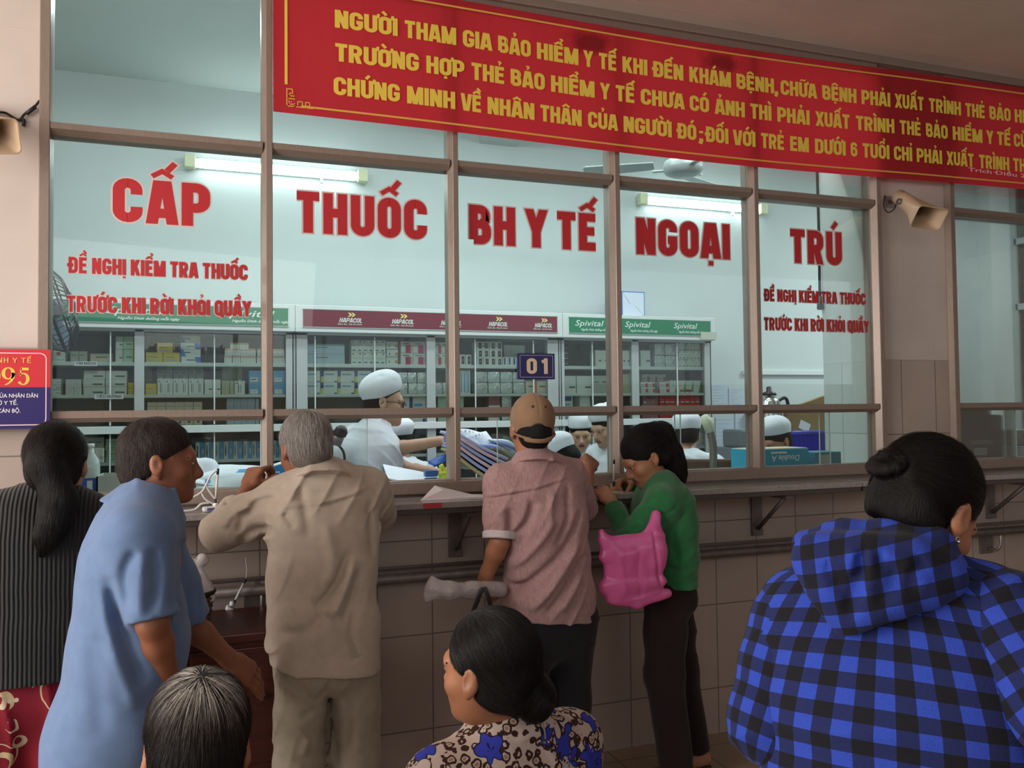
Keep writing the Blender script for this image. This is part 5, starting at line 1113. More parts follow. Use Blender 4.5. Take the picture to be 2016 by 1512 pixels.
def hand(f, wrist, fwd, dorsal, side, curl=(.5, .55, .6, .7), thumb=(.4, .4), k=1.0, spread=.06):
    """palm, four bent fingers and a thumb; side = +1 right hand, -1 left"""
    y = unit(fwd); z = V3(dorsal); z = unit(z-y*(z@y)); x = np.cross(y, z)*1.0     # x points to the right of the hand seen from its back
    W = lambda a, b, c: V3(wrist)+(x*a*(-side)+y*b+z*c)*k                          # a > 0 towards the thumb
    f.seg(W(0, -.012, 0), W(.0, .03, 0), x, (.026*k, .018*k), (.034*k, .016*k), .015*k); f.seg(W(.0, .03, 0), W(0, .082, .0), x, (.034*k, .016*k), (.038*k, .0125*k), .012*k)
    for i, (a, L, r) in enumerate(((.029, .088, .0092), (.010, .098, .0094), (-.010, .09, .0088), (-.029, .072, .0078))):
        c = curl[i]; p = W(a, .08, .001); ang = 0.0; sp = a/.03*spread; pts = [p]
        for j, fr in enumerate((.48, .29, .23)):
            ang += c*(.9, 1.05, .7)[j]; d = (y*math.cos(ang)-z*math.sin(ang))+x*(-side)*sp*(1 if j == 0 else .4); pts.append(pts[-1]+unit(d)*L*fr*k)
        f.chain(pts, [r*1.04*k, r*k, r*.9*k, r*.76*k], .005*k)
        f.cone(W(a*.8, .045, .004), p, .010*k, r*1.1*k, .01*k)
    t0 = W(.020, .018, -.006); d1 = unit(x*(-side)*.75+y*.62-z*(.25+.5*thumb[0])); p1 = t0+d1*.046*k; d2 = unit(x*(-side)*(.45-.5*thumb[1])+y*.85-z*(.2+.5*thumb[1])); p2 = p1+d2*.034*k; p3 = p2+unit(d2-x*(-side)*.3*thumb[1])*.027*k
    f.chain([t0, p1, p2, p3], [.0165*k, .0115*k, .0105*k, .0085*k], .010*k)
def foot(f, ankle, fwd, k=1.0):
    y = unit(fwd); a = V3(ankle); f.seg(a+y*-.05*k+V3((0, 0, -.045*k)), a+y*.05*k+V3((0, 0, -.05*k)), (y[1], -y[0], 0), (.032*k, .035*k), (.042*k, .028*k), .02); f.seg(a+y*.05*k+V3((0, 0, -.052*k)), a+y*.15*k+V3((0, 0, -.062*k)), (y[1], -y[0], 0), (.042*k, .026*k), (.036*k, .014*k), .02); f.cone(a, a+V3((0, 0, -.04*k)), .038*k, .038*k, .02)
    for i in range(5):
        s_ = (i-2)*.016*k; lt = V3((y[1], -y[0], 0)); f.cone(a+y*.145*k+lt*s_+V3((0, 0, -.066*k)), a+y*(.172-.006*abs(i-1))*k+lt*s_*1.1+V3((0, 0, -.068*k)), .0095*k, .0085*k, .006)
def hair_strands(name, fld, roots, flow, steps, step, mt, parent, jitter=.002, r0=.00035, lift=.0015, clump=0):
    """strands that run over the hair surface; flow(P) gives the combing direction"""
    rng = np.random.RandomState(5); P = roots.copy()
    for _ in range(3):
        d = fld.ev(P, False); g = fld.grad(P); P = P-g*d[:, None]
    n = len(P); lines = [P.copy()]; off = rng.normal(size=P.shape)*jitter
    lv = np.abs(rng.normal(size=n))*lift
    cur = P.copy()
    for k in range(steps):
        F_ = flow(cur); F_ = F_/np.maximum(np.linalg.norm(F_, axis=1), 1e-6)[:, None]+off*60; g = fld.grad(cur); F_ = F_-g*(F_*g).sum(1)[:, None]; F_ = F_/np.maximum(np.linalg.norm(F_, axis=1), 1e-6)[:, None]
        cur = cur+F_*step; d = fld.ev(cur, False); g = fld.grad(cur); cur = cur-g*np.clip(d, -.01, .01)[:, None]; lines.append(cur+g*lv[:, None]*(k/steps))
    A = np.stack(lines, 1)-V3(parent.location if parent.parent is None else parent.parent.location)
    h = bpy.data.hair_curves.new(name); h.add_curves([steps+1]*n); h.attributes['position'].data.foreach_set('vector', A.astype(np.float32).ravel())
    ra = h.attributes.get('radius') or h.attributes.new('radius', 'FLOAT', 'POINT'); ra.data.foreach_set('value', np.tile(np.linspace(r0, r0*.35, steps+1), n).astype(np.float32))
    h.materials.append(mt); o = bpy.data.objects.new(name, h); COL.objects.link(o); o.parent = parent; o['kind'] = 'stuff'; return o
def scalp_roots(h, fld, n, seed=1):
    rng = np.random.RandomState(seed); d = rng.normal(size=(n*3, 3)); d /= np.linalg.norm(d, axis=1)[:, None]
    q = np.array([0, -.018, .036])+d*np.array([.083, .102, .093]); P = h.c+(q*h.k)@h.R.T
    ok = np.abs(fld.ev(P, False)) < .006*h.k
    return P[ok][:n]
def hair_mat(name, col, rough=.6, streak=.5, scale=(90, 90, 8)):
    return mat(name, col, rough, noise=streak, nscale=4, stretch=scale, bump=.5, bscale=6, spec=.2)
def strand_mat(name, c0, c1, rough=.35):
    m = bpy.data.materials.new(name); m.use_nodes = True; nt = m.node_tree; b = nt.nodes['Principled BSDF']; i = _n(nt, 'ShaderNodeHairInfo'); r = _n(nt, 'ShaderNodeValToRGB')
    r.color_ramp.elements[0].color = (*c0, 1); r.color_ramp.elements[1].color = (*c1, 1); nt.links.new(i.outputs['Random'], r.inputs[0]); nt.links.new(r.outputs[0], b.inputs['Base Color']); b.inputs['Roughness'].default_value = rough; b.inputs['Specular IOR Level'].default_value = .28; return m
HB = hair_mat('black_hair', (.007, .0055, .0055)); HBs = strand_mat('black_hair_strand', (.004, .003, .003), (.013, .010, .009))
def limb_body(f, j, k=1.0, arms=True, legs=True):
    """torso, neck and limbs from the joints in j"""
    lat = unit(V3(j['shR'])-V3(j['shL'])); hl = unit(V3(j['hipR'])-V3(j['hipL'])); pel = lerp(j['hipL'], j['hipR'], .5); ch = lerp(j['shL'], j['shR'], .5); wa = lerp(pel, ch, .42); sd = unit(ch-pel)
    f.seg(pel-sd*.03, wa, hl, (.135*k, .09*k), (.115*k, .08*k), .04); f.seg(wa, ch-sd*.06, lat, (.115*k, .08*k), (.135*k, .09*k), .04); f.seg(ch-sd*.07, ch-sd*.02, lat, (.135*k, .085*k), (.13*k, .06*k), .04)
    f.chain([ch-sd*.02, j['neck'], j['head']], [.06*k, .052*k, .050*k], .03)
    for s_ in 'LR':
        f.cone(lerp(ch, j['sh'+s_], .5), j['sh'+s_], .055*k, .046*k, .03)
        if arms: f.chain([j['sh'+s_], j['el'+s_], lerp(j['el'+s_], j['wr'+s_], .3), j['wr'+s_]], [.046*k, .036*k, .0355*k, .0245*k], .015)
        if legs: f.chain([j['hip'+s_], j['kn'+s_], lerp(j['kn'+s_], j['an'+s_], .3), j['an'+s_]], [.070*k, .050*k, .050*k, .034*k], .03)
def at3(px, py, y): return V3(at(px, py, y))
def sub(f, g, k=.015, mode='u'):
    if mode == 'u': f.lo = np.minimum(f.lo, g.lo); f.hi = np.maximum(f.hi, g.hi)
    f._op(lambda P: g.ev(P, False), k, mode)
def sleeve(f, pts, rs, k=.03, hollow=0, wall=.014, flat=True):
    """sleeve along pts that ends open at its last point"""
    g = Field(); pts = [V3(p) for p in pts]; d = unit(pts[-1]-pts[-2]); ext = pts[:-1]+[pts[-1]+d*.03]; g.chain(ext, rs, .02)
    if flat: g.plane(pts[-1], d, .003)
    if hollow: g.cone(pts[-1]-d*hollow, pts[-1]+d*.05, rs[-1]-wall, rs[-1]-wall, .004, 's')
    sub(f, g, k); return g
def ring(f, c, R, rx, ry, r, k=.008, n=16, dip=0.0, a0=0, a1=360):
    """band around a neck: axes are the columns of R"""
    P = []
    for i in range(n+1):
        a = math.radians(a0+(a1-a0)*i/n); P.append(V3(c)+R@np.array([rx*math.cos(a), ry*math.sin(a), dip*math.sin(a)]))
    f.chain(P, [r]*(n+1), k)
def pxcrease(pts, y, amp, width, far=.12):
    """fold running over the side of a garment that faces the hall; pts are pixels on that surface at depth y"""
    W = [at3(px, py, y) for px, py in pts]; W = [V3(v) for v in catmull(W, 4)]; X = np.array(W)[:, [0, 2]]
    def f(P):
        lo = X.min(0)-3*width; hi = X.max(0)+3*width; m = (P[:, 0] > lo[0]) & (P[:, 0] < hi[0]) & (P[:, 2] > lo[1]) & (P[:, 2] < hi[1]) & (P[:, 1] < y+far); out = np.zeros(len(P))
        if not m.any(): return out
        Q = P[m][:, [0, 2]]; best = np.full(len(Q), 9.); fade = np.ones(len(Q)); n = len(X)-1
        for i in range(n):
            ab = X[i+1]-X[i]; t = np.clip((Q-X[i])@ab/max(ab@ab, 1e-9), 0, 1); d = np.sqrt(((Q-X[i]-t[:, None]*ab)**2).sum(1)); b_ = d < best; best[b_] = d[b_]; u = (i+t[b_])/n; fade[b_] = np.clip(np.minimum(u, 1-u)*5, 0, 1)
        out[m] = amp*fade*np.exp(-(best/width)**2); return out
    return f
def cloth(name, col, rough=.85, weave=900, wb=.12, noise=.08, sheen=.12, nscale=30, stretch=None, fold=.55, fscale=5.5):
    """woven cloth: fine weave, slight unevenness and soft ridged wrinkles"""
    if name in MATS: return MATS[name]
    m = mat(name, col, rough, noise=noise, nscale=nscale, bump=wb, bscale=weave, sheen=sheen, spec=.2, stretch=stretch)
    nt = m.node_tree; b = nt.nodes['Principled BSDF']; tc = _n(nt, 'ShaderNodeTexCoord'); wn = _n(nt, 'ShaderNodeTexNoise'); wn.inputs['Scale'].default_value = 3.5
    mp = _n(nt, 'ShaderNodeMapping'); mp.inputs['Rotation'].default_value = (.3, .5, .2); mp.inputs['Scale'].default_value = (1.25, 1.0, .62); nt.links.new(tc.outputs['Object'], wn.inputs['Vector'])
    ad = _n(nt, 'ShaderNodeVectorMath', operation='MULTIPLY_ADD'); ad.inputs[1].default_value = (.22, .22, .22); nt.links.new(wn.outputs['Color'], ad.inputs[0]); nt.links.new(tc.outputs['Object'], ad.inputs[2]); nt.links.new(ad.outputs[0], mp.inputs[0])
    rn = _n(nt, 'ShaderNodeTexNoise'); rn.noise_type = 'RIDGED_MULTIFRACTAL'; rn.inputs['Scale'].default_value = fscale; rn.inputs['Detail'].default_value = 1.5; rn.inputs['Roughness'].default_value = .45; nt.links.new(mp.outputs[0], rn.inputs['Vector'])
    bp = _n(nt, 'ShaderNodeBump'); bp.inputs['Strength'].default_value = fold; bp.inputs['Distance'].default_value = .022; nt.links.new(rn.outputs[0], bp.inputs['Height'])
    old = b.inputs['Normal'].links[0].from_node; nt.links.new(bp.outputs[0], old.inputs['Normal']); return m
def near(P, a, b, r): return seg_dist(P, a, b)[0] < r
def plaid_mat():
    m = bpy.data.materials.new('blue_black_check'); m.use_nodes = True; nt = m.node_tree; b = nt.nodes['Principled BSDF']
    at_ = _n(nt, 'ShaderNodeAttribute'); at_.attribute_name = 'cloth'; sp = _n(nt, 'ShaderNodeSeparateXYZ'); nt.links.new(at_.outputs['Vector'], sp.inputs[0]); outs = []
    for ax in 'XY':
        k = _n(nt, 'ShaderNodeMath', operation='MULTIPLY'); k.inputs[1].default_value = 1/.047; nt.links.new(sp.outputs[ax], k.inputs[0])
        fr = _n(nt, 'ShaderNodeMath', operation='FRACT'); nt.links.new(k.outputs[0], fr.inputs[0]); g = _n(nt, 'ShaderNodeMath', operation='GREATER_THAN'); g.inputs[1].default_value = .5; nt.links.new(fr.outputs[0], g.inputs[0]); outs.append(g)
    a = _n(nt, 'ShaderNodeMath', operation='ADD'); nt.links.new(outs[0].outputs[0], a.inputs[0]); nt.links.new(outs[1].outputs[0], a.inputs[1]); hf = _n(nt, 'ShaderNodeMath', operation='MULTIPLY'); hf.inputs[1].default_value = .5; nt.links.new(a.outputs[0], hf.inputs[0])
    r = _n(nt, 'ShaderNodeValToRGB'); r.color_ramp.interpolation = 'CONSTANT'; e = r.color_ramp.elements; e[0].position = 0; e[0].color = (.030, .066, .42, 1); e[1].position = .25; e[1].color = (.015, .022, .095, 1); n = e.new(.75); n.color = (.010, .010, .014, 1)
    nt.links.new(hf.outputs[0], r.inputs[0])
    tc = _n(nt, 'ShaderNodeTexCoord'); no = _n(nt, 'ShaderNodeTexNoise'); no.inputs['Scale'].default_value = 350; nt.links.new(tc.outputs['Object'], no.inputs['Vector']); mr = _n(nt, 'ShaderNodeMapRange'); mr.inputs[3].default_value = .75; mr.inputs[4].default_value = 1.25; nt.links.new(no.outputs[0], mr.inputs[0])
    mx = _n(nt, 'ShaderNodeMix', data_type='RGBA', blend_type='MULTIPLY'); mx.inputs[0].default_value = 1; nt.links.new(r.outputs[0], mx.inputs[6]); nt.links.new(mr.outputs[0], mx.inputs[7]); nt.links.new(mx.outputs[2], b.inputs['Base Color'])
    bp = _n(nt, 'ShaderNodeBump'); bp.inputs['Strength'].default_value = .2; bp.inputs['Distance'].default_value = .004; nt.links.new(no.outputs[0], bp.inputs['Height']); nt.links.new(bp.outputs[0], b.inputs['Normal'])
    b.inputs['Roughness'].default_value = .9; b.inputs['Specular IOR Level'].default_value = .2; b.inputs['Sheen Weight'].default_value = .05; return m
def spots(name, base, layers, rough=.8):
    """print made of voronoi shapes: layers of (scale, lo, hi, colour, seed, distortion)"""
    m = bpy.data.materials.new(name); m.use_nodes = True; nt = m.node_tree; b = nt.nodes['Principled BSDF']; b.inputs['Roughness'].default_value = rough; b.inputs['Specular IOR Level'].default_value = .2
    tc = _n(nt, 'ShaderNodeTexCoord'); col = None
    for sc, lo, hi, c, off, dist, petals in layers:
        mp = _n(nt, 'ShaderNodeMapping'); mp.inputs['Location'].default_value = off; nt.links.new(tc.outputs['Object'], mp.inputs[0]); src = mp.outputs[0]
        if dist:
            no = _n(nt, 'ShaderNodeTexNoise'); no.inputs['Scale'].default_value = sc*1.3; nt.links.new(src, no.inputs['Vector']); v = _n(nt, 'ShaderNodeVectorMath', operation='SCALE'); v.inputs['Scale'].default_value = dist/sc; nt.links.new(no.outputs['Color'], v.inputs[0]); ad = _n(nt, 'ShaderNodeVectorMath', operation='ADD'); nt.links.new(src, ad.inputs[0]); nt.links.new(v.outputs[0], ad.inputs[1]); src = ad.outputs[0]
        vo = _n(nt, 'ShaderNodeTexVoronoi'); vo.inputs['Scale'].default_value = sc; nt.links.new(src, vo.inputs['Vector']); val = vo.outputs['Distance']
        if petals:
            # distance to the cell centre, scalloped by the angle around it
            ps = _n(nt, 'ShaderNodeVectorMath', operation='SCALE'); ps.inputs['Scale'].default_value = sc; nt.links.new(src, ps.inputs[0]); pp = _n(nt, 'ShaderNodeVectorMath', operation='SCALE'); pp.inputs['Scale'].default_value = sc; nt.links.new(vo.outputs['Position'], pp.inputs[0])
            df = _n(nt, 'ShaderNodeVectorMath', operation='SUBTRACT'); nt.links.new(ps.outputs[0], df.inputs[0]); nt.links.new(pp.outputs[0], df.inputs[1]); sx = _n(nt, 'ShaderNodeSeparateXYZ'); nt.links.new(df.outputs[0], sx.inputs[0])
            an = _n(nt, 'ShaderNodeMath', operation='ARCTAN2'); nt.links.new(sx.outputs['Z'], an.inputs[0]); nt.links.new(sx.outputs['X'], an.inputs[1]); m5 = _n(nt, 'ShaderNodeMath', operation='MULTIPLY'); m5.inputs[1].default_value = petals; nt.links.new(an.outputs[0], m5.inputs[0]); cs = _n(nt, 'ShaderNodeMath', operation='COSINE'); nt.links.new(m5.outputs[0], cs.inputs[0]); mm = _n(nt, 'ShaderNodeMath', operation='MULTIPLY_ADD'); mm.inputs[1].default_value = .07; nt.links.new(cs.outputs[0], mm.inputs[0]); nt.links.new(val, mm.inputs[2]); val = mm.outputs[0]
        g = _n(nt, 'ShaderNodeMath', operation='GREATER_THAN'); g.inputs[1].default_value = lo; nt.links.new(val, g.inputs[0]); l = _n(nt, 'ShaderNodeMath', operation='LESS_THAN'); l.inputs[1].default_value = hi; nt.links.new(val, l.inputs[0]); mu = _n(nt, 'ShaderNodeMath', operation='MULTIPLY'); nt.links.new(g.outputs[0], mu.inputs[0]); nt.links.new(l.outputs[0], mu.inputs[1])
        mx = _n(nt, 'ShaderNodeMix', data_type='RGBA'); nt.links.new(mu.outputs[0], mx.inputs[0]); mx.inputs[7].default_value = (*c, 1)
        if col is None: mx.inputs[6].default_value = (*base, 1)
        else: nt.links.new(col, mx.inputs[6])
        col = mx.outputs[2]
    nt.links.new(col, b.inputs['Base Color']); return m
def collar_flap(f, c, R, r0, r1, h, wall=.006):
    """turned-down shirt collar: a flared band around the neck"""
    R = np.asarray(R); c = V3(c); g = Field(); up = R[:, 2]; g.cone(c-up*h*.45, c+up*h*.55, r1, r0, .004); g.plane(c+up*h*.55, up, .003); g.plane(c-up*h*.5, -up, .003); g.cone(c-up*h*1.2, c+up*h*1.4, r0-.012, r0-.010, .004, 's'); sub(f, g, .003)
def feet(root, f, j, fr, sandal=True):
    for s_ in 'LR': foot(f, j['an'+s_], fr)
def sandals(root, j, fr, col=(.03, .02, .015)):
    y = unit(fr)
    for s_ in 'LR':
        g = Field(); a = j['an'+s_]; lt = V3((y[1], -y[0], 0)); g.seg(a+y*-.06+V3((0, 0, -.074)), a+y*.17+V3((0, 0, -.074)), lt, (.042, .011), (.048, .009), .01); g.chain([a+y*.05+lt*.045+V3((0, 0, -.06)), a+y*.08+V3((0, 0, -.022)), a+y*.05-lt*.045+V3((0, 0, -.06))], [.008]*3, .006)
        solid('sandal', g, mat('sandal_dark', col, .6), root, .005)

def man_in_pink():
    j = dict(head=at3(1047, 843, -.53), neck=at3(1050, 900, -.555), shL=at3(990, 952, -.56), shR=at3(1122, 938, -.50), elL=at3(984, 1068, -.60), wrL=at3(958, 1132, -.56), elR=at3(1150, 1005, -.36), wrR=at3(1158, 922, -.20), hipL=at3(1040, 1225, -.58), hipR=at3(1125, 1220, -.56))
    x0 = (j['hipL'][0]+j['hipR'][0])/2
    for s_, dx, dy in (('L', -.09, 0.0), ('R', .085, .02)):
        j['kn'+s_] = np.array([x0+dx*1.05, -.55+dy, .45]); j['an'+s_] = np.array([x0+dx*1.15, -.60+dy, .085])
    root = empty('person', (float(x0), -.6, 0), 0, 'man from behind in dusty pink shirt, dark trousers and tan cap at window 01', 'person')
    h = Head(j['head'], rot_xyz(-.12, .12, .03), 1.0)
    f = Field(); limb_body(f, j); h.add(f)
    hand(f, j['wrL'], at3(952, 1165, -.53)-j['wrL'], (-1, -.35, 0), side=-1, curl=(.9, 1.0, 1.05, 1.1), thumb=(.5, .8))
    hand(f, j['wrR'], at3(1166, 900, -.12)-j['wrR'], (0.5, -.4, .8), side=1, curl=(.9, .9, .9, .9), thumb=(.6, .7))
    foot(f, j['anL'], (-.1, 1, 0)); foot(f, j['anR'], (.1, 1, 0))
    solid('body', f, SK_TAN, root, .005, [(h.lip_region(), LIP)])
    h.eyes(root, HB)
    hf = h.hairfield(.003, nape=-.088); solid('hair', hf, HB, root, .004)
    # shirt
    m_pink = cloth('pink_chambray', (.40, .24, .235), .85, 700, .15, .16, nscale=160, stretch=(1, 1, .25)); m_cuff = cloth('pale_cuff', (.60, .52, .52), .85)
    L = unit(j['shR']-j['shL']); f = Field(); yb = -.565
    st = [((1080, 1222), .180, .135), ((1080, 1170), .170, .128), ((1080, 1100), .153, .118), ((1070, 1020), .160, .122), ((1064, 965), .158, .098), ((1056, 925), .105, .066)]
    P = [at3(q[0], q[1], yb) for q, _, _ in st]
    for a in range(len(st)-1): f.seg(P[a], P[a+1], L, st[a][1:], st[a+1][1:], .045)
    for s_ in 'LR': f.cone(lerp(P[-1], j['sh'+s_], .35), j['sh'+s_], .064, .064, .05)
    cuff = lerp(j['shL'], j['elL'], .93)
    sl = sleeve(f, [j['shL'], lerp(j['shL'], j['elL'], .5), cuff], [.068, .068, .062], .035)
    sleeve(f, [j['shR'], lerp(j['shR'], j['elR'], .6), lerp(j['shR'], j['elR'], 1.0)], [.066, .062, .060], .035)
    f.plane(at3(1080, 1215, yb), (-.12, 0, -1), .004); f.ell(at3(1082, 1240, yb), (.165, .12, .05), None, .01, 's')
    Rn = rot_xyz(-.1, .35, .05); f.cone(at3(1052, 935, -.565), at3(1050, 902, -.55), .080, .056, .03); collar_flap(f, at3(1051, 906, -.552), Rn, .066, .110, .060)
    f.cone(at3(1048, 862, -.535), at3(1050, 905, -.555), .057, .057, .004, 's')
    f.disp += [pxcrease(q, -.69, a*1.4, w) for q, a, w in (
        ([(1005, 1195), (1060, 1135), (1120, 1070), (1152, 1000)], .012, .014), ([(1040, 1205), (1095, 1140), (1150, 1060)], -.012, .016), ([(1070, 1210), (1120, 1150), (1158, 1090)], .011, .013), ([(1010, 1130), (1060, 1070), (1090, 1020)], -.009, .016),
        ([(1000, 1085), (1040, 1030), (1060, 985)], .008, .013), ([(1100, 1205), (1150, 1130)], -.009, .015), ([(1010, 1000), (1012, 1060), (1006, 1110)], .012, .014), ([(965, 990), (1010, 977), (1060, 966), (1135, 944)], .0035, .0045), ([(965, 983), (1010, 971), (1060, 960), (1135, 938)], -.003, .006),
        ([(1050, 975), (1042, 1030), (1030, 1080)], .006, .012), ([(1090, 965), (1080, 1030)], -.006, .014), ([(980, 990), (985, 1030)], .006, .01), ([(1125, 950), (1118, 1020), (1095, 1080)], .007, .014), ([(1000, 1165), (1050, 1150)], .006, .012))]
    f.disp += [rumple(.003, 22, 10, 14, 3), wrinkle(.0075, .075, [(.8, .1, -.6)], 12)]
    dcu = unit(cuff-j['shL'])
    solid('shirt', f, m_pink, root, .005)
    g = Field(); g.cone(cuff-dcu*.06, cuff+dcu*.05, .066, .0655, .01); g.plane(cuff+dcu*.004, dcu, .004); g.plane(cuff-dcu*.024, -dcu, .004); g.cone(cuff-dcu*.1, cuff+dcu*.1, .050, .050, .004, 's'); g.disp.append(rumple(.0015, 30, 30, 30, 2)); solid('cuff', g, m_cuff, root, .004)['label'] = 'pale turned-up cuff'
    # trousers
    f = Field(); f.seg(at3(1080, 1190, -.57), at3(1082, 1240, -.575), L, (.148, .112), (.158, .118), .03)
    for s_ in 'LR': f.chain([j['hip'+s_]+V3((0, 0, .02)), j['kn'+s_], j['an'+s_]+V3((0, 0, -.02))], [.098, .078, .066], .04)
    f.plane((0, 0, .062), (0, 0, -1)); f.disp += [rumple(.005, 14, 14, 9, 8), wrinkle(.006, .08, [(.6, .1, .8)], 3)]
    solid('trousers', f, cloth('charcoal_trousers', (.012, .012, .015)), root, .007)
    for s_ in 'LR':
        g = Field(); a = j['an'+s_]; g.seg(a+V3((0, -.06, -.07)), a+V3((0, .17, -.07)), (1, 0, 0), (.045, .012), (.05, .010), .01); solid('sandal', g, mat('sandal_sole', (.03, .02, .015), .6), root, .006)
    # cap
    m_cap = cloth('tan_cap_cotton', (.265, .16, .092), .85, 500, .12, .08); g = Field(); Hr = h.R
    g.ell(h.p(0, -.014, .036), (.0845, .106, .096), Hr); g.plane(h.p(0, 0, -.014), -Hr[:, 2]+Hr[:, 1]*.40, .004); g.ell(h.p(0, -.125, -.030), (.038, .05, .036), Hr, .006, 's')
    Rt = Hr@np.array(Euler((.38, 0, 0)).to_matrix()); ring(g, h.p(0, -.013, -.014), Rt, .0815, .103, .0045, .004, 20, 0, -66, 246); ring(g, h.p(0, -.011, -.020), Rt, .081, .105, .0075, .004, 10, 0, 236, 304)
    g.seg(h.p(0, .07, .012), h.p(0, .165, -.002), Hr[:, 0], (.074, .0045), (.05, .004), .01); g.ell(h.p(0, -.014, .132), (.009, .009, .004), Hr, .003)
    for a in range(6):
        an = math.radians(30+60*a); pts = [h.p(.0845*math.sin(t)*math.cos(an), -.014+.106*math.sin(t)*math.sin(an), .036+.096*math.cos(t)) for t in np.linspace(.1, 1.8, 10)]; g.disp.append(crease(pts, .0018, .0035))
    solid('cap', g, m_cap, root, .0035)
    for sx in (-1, 1):
        b = MB(); c = h.p(sx*.024, -.014-.0965, .068); b.lathe([(0, .002), (.0045, .002), (.0055, 0)], mat('eyelet_brown', (.06, .025, .012), .6), 12, Matrix.Translation(Vector(c-V3(root.location))) @ (Vector(h.p(0, -.014, .042)-c)*-1).to_track_quat('Z', 'Y').to_matrix().to_4x4()); b.build('eyelet', root)
    return root, j

# ---- elderly man in beige, leaning on the counter
def old_man():
    j = dict(head=at3(600, 883, -.53), neck=at3(628, 930, -.57), shL=at3(556, 985, -.53), shR=at3(722, 965, -.50), elL=at3(434, 1046, -.40), wrL=at3(487, 962, -.24), elR=at3(745, 1012, -.33), wrR=at3(625, 968, -.19), hipL=at3(602, 1300, -.74), hipR=at3(690, 1295, -.72))
    x0 = float((j['hipL'][0]+j['hipR'][0])/2)
    for s_, dx in (('L', -.09), ('R', .09)): j['kn'+s_] = np.array([x0+dx, -.69, .43]); j['an'+s_] = np.array([x0+dx*1.1, -.72, .085])
    root = empty('person', (x0, -.72, 0), 0, 'grey-haired old man in beige shirt and trousers leaning on the counter', 'person')
    h = Head(j['head'], rot_xyz(.32, .28, .06), 1.0); f = Field(); limb_body(f, j, .9); h.add(f)
    hand(f, j['wrL'], at3(508, 915, -.19)-j['wrL'], (-.6, -.6, .4), side=-1, curl=(.8, .9, 1.0, 1.0), thumb=(.5, .6))
    hand(f, j['wrR'], at3(562, 948, -.10)-j['wrR'], (.1, -.3, 1), side=1, curl=(.3, .35, .4, .5))
    foot(f, j['anL'], (0, 1, 0)); foot(f, j['anR'], (.1, 1, 0))
    solid('body', f, SK_DARK, root, .005, [(h.lip_region(), LIP)]); h.eyes(root, mat('grey_brow', (.3, .28, .26), .6))
    hf = h.hairfield(.011, front=.05, nape=-.085); hr = solid('hair', hf, hair_mat('grey_hair', (.17, .145, .125), .5, .45), root, .004)
    cr = h.p(.01, -.04, .125); hair_strands('hair_strands', hf, scalp_roots(h, hf, 2600), lambda P: (P-cr)*1.0+np.array([0, -.02, -.06]), 7, .008, strand_mat('grey_strand', (.10, .08, .07), (.55, .52, .49)), hr, .0016, .0004, .004)
    m = cloth('beige_shirt', (.46, .38, .305), .85, 600, .1, .07); L = unit(j['shR']-j['shL']); f = Field(); yb = -.60
    st = [((640, 1322), .178, .150, -.73), ((638, 1230), .168, .135, -.70), ((634, 1130), .166, .125, -.66), ((634, 1050), .174, .125, -.62), ((640, 990), .172, .105, -.57), ((640, 945), .105, .07, -.55)]
    P = [at3(q[0], q[1], y) for q, _, _, y in st]
    for a in range(5): f.seg(P[a], P[a+1], L, st[a][1:3], st[a+1][1:3], .05)
    for s_ in 'LR': f.cone(lerp(P[-1], j['sh'+s_], .3), j['sh'+s_], .066, .076, .05)
    sleeve(f, [j['shL'], lerp(j['shL'], j['elL'], .55), j['elL'], lerp(j['elL'], j['wrL'], .55)], [.080, .080, .066, .052], .04)
    sleeve(f, [j['shR'], lerp(j['shR'], j['elR'], .55), j['elR'], lerp(j['elR'], j['wrR'], .85)], [.078, .076, .066, .05], .04)
    f.plane(at3(640, 1312, -.73), (-.12, 0, -1), .004); f.ell(at3(640, 1342, -.73), (.165, .14, .06), None, .01, 's')
    Rn = rot_xyz(.2, .45, .1); f.cone(at3(636, 960, -.57), at3(630, 922, -.56), .080, .054, .03); collar_flap(f, at3(630, 934, -.565), Rn, .064, .108, .058); f.cone(at3(612, 895, -.545), at3(630, 945, -.57), .055, .055, .004, 's')
    f.disp += [pxcrease(q, y, a*1.7, w) for q, y, a, w in (
        ([(690, 1085), (665, 1140), (640, 1175), (615, 1195)], -.79, .012, .014), ([(700, 1100), (675, 1160), (645, 1210)], -.79, -.013, .016), ([(712, 1120), (690, 1180), (668, 1220)], -.79, .008, .013), ([(640, 1030), (655, 1100), (640, 1150)], -.77, -.006, .02),
        ([(538, 1015), (536, 1060), (542, 1110)], -.70, .005, .016), ([(600, 1000), (660, 990), (735, 968)], -.70, .002, .005), ([(540, 1000), (600, 993), (660, 983), (735, 961)], -.70, -.003, .007), ([(728, 985), (724, 1040), (728, 1090)], -.66, .007, .014),
        ([(545, 1250), (600, 1240), (640, 1200)], -.82, .006, .016), ([(700, 1190), (690, 1250), (700, 1300)], -.82, .007, .014), ([(560, 1010), (580, 1040)], -.72, .005, .012), ([(590, 960), (600, 1000), (605, 1060)], -.7, .005, .016),
        ([(520, 985), (480, 1010), (470, 1050)], -.50, .009, .012), ([(500, 990), (455, 1010), (440, 1040)], -.47, -.008, .012), ([(535, 1030), (490, 1045), (470, 1075)], -.5, .009, .014), ([(545, 975), (510, 985), (490, 1000)], -.55, .006, .010), ([(440, 985), (470, 1000), (490, 990)], -.33, .006, .010))]
    f.disp += [rumple(.004, 20, 10, 16, 11), wrinkle(.010, .085, [(.85, .1, -.45)], 5)]; solid('shirt', f, m, root, .005)
    f = Field(); f.seg(at3(640, 1270, -.72), lerp(j['hipL'], j['hipR'], .5), (1, 0, 0), (.155, .125), (.160, .125), .03)
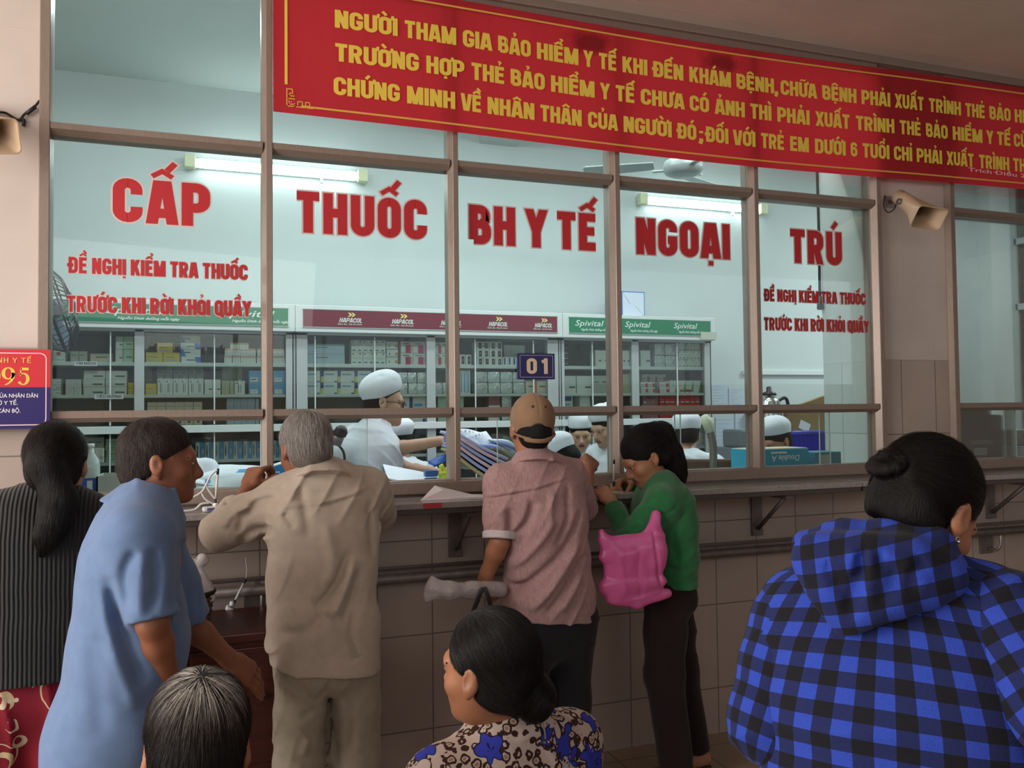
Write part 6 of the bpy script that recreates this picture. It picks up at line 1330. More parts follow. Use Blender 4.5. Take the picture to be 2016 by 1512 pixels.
    for s_ in 'LR': f.chain([j['hip'+s_], lerp(j['hip'+s_], j['kn'+s_], .5), j['kn'+s_], j['an'+s_]+V3((0, 0, -.02))], [.096, .088, .080, .070], .02)
    f.plane((0, 0, .06), (0, 0, -1)); f.disp += [rumple(.005, 18, 14, 10, 4), wrinkle(.008, .07, [(.7, .1, .7), (.9, .1, -.3)], 6)]
    f.disp += [pxcrease(q, -.82, a*1.0, w) for q, a, w in (([(640, 1330), (650, 1400), (640, 1480)], .010, .014), ([(585, 1340), (620, 1380), (640, 1350)], .007, .013), ([(590, 1420), (625, 1400), (640, 1440)], .007, .012), ([(680, 1360), (700, 1430), (690, 1500)], .008, .014), ([(610, 1460), (600, 1500)], -.007, .014))]
    f.disp += [pxcrease([(655, 1372), (662, 1430), (672, 1530)], -.78, .016, .012)]; solid('trousers', f, cloth('beige_trousers', (.37, .315, .24), .85, 600, .1, .06), root, .006); sandals(root, j, (0, 1, 0)); return root, j

# ---- woman in green, writing on the counter, pink bag on her arm
def woman_in_green():
    j = dict(head=at3(1268, 899, -.40), neck=at3(1296, 948, -.40), shL=at3(1303, 990, -.53), shR=at3(1296, 985, -.26), elL=at3(1238, 1060, -.50), wrL=at3(1203, 988, -.335), elR=at3(1262, 1015, -.22), wrR=at3(1236, 948, -.14), hipL=at3(1312, 1165, -.46), hipR=at3(1318, 1160, -.31), knL=at3(1308, 1330, -.47), knR=at3(1338, 1320, -.31))
    j['anL'] = at3(1332, 1488, -.46); j['anR'] = at3(1366, 1474, -.31); j['anL'][2] = j['anR'][2] = .085
    x0 = float((j['hipL'][0]+j['hipR'][0])/2); root = empty('person', (x0, -.39, 0), 0, 'woman with ponytail in green sweater writing at the counter', 'person')
    h = Head(j['head'], rot_xyz(1.50, .55, 0), .97); f = Field(); limb_body(f, j, .92); h.add(f)
    hand(f, j['wrL'], at3(1180, 962, -.26)-j['wrL'], (-.2, -.5, .8), side=-1, curl=(.5, .6, .7, .8), thumb=(.5, .5), k=.95)
    hand(f, j['wrR'], at3(1212, 952, -.17)-j['wrR'], (.2, .5, .8), side=1, curl=(.9, .9, 1.0, 1.1), thumb=(.7, .8), k=.95)
    foot(f, j['anL'], (-1, 0, 0), .95); foot(f, j['anR'], (-1, .1, 0), .95)
    solid('body', f, SK_MID, root, .005, [(h.lip_region(), LIP)]); h.eyes(root, HB)
    hf = h.hairfield(.010, front=.035, nape=-.07); tie = h.p(0, -.115, .035)
    pt = [tie]+[at3(x, y, -.40) for x, y in ((1318, 893), (1327, 918), (1331, 942), (1330, 972))]
    hf.chain([h.p(0, -.06, .05)]+pt, [.062, .054, .052, .047, .037, .012], .03)
    hr = solid('hair', hf, HB, root, .004)
    hair_strands('hair_strands', hf, np.concatenate([scalp_roots(h, hf, 1100), np.concatenate([lerp(pt[a], pt[a+1], t)[None]+np.random.RandomState(int(t*50)+a).normal(size=(14, 3))*.03 for a in range(4) for t in np.linspace(0, 1, 10)])]), lambda P: np.where((((P-tie)@h.R)[:, 1] > -.01)[:, None], tie-P, np.array([.05, 0, -1.0])*.2), 9, .010, HBs, hr, .002, .0003, .003)
    b = MB(); c = Vector(h.p(.0, -.105, .083)-V3(root.location)); c = Vector(at3(1297, 869, -.465)-V3(root.location)); T = Matrix.Translation(c) @ Matrix.Rotation(.25, 4, 'Y')
    b.tube([T @ Vector(q) for q in ((-.033, 0, .006), (-.012, -.004, .02), (.03, .0, .006), (.012, -.004, -.012))], .0028, mat('silver_clip', (.7, .68, .7), .25, .8), 6, closed=True); b.build('hair_clip', root)
    m = cloth('green_knit', (.022, .15, .05), .9, 420, .25, .12, .3); f = Field(); lat = (0, -1, 0); yb = -.40
    st = [((1312, 1158), .172, .105), ((1311, 1090), .165, .098), ((1306, 1030), .165, .105), ((1304, 985), .155, .095), ((1298, 952), .085, .065)]
    P = [at3(q[0], q[1], yb) for q, _, _ in st]
    for a in range(4): f.seg(P[a], P[a+1], lat, st[a][1:3], st[a+1][1:3], .045)
    for s_ in 'LR':
        f.cone(lerp(P[-1], j['sh'+s_], .4), j['sh'+s_], .060, .060, .05); sleeve(f, [j['sh'+s_], lerp(j['sh'+s_], j['el'+s_], .5), j['el'+s_], lerp(j['el'+s_], j['wr'+s_], .85)], [.062, .056, .048, .040], .035)
    f.plane(at3(1312, 1148, yb), (0, 0, -1), .004); ring(f, at3(1296, 946, -.40), rot_xyz(1.5, .55, 0), .056, .056, .008, .01); f.cone(at3(1285, 920, -.4), at3(1298, 960, -.4), .05, .05, .004, 's')
    f.disp += [crease([j['elL']+V3(q) for q in qs], a, w) for qs, a, w in ((((.02, -.06, .03), (-.04, -.05, .05), (-.05, -.02, .07)), .006, .010), (((.05, -.06, .05), (-.01, -.06, .08), (-.04, -.03, .10)), -.005, .010), (((.05, -.05, .0), (.0, -.06, .01), (-.05, -.03, .03)), .006, .009))]
    f.disp += [pxcrease(q, -.55, a, w) for q, a, w in (([(1340, 1000), (1325, 1050), (1330, 1110)], .006, .014), ([(1300, 1110), (1330, 1120), (1352, 1115)], .005, .012), ([(1270, 1000), (1300, 1010), (1325, 990)], .006, .010))]
    f.disp += [rumple(.003, 20, 20, 14, 2), wrinkle(.006, .06, [(.5, .2, .85), (.6, 0, -.8)], 7)]; solid('sweater', f, m, root, .005)
    f = Field(); f.seg(at3(1312, 1130, yb), at3(1315, 1170, -.39), lat, (.145, .098), (.150, .105), .03)
    for s_ in 'LR': f.chain([j['hip'+s_], lerp(j['hip'+s_], j['kn'+s_], .5), j['kn'+s_], j['an'+s_]+V3((0, 0, -.01))], [.092, .086, .078, .070], .03)
    f.plane((0, 0, .085), (0, 0, -1)); f.disp += [rumple(.004, 18, 16, 9, 5), wrinkle(.005, .08, [(.6, .1, .8)], 3)]; solid('trousers', f, cloth('dark_brown_trousers', (.016, .009, .009)), root, .006); sandals(root, j, (-1, 0, 0))
    return root, j

# ---- woman in black cardigan and red printed trousers
def woman_in_black():
    Y = -.72; j = dict(head=at3(112, 914, Y), neck=at3(112, 985, Y), shL=at3(0, 1030, Y), shR=at3(172, 1022, Y+.03), elL=at3(-30, 1170, Y+.06), wrL=at3(0, 1080, -.42), elR=at3(190, 1160, Y+.08), wrR=at3(175, 1075, -.42), hipL=at3(10, 1370, Y), hipR=at3(118, 1370, Y))
    x0 = float((j['hipL'][0]+j['hipR'][0])/2)
    for s_, dx in (('L', -.10), ('R', .10)): j['kn'+s_] = np.array([x0+dx, Y+.02, .42]); j['an'+s_] = np.array([x0+dx, Y, .085])
    root = empty('person', (x0, Y, 0), 0, 'woman from behind in black knitted cardigan and red patterned trousers', 'person'); h = Head(j['head'], rot_xyz(-.1, .1, 0), .97); f = Field(); limb_body(f, j, .95); h.add(f)
    hand(f, j['wrL'], (.1, 1, .1), (-.3, 0, 1), -1, k=.95); hand(f, j['wrR'], (-.1, 1, .1), (.3, 0, 1), 1, k=.95); foot(f, j['anL'], (0, 1, 0)); foot(f, j['anR'], (0, 1, 0))
    solid('body', f, SK_MID, root, .006, [(h.lip_region(), LIP)]); h.eyes(root, HB)
    hf = h.hairfield(.013, nape=-.085); pts = [h.p(0, -.08, .03), h.p(0, -.125, .0)]+[at3(x, y, Y-.13) for x, y in ((118, 985), (105, 1030), (92, 1060), (82, 1088))]
    hf.chain(pts, [.055, .042, .042, .038, .026, .008], .03); hr = solid('hair', hf, HB, root, .005)
    tie = pts[1]; hair_strands('hair_strands', hf, np.concatenate([scalp_roots(h, hf, 1500), np.concatenate([lerp(pts[a], pts[a+1], t)[None]+np.random.RandomState(int(t*50)+a).normal(size=(16, 3))*.035 for a in range(1, 5) for t in np.linspace(0, 1, 10)])]), lambda P: np.where((P[:, 2] > tie[2]+.012)[:, None], tie-P, np.array([-.12, 0, -1.0])*.2), 9, .010, HBs, hr, .002, .0003, .003)
    m = mat('black_rib_knit', (.010, .010, .010), .9, sheen=.2, bump=.0); nt = m.node_tree
    tc = _n(nt, 'ShaderNodeTexCoord'); wv = _n(nt, 'ShaderNodeTexWave'); wv.inputs['Scale'].default_value = 28; wv.inputs['Distortion'].default_value = .6; nt.links.new(tc.outputs['Object'], wv.inputs['Vector']); bp = _n(nt, 'ShaderNodeBump'); bp.inputs['Strength'].default_value = .7; bp.inputs['Distance'].default_value = .006; nt.links.new(wv.outputs[0], bp.inputs['Height']); nt.links.new(bp.outputs[0], nt.nodes['Principled BSDF'].inputs['Normal'])
    L = unit(j['shR']-j['shL']); f = Field(); st = [((66, 1338), .200, .135), ((68, 1240), .190, .125), ((75, 1140), .178, .120), ((85, 1060), .178, .115), ((92, 1015), .155, .088), ((108, 985), .075, .06)]; P = [at3(q[0], q[1], Y) for q, _, _ in st]
    for a in range(5): f.seg(P[a], P[a+1], L, st[a][1:3], st[a+1][1:3], .045)
    for s_ in 'LR': f.cone(lerp(P[-1], j['sh'+s_], .4), j['sh'+s_], .058, .068, .05); sleeve(f, [j['sh'+s_], lerp(j['sh'+s_], j['el'+s_], .5), j['el'+s_], lerp(j['el'+s_], j['wr'+s_], .9)], [.070, .066, .058, .045], .035)
    f.plane(at3(66, 1326, Y), (0, 0, -1), .004); f.disp += [rumple(.004, 16, 10, 12, 6), wrinkle(.006, .11, [(.9, 0, .4)], 9)]; solid('cardigan', f, m, root, .006)
    g = Field(); ring(g, at3(112, 982, Y), rot_xyz(-.1, .3, 0), .062, .06, .013, .012); solid('blouse_collar', g, spots('orange_red_print', (.35, .05, .025), [(60, 0, .25, (.5, .25, .12), (0, 0, 0), .5, 0)]), root, .005)
    f = Field(); f.seg(at3(66, 1300, Y), at3(64, 1370, Y), L, (.165, .115), (.175, .125), .03)
    for s_ in 'LR': f.chain([j['hip'+s_], j['kn'+s_], j['an'+s_]], [.115, .110, .105], .03)
    f.plane((0, 0, .07), (0, 0, -1)); f.disp += [rumple(.006, 16, 14, 5, 9), wrinkle(.010, .10, [(1, .2, .1)], 10)]
    mm = spots('red_moon_print', (.19, .010, .022), [(13, 0, .34, (.55, .42, .24), (0, 0, 0), .35, 0), (13, 0, .315, (.19, .010, .022), (.0085, 0, .012), .35, 0), (11, 0, .28, (.55, .45, .30), (.31, .2, .13), .3, 0), (11, 0, .26, (.19, .010, .022), (.319, .2, .122), .3, 0), (22, 0, .14, (.6, .5, .36), (.7, .1, .3), 0, 0), (7, .30, .33, (.5, .38, .2), (.2, .5, .9), .5, 0)])
    solid('trousers', f, mm, root, .007); sandals(root, j, (0, 1, 0)); return root, j

# ---- man in light blue shirt walking to the right
def walking_man():
    j = dict(head=at3(316, 908, -1.08), neck=at3(296, 985, -1.10), shR=at3(272, 1060, -1.27), shL=at3(300, 1045, -.95), elR=at3(300, 1225, -1.31), wrR=at3(338, 1368, -1.22), elL=at3(372, 1225, -.90), wrL=at3(452, 1298, -.86), hipR=at3(232, 1372, -1.19), hipL=at3(240, 1362, -1.01))
    hx = float((j['hipR'][0]+j['hipL'][0])/2); j['knR'] = np.array([hx-.06, -1.19, .43]); j['anR'] = np.array([hx-.30, -1.19, .15]); j['knL'] = np.array([hx+.20, -1.01, .44]); j['anL'] = np.array([hx+.24, -1.01, .085])
    root = empty('person', (hx, -1.1, 0), 0, 'man in light blue short-sleeved shirt walking past the counter', 'person'); h = Head(j['head'], rot_xyz(-1.5, .05, 0), .94); f = Field(); limb_body(f, j); h.add(f)
    hand(f, j['wrR'], at3(350, 1410, -1.17)-j['wrR'], (0, -1, .0), 1, curl=(.5, .6, .7, .8)); hand(f, j['wrL'], at3(490, 1325, -.84)-j['wrL'], (.3, -.75, .7), -1, curl=(.15, .2, .25, .35), thumb=(.3, .2))
    foot(f, j['anR'], (1, 0, -.0)); foot(f, j['anL'], (1, 0, 0)); solid('body', f, SK_DARK, root, .005, [(h.lip_region(), LIP)]); h.eyes(root, HB)
    hf = h.hairfield(.006, front=.052, nape=-.07); hr = solid('hair', hf, hair_mat('dark_hair_brownish', (.022, .014, .011), .5), root, .004); cr = h.p(0, -.05, .12)
    hair_strands('hair_strands', hf, scalp_roots(h, hf, 1500), lambda P: (P-cr)+np.array([0, 0, -.05]), 5, .007, strand_mat('brown_black_strand', (.012, .008, .007), (.05, .035, .028)), hr, .003, .0003, .004)
    m = cloth('light_blue_cotton', (.125, .195, .34), .85, 700, .1, .06); fw = np.array([math.cos(.12), math.sin(.12), 0]); lat = (-fw[1], fw[0], 0); yb = -1.11; f = Field()
    st = [((208, 1560), .205, .150), ((222, 1450), .195, .150), ((254, 1260), .180, .136), ((256, 1150), .178, .118), ((262, 1085), .180, .108), ((275, 1035), .155, .092), ((288, 995), .085, .068)]; P = [at3(q[0], q[1], yb) for q, _, _ in st]
    for a in range(6): f.seg(P[a], P[a+1], lat, st[a][1:3], st[a+1][1:3], .05)
    for s_ in 'LR': f.cone(lerp(P[-1], j['sh'+s_], .4), j['sh'+s_], .064, .070, .05); sleeve(f, [j['sh'+s_], lerp(j['sh'+s_], j['el'+s_], .5), lerp(j['sh'+s_], j['el'+s_], .98)], [.074, .070, .064], .035)
    f.plane(at3(208, 1535, yb), (0, 0, -1), .004); f.cone(at3(290, 1010, -1.1), at3(296, 975, -1.1), .078, .056, .03); collar_flap(f, at3(291, 984, -1.1), rot_xyz(-1.45, .3, 0), .066, .110, .060); f.cone(at3(308, 940, -1.1), at3(292, 995, -1.1), .056, .056, .004, 's')
    f.disp += [pxcrease(q, -1.30, a, w, .22) for q, a, w in (([(272, 1075), (250, 1120), (255, 1200)], .012, .013), ([(300, 1070), (310, 1130), (300, 1200)], .010, .012), ([(285, 1080), (280, 1140), (278, 1210)], -.008, .013), ([(215, 1130), (225, 1200), (255, 1290), (285, 1350)], .014, .018), ([(200, 1150), (215, 1240), (250, 1340), (270, 1400)], -.010, .018), ([(180, 1250), (190, 1350), (200, 1460)], .006, .025), ([(345, 1060), (350, 1130), (340, 1200)], .009, .013))]
    f.disp += [rumple(.004, 14, 12, 10, 21), wrinkle(.009, .09, [(.95, .1, .25)], 8)]; solid('shirt', f, m, root, .006)
    f = Field(); f.seg(at3(225, 1340, -1.1), lerp(j['hipL'], j['hipR'], .5), lat, (.15, .11), (.155, .115), .03)
    for s_ in 'LR': f.chain([j['hip'+s_], j['kn'+s_], j['an'+s_]], [.098, .076, .062], .03)
    f.disp.append(rumple(.005, 14, 14, 9, 2)); solid('trousers', f, cloth('navy_trousers', (.02, .022, .035)), root, .008); return root, j
# ---- seated woman with a bun and a flowered leopard blouse, close to the camera
def woman_in_blouse():
    hd = atD(962, 1316, 1.68); yb = .30; fw = np.array([-math.sin(yb), math.cos(yb), 0]); rt = np.array([math.cos(yb), math.sin(yb), 0])
    nk = atD(1000, 1430, 1.72); sh = nk-V3((0, 0, .075)); pel = sh-fw*.03-V3((0, 0, .42)); 
    j = dict(head=V3(hd), neck=nk, shL=sh-rt*.165, shR=sh+rt*.165, hipL=pel-rt*.085, hipR=pel+rt*.085)
    for s_, m_ in (('L', -1), ('R', 1)):
        j['el'+s_] = j['sh'+s_]+rt*m_*.05+fw*.05-V3((0, 0, .25)); j['wr'+s_] = j['el'+s_]-rt*m_*.10+fw*.20-V3((0, 0, .05)); j['kn'+s_] = j['hip'+s_]+fw*.40+rt*m_*.03+V3((0, 0, .0)); j['an'+s_] = j['kn'+s_]+fw*.02; j['an'+s_] = V3((j['an'+s_][0], j['an'+s_][1], .085))
    root = empty('person', (float(pel[0]), float(pel[1]), 0), 0, 'seated woman with black bun and blue-flowered leopard print blouse', 'person')
    h = Head(j['head'], rot_xyz(.62, .02, .02), .97); f = Field(); limb_body(f, j, .95); h.add(f)
    for s_, m_ in (('L', -1), ('R', 1)): hand(f, j['wr'+s_], fw*.7-rt*m_*.6, (0, 0, 1), m_, k=.95)
    foot(f, j['anL'], fw); foot(f, j['anR'], fw); solid('body', f, SK_TAN, root, .0045, [(h.lip_region(), LIP)]); h.eyes(root, HB)
    hf = h.hairfield(.009, front=.028, nape=-.07); bun = V3(atD(1052, 1374, 1.655)); hf.ell(bun, (.046, .042, .048), h.R, .010); hf.cone(h.p(0, -.07, -.01), bun, .045, .028, .02)
    hr = solid('hair', hf, HB, root, .003)
    rng = np.random.RandomState(3); br = rng.normal(size=(700, 3)); br = bun+br/np.linalg.norm(br, axis=1)[:, None]*.048
    ax = unit(bun-h.c)
    hair_strands('hair_strands', hf, np.concatenate([scalp_roots(h, hf, 3200), br]), lambda P: np.where((np.linalg.norm(P-bun, axis=1) > .06)[:, None], bun-P, np.cross(P-bun, ax)), 9, .010, HBs, hr, .0015, .00028, .002)
    m = spots('leopard_flower_print', (.50, .40, .34), [(46, .30, .50, (.045, .018, .012), (0, 0, 0), .55, 0), (46, .0, .2, (.30, .18, .11), (0, 0, 0), .55, 0), (30, 0, .2, (.035, .015, .012), (.3, .1, .7), .6, 0), (13.5, 0, .38, (.012, .012, .05), (.21, .0, .11), 0, 5), (13.5, 0, .345, (.035, .045, .36), (.21, .0, .11), 0, 5), (13.5, 0, .10, (.01, .01, .08), (.21, .0, .11), 0, 5), (11, 0, .29, (.05, .03, .025), (.55, .3, .42), 0, 5), (11, 0, .265, (.52, .43, .38), (.55, .3, .42), 0, 5), (11, 0, .08, (.08, .04, .03), (.55, .3, .42), 0, 0)])
    L = rt; f = Field(); P = [pel-V3((0, 0, .06)), lerp(pel, sh, .4), lerp(pel, sh, .75), sh-V3((0, 0, .03)), sh+V3((0, 0, .03)), nk+V3((0, 0, .01))]; R_ = [(.185, .14), (.165, .125), (.175, .12), (.165, .09), (.105, .072), (.062, .062)]
    for a in range(5): f.seg(P[a], P[a+1], L, R_[a], R_[a+1], .05)
    for s_ in 'LR': f.cone(lerp(P[-2], j['sh'+s_], .4), j['sh'+s_], .062, .062, .05); sleeve(f, [j['sh'+s_], lerp(j['sh'+s_], j['el'+s_], .85)], [.068, .060], .035)
    Rn = rot_xyz(.35, .30, 0); collar_flap(f, nk-V3((0, 0, .002)), Rn, .060, .080, .045); f.cone(nk+h.R[:, 2]*.06, nk-V3((0, 0, .05)), .054, .054, .004, 's')
    f.disp += [rumple(.004, 18, 14, 14, 13), wrinkle(.006, .07, [(.8, .1, .5)], 2)]; solid('blouse', f, m, root, .005)
    f = Field(); f.seg(pel+V3((0, 0, .05)), pel-V3((0, 0, .03)), L, (.16, .12), (.175, .13), .03)
    for s_ in 'LR': f.chain([j['hip'+s_], j['kn'+s_], j['an'+s_]], [.098, .078, .066], .03)
    f.plane((0, 0, .07), (0, 0, -1)); solid('trousers', f, cloth('black_trousers', (.012, .011, .012)), root, .008); sandals(root, j, fw)
    return root, j

# ---- seated grey-rooted person at the bottom, seen from above and behind
def seated_grey():
    hd = V3(atD(389, 1470, 1.40)); yb = .05; fw = np.array([-math.sin(yb), math.cos(yb), 0]); rt = np.array([math.cos(yb), math.sin(yb), 0])
    nk = hd-fw*.05-V3((0, 0, .115)); sh = nk-fw*.03-V3((0, 0, .075)); pel = sh-fw*.05-V3((0, 0, .42)); j = dict(head=hd, neck=nk, shL=sh-rt*.165, shR=sh+rt*.165, hipL=pel-rt*.085, hipR=pel+rt*.085)
    for s_, m_ in (('L', -1), ('R', 1)):
        j['el'+s_] = j['sh'+s_]+rt*m_*.05+fw*.06-V3((0, 0, .25)); j['wr'+s_] = j['el'+s_]-rt*m_*.10+fw*.20-V3((0, 0, .05)); j['kn'+s_] = j['hip'+s_]+fw*.40+rt*m_*.03; j['an'+s_] = V3((j['kn'+s_][0], j['kn'+s_][1], .085))
    root = empty('person', (float(pel[0]), float(pel[1]), 0), 0, 'seated person with dark hair gone white at the crown, lowest in the picture', 'person')
    h = Head(hd, rot_xyz(.0, .30, .04), 1.0); f = Field(); limb_body(f, j, .95); h.add(f)
    for s_, m_ in (('L', -1), ('R', 1)): hand(f, j['wr'+s_], fw*.7-rt*m_*.6, (0, 0, 1), m_)
    foot(f, j['anL'], fw); foot(f, j['anR'], fw); solid('body', f, SK_TAN, root, .005, [(h.lip_region(), LIP)]); h.eyes(root, HB)
    hf = h.hairfield(.009, front=.045, nape=-.085); hr = solid('hair', hf, hair_mat('dark_brown_hair', (.012, .009, .007), .6), root, .003); cr = V3(h.p(.006, -.088, .098)); up = h.R[:, 2]
    sm = bpy.data.materials.new('white_rooted_strand'); sm.use_nodes = True; nt = sm.node_tree; b = nt.nodes['Principled BSDF']; b.inputs['Roughness'].default_value = .45; b.inputs['Specular IOR Level'].default_value = .25
    at_ = _n(nt, 'ShaderNodeTexCoord'); vd = _n(nt, 'ShaderNodeVectorMath', operation='DISTANCE'); vd.inputs[1].default_value = tuple(cr-V3(root.location)); nt.links.new(at_.outputs['Object'], vd.inputs[0])
    hi = _n(nt, 'ShaderNodeHairInfo'); ma = _n(nt, 'ShaderNodeMath', operation='MULTIPLY_ADD'); ma.inputs[1].default_value = .07; nt.links.new(hi.outputs['Random'], ma.inputs[0]); nt.links.new(vd.outputs['Value'], ma.inputs[2])
    r = _n(nt, 'ShaderNodeValToRGB'); e = r.color_ramp.elements; e[0].position = .050; e[0].color = (.62, .58, .53, 1); e[1].position = .135; e[1].color = (.011, .008, .007, 1); q = e.new(.078); q.color = (.26, .22, .19, 1); q = e.new(.105); q.color = (.05, .038, .03, 1)
    nt.links.new(ma.outputs[0], r.inputs[0]); nt.links.new(r.outputs[0], b.inputs['Base Color'])
    hair_strands('hair_strands', hf, scalp_roots(h, hf, 5200), lambda P: (P-cr)+np.array([0, -.0, -.05]), 8, .009, sm, hr, .0009, .00034, .0025)
    m = cloth('grey_shirt', (.10, .10, .11)); f = Field(); P = [pel-V3((0, 0, .06)), lerp(pel, sh, .4), lerp(pel, sh, .75), sh-V3((0, 0, .03)), sh+V3((0, 0, .03)), nk-V3((0, 0, .02))]; R_ = [(.185, .14), (.165, .125), (.175, .12), (.165, .09), (.105, .072), (.062, .062)]
    for a in range(5): f.seg(P[a], P[a+1], rt, R_[a], R_[a+1], .05)
    for s_ in 'LR': f.cone(lerp(P[-2], j['sh'+s_], .4), j['sh'+s_], .062, .062, .05); sleeve(f, [j['sh'+s_], lerp(j['sh'+s_], j['el'+s_], .85)], [.068, .060], .035)
    f.cone(nk+V3((0, 0, .06)), nk-V3((0, 0, .06)), .054, .054, .004, 's'); f.disp.append(rumple(.004, 18, 14, 14, 15)); solid('shirt', f, m, root, .006)
    f = Field(); f.seg(pel+V3((0, 0, .05)), pel-V3((0, 0, .03)), rt, (.16, .12), (.175, .13), .03)
    for s_ in 'LR': f.chain([j['hip'+s_], j['kn'+s_], j['an'+s_]], [.098, .078, .066], .03)
    f.plane((0, 0, .07), (0, 0, -1)); solid('trousers', f, cloth('brown_trousers', (.03, .02, .015)), root, .008); sandals(root, j, fw); return root, j

# ---- woman in the blue checked hoodie
def woman_in_hoodie():
    j = dict(head=V3(atD(1822, 1002, 1.460)), neck=V3(atD(1758, 1098, 1.470)), shL=V3(atD(1580, 1205, 1.530)), shR=V3(atD(1948, 1195, 1.380)), elL=V3(atD(1516, 1420, 1.490)), elR=V3(atD(2075, 1390, 1.260)))
    rt = j['shR']-j['shL']; rt[2] = 0; rt = unit(rt); fw = np.array([-rt[1], rt[0], 0]); sh = lerp(j['shL'], j['shR'], .5); pel = sh-V3((0, 0, .45))-fw*.06
    j['wrL'] = j['elL']+fw*.22+rt*.08+V3((0, 0, .05)); j['wrR'] = j['elR']+fw*.22-rt*.06+V3((0, 0, .06)); j['hipL'] = pel-rt*.09; j['hipR'] = pel+rt*.09
    for s_, m_ in (('L', -1), ('R', 1)): j['kn'+s_] = j['hip'+s_]+fw*.06; j['kn'+s_][2] = .42; j['an'+s_] = j['hip'+s_].copy(); j['an'+s_][2] = .085
    root = empty('person', (float(pel[0]), float(pel[1]), 0), 0, 'woman with bowed head and bun in blue and black checked hoodie', 'person')
    h = Head(j['head'], rot_xyz(-1.36, .62, .12), .99); f = Field(); limb_body(f, j, 1.0); h.add(f)
    hand(f, j['wrL'], fw+V3((0, 0, .3)), (-.6, -.2, .5), -1); hand(f, j['wrR'], fw+V3((0, 0, .3)), (.6, -.2, .5), 1); foot(f, j['anL'], fw); foot(f, j['anR'], fw)
    solid('body', f, SK_TAN, root, .0045, [(h.lip_region(), LIP)]); h.eyes(root, HB)
    hf = h.hairfield(.008, front=.022, nape=-.06); bun = V3(h.p(-.012, -.116, .014)); hf.ell(bun, (.028, .022, .028), h.R, .006)
    ax = unit(bun-h.c); t1 = unit(np.cross(ax, (0, 0, 1))); t2 = np.cross(ax, t1); coil = [bun+ax*(.004+.012*math.sin(k*.6))+(t1*math.cos(k*.55)+t2*math.sin(k*.55))*(.026-.0007*k) for k in range(24)]; hf.chain(coil, [.0105]*24, .003)
    hr = solid('hair', hf, HB, root, .003)
    hair_strands('hair_strands', hf, scalp_roots(h, hf, 4200), lambda P: bun-P, 10, .010, HBs, hr, .0016, .0003, .0025)
    b = MB(); c = Vector(h.p(-.080, -.002, -.047)-V3(root.location)); c = Vector(h.p(.082, .0, -.046)-V3(root.location)); bm = bmesh.new(); bmesh.ops.create_uvsphere(bm, u_segments=10, v_segments=8, radius=.0035); b.bm(bm, mat('silver_stud', (.8, .8, .8), .15, 1), Matrix.Translation(c), True); b.tube([c+Vector((.004*math.cos(a), .001, .004*math.sin(a)+.004)) for a in np.linspace(0, 6.28, 10)], .0009, MATS['silver_stud'], 5); b.build('earring', root)
    m = plaid_mat(); f = Field(); P = [pel-V3((0, 0, .12)), pel+V3((0, 0, .08)), lerp(pel, sh, .65), sh-V3((0, 0, .05))-fw*.005, sh+V3((0, 0, .015)), V3(j['neck'])-V3((0, 0, .03))]; R_ = [(.20, .155), (.198, .15), (.205, .145), (.195, .118), (.13, .088), (.075, .072)]
    for a in range(5): f.seg(P[a], P[a+1], rt, R_[a], R_[a+1], .06)
    for s_ in 'LR': f.cone(lerp(P[-2], j['sh'+s_], .4), j['sh'+s_], .066, .070, .06)
    f.cone(V3(j['neck'])+V3((0, 0, .04)), V3(j['neck'])-V3((0, 0, .06)), .056, .056, .004, 's')
    f.disp += [rumple(.004, 14, 10, 12, 31), wrinkle(.009, .12, [(.7, .5, .6), (.8, .5, -.4)], 17, 2.0)]
    def uvt(V):
        q = V-sh; th = np.arctan2(q@rt, -(q@fw)*1.25); out = np.zeros_like(V); out[:, 0] = th*.17+.1; out[:, 1] = V[:, 2]+.02*th*th; return out
    solid('hoodie', f, m, root, .005, uv=uvt)
    for s_, m_ in (('L', -1), ('R', 1)):
        a, b_ = j['sh'+s_], j['el'+s_]; ax_ = unit(b_-a); e1 = unit(np.cross(ax_, fw)); e2 = np.cross(ax_, e1); g = Field(); sleeve(g, [lerp(sh, a, .86), lerp(a, b_, .12), lerp(a, b_, .5), b_, lerp(b_, j['wr'+s_], .9)], [.070, .082, .079, .073, .054], .02)
        g.disp += [rumple(.003, 16, 14, 16, 5+m_), wrinkle(.008, .09, [(ax_*.8+e1*.5)], 4+m_)]
        solid('sleeve', g, m, root, .005, uv=lambda V: np.stack([np.arctan2((V-a)@e1, (V-a)@e2)*.078, (V-a)@ax_+.012, np.zeros(len(V))], 1))
    # hood lying on the back: two lobes meeting in a middle seam, pointed below, and a collar roll
    g = Field(); pd = lambda x, y, D: V3(atD(x, y, D)); bk = 1.31
    top = [pd(1588, 1072, 1.460), pd(1660, 1068, 1.430), pd(1750, 1072, 1.405), pd(1830, 1080, 1.390), pd(1875, 1120, 1.380)]
    g.chain(top, [.026, .034, .036, .033, .026], .03)
    for a, b_, r0, r1 in (((1615, 1110, 1.390), (1660, 1175, 1.365), .040, .034), ((1660, 1100, 1.370), (1680, 1210, 1.355), .042, .020), ((1600, 1090, 1.400), (1640, 1150, 1.375), .030, .032), ((1640, 1160, 1.365), (1655, 1235, 1.360), .032, .012), ((1720, 1105, 1.350), (1685, 1215, 1.345), .044, .018), ((1790, 1110, 1.340), (1720, 1190, 1.330), .044, .028), ((1850, 1130, 1.340), (1770, 1180, 1.330), .034, .028), ((1870, 1145, 1.340), (1830, 1165, 1.335), .022, .024)): g.cone(pd(*a), pd(*b_), r0, r1, .03)
    D0 = 1.27
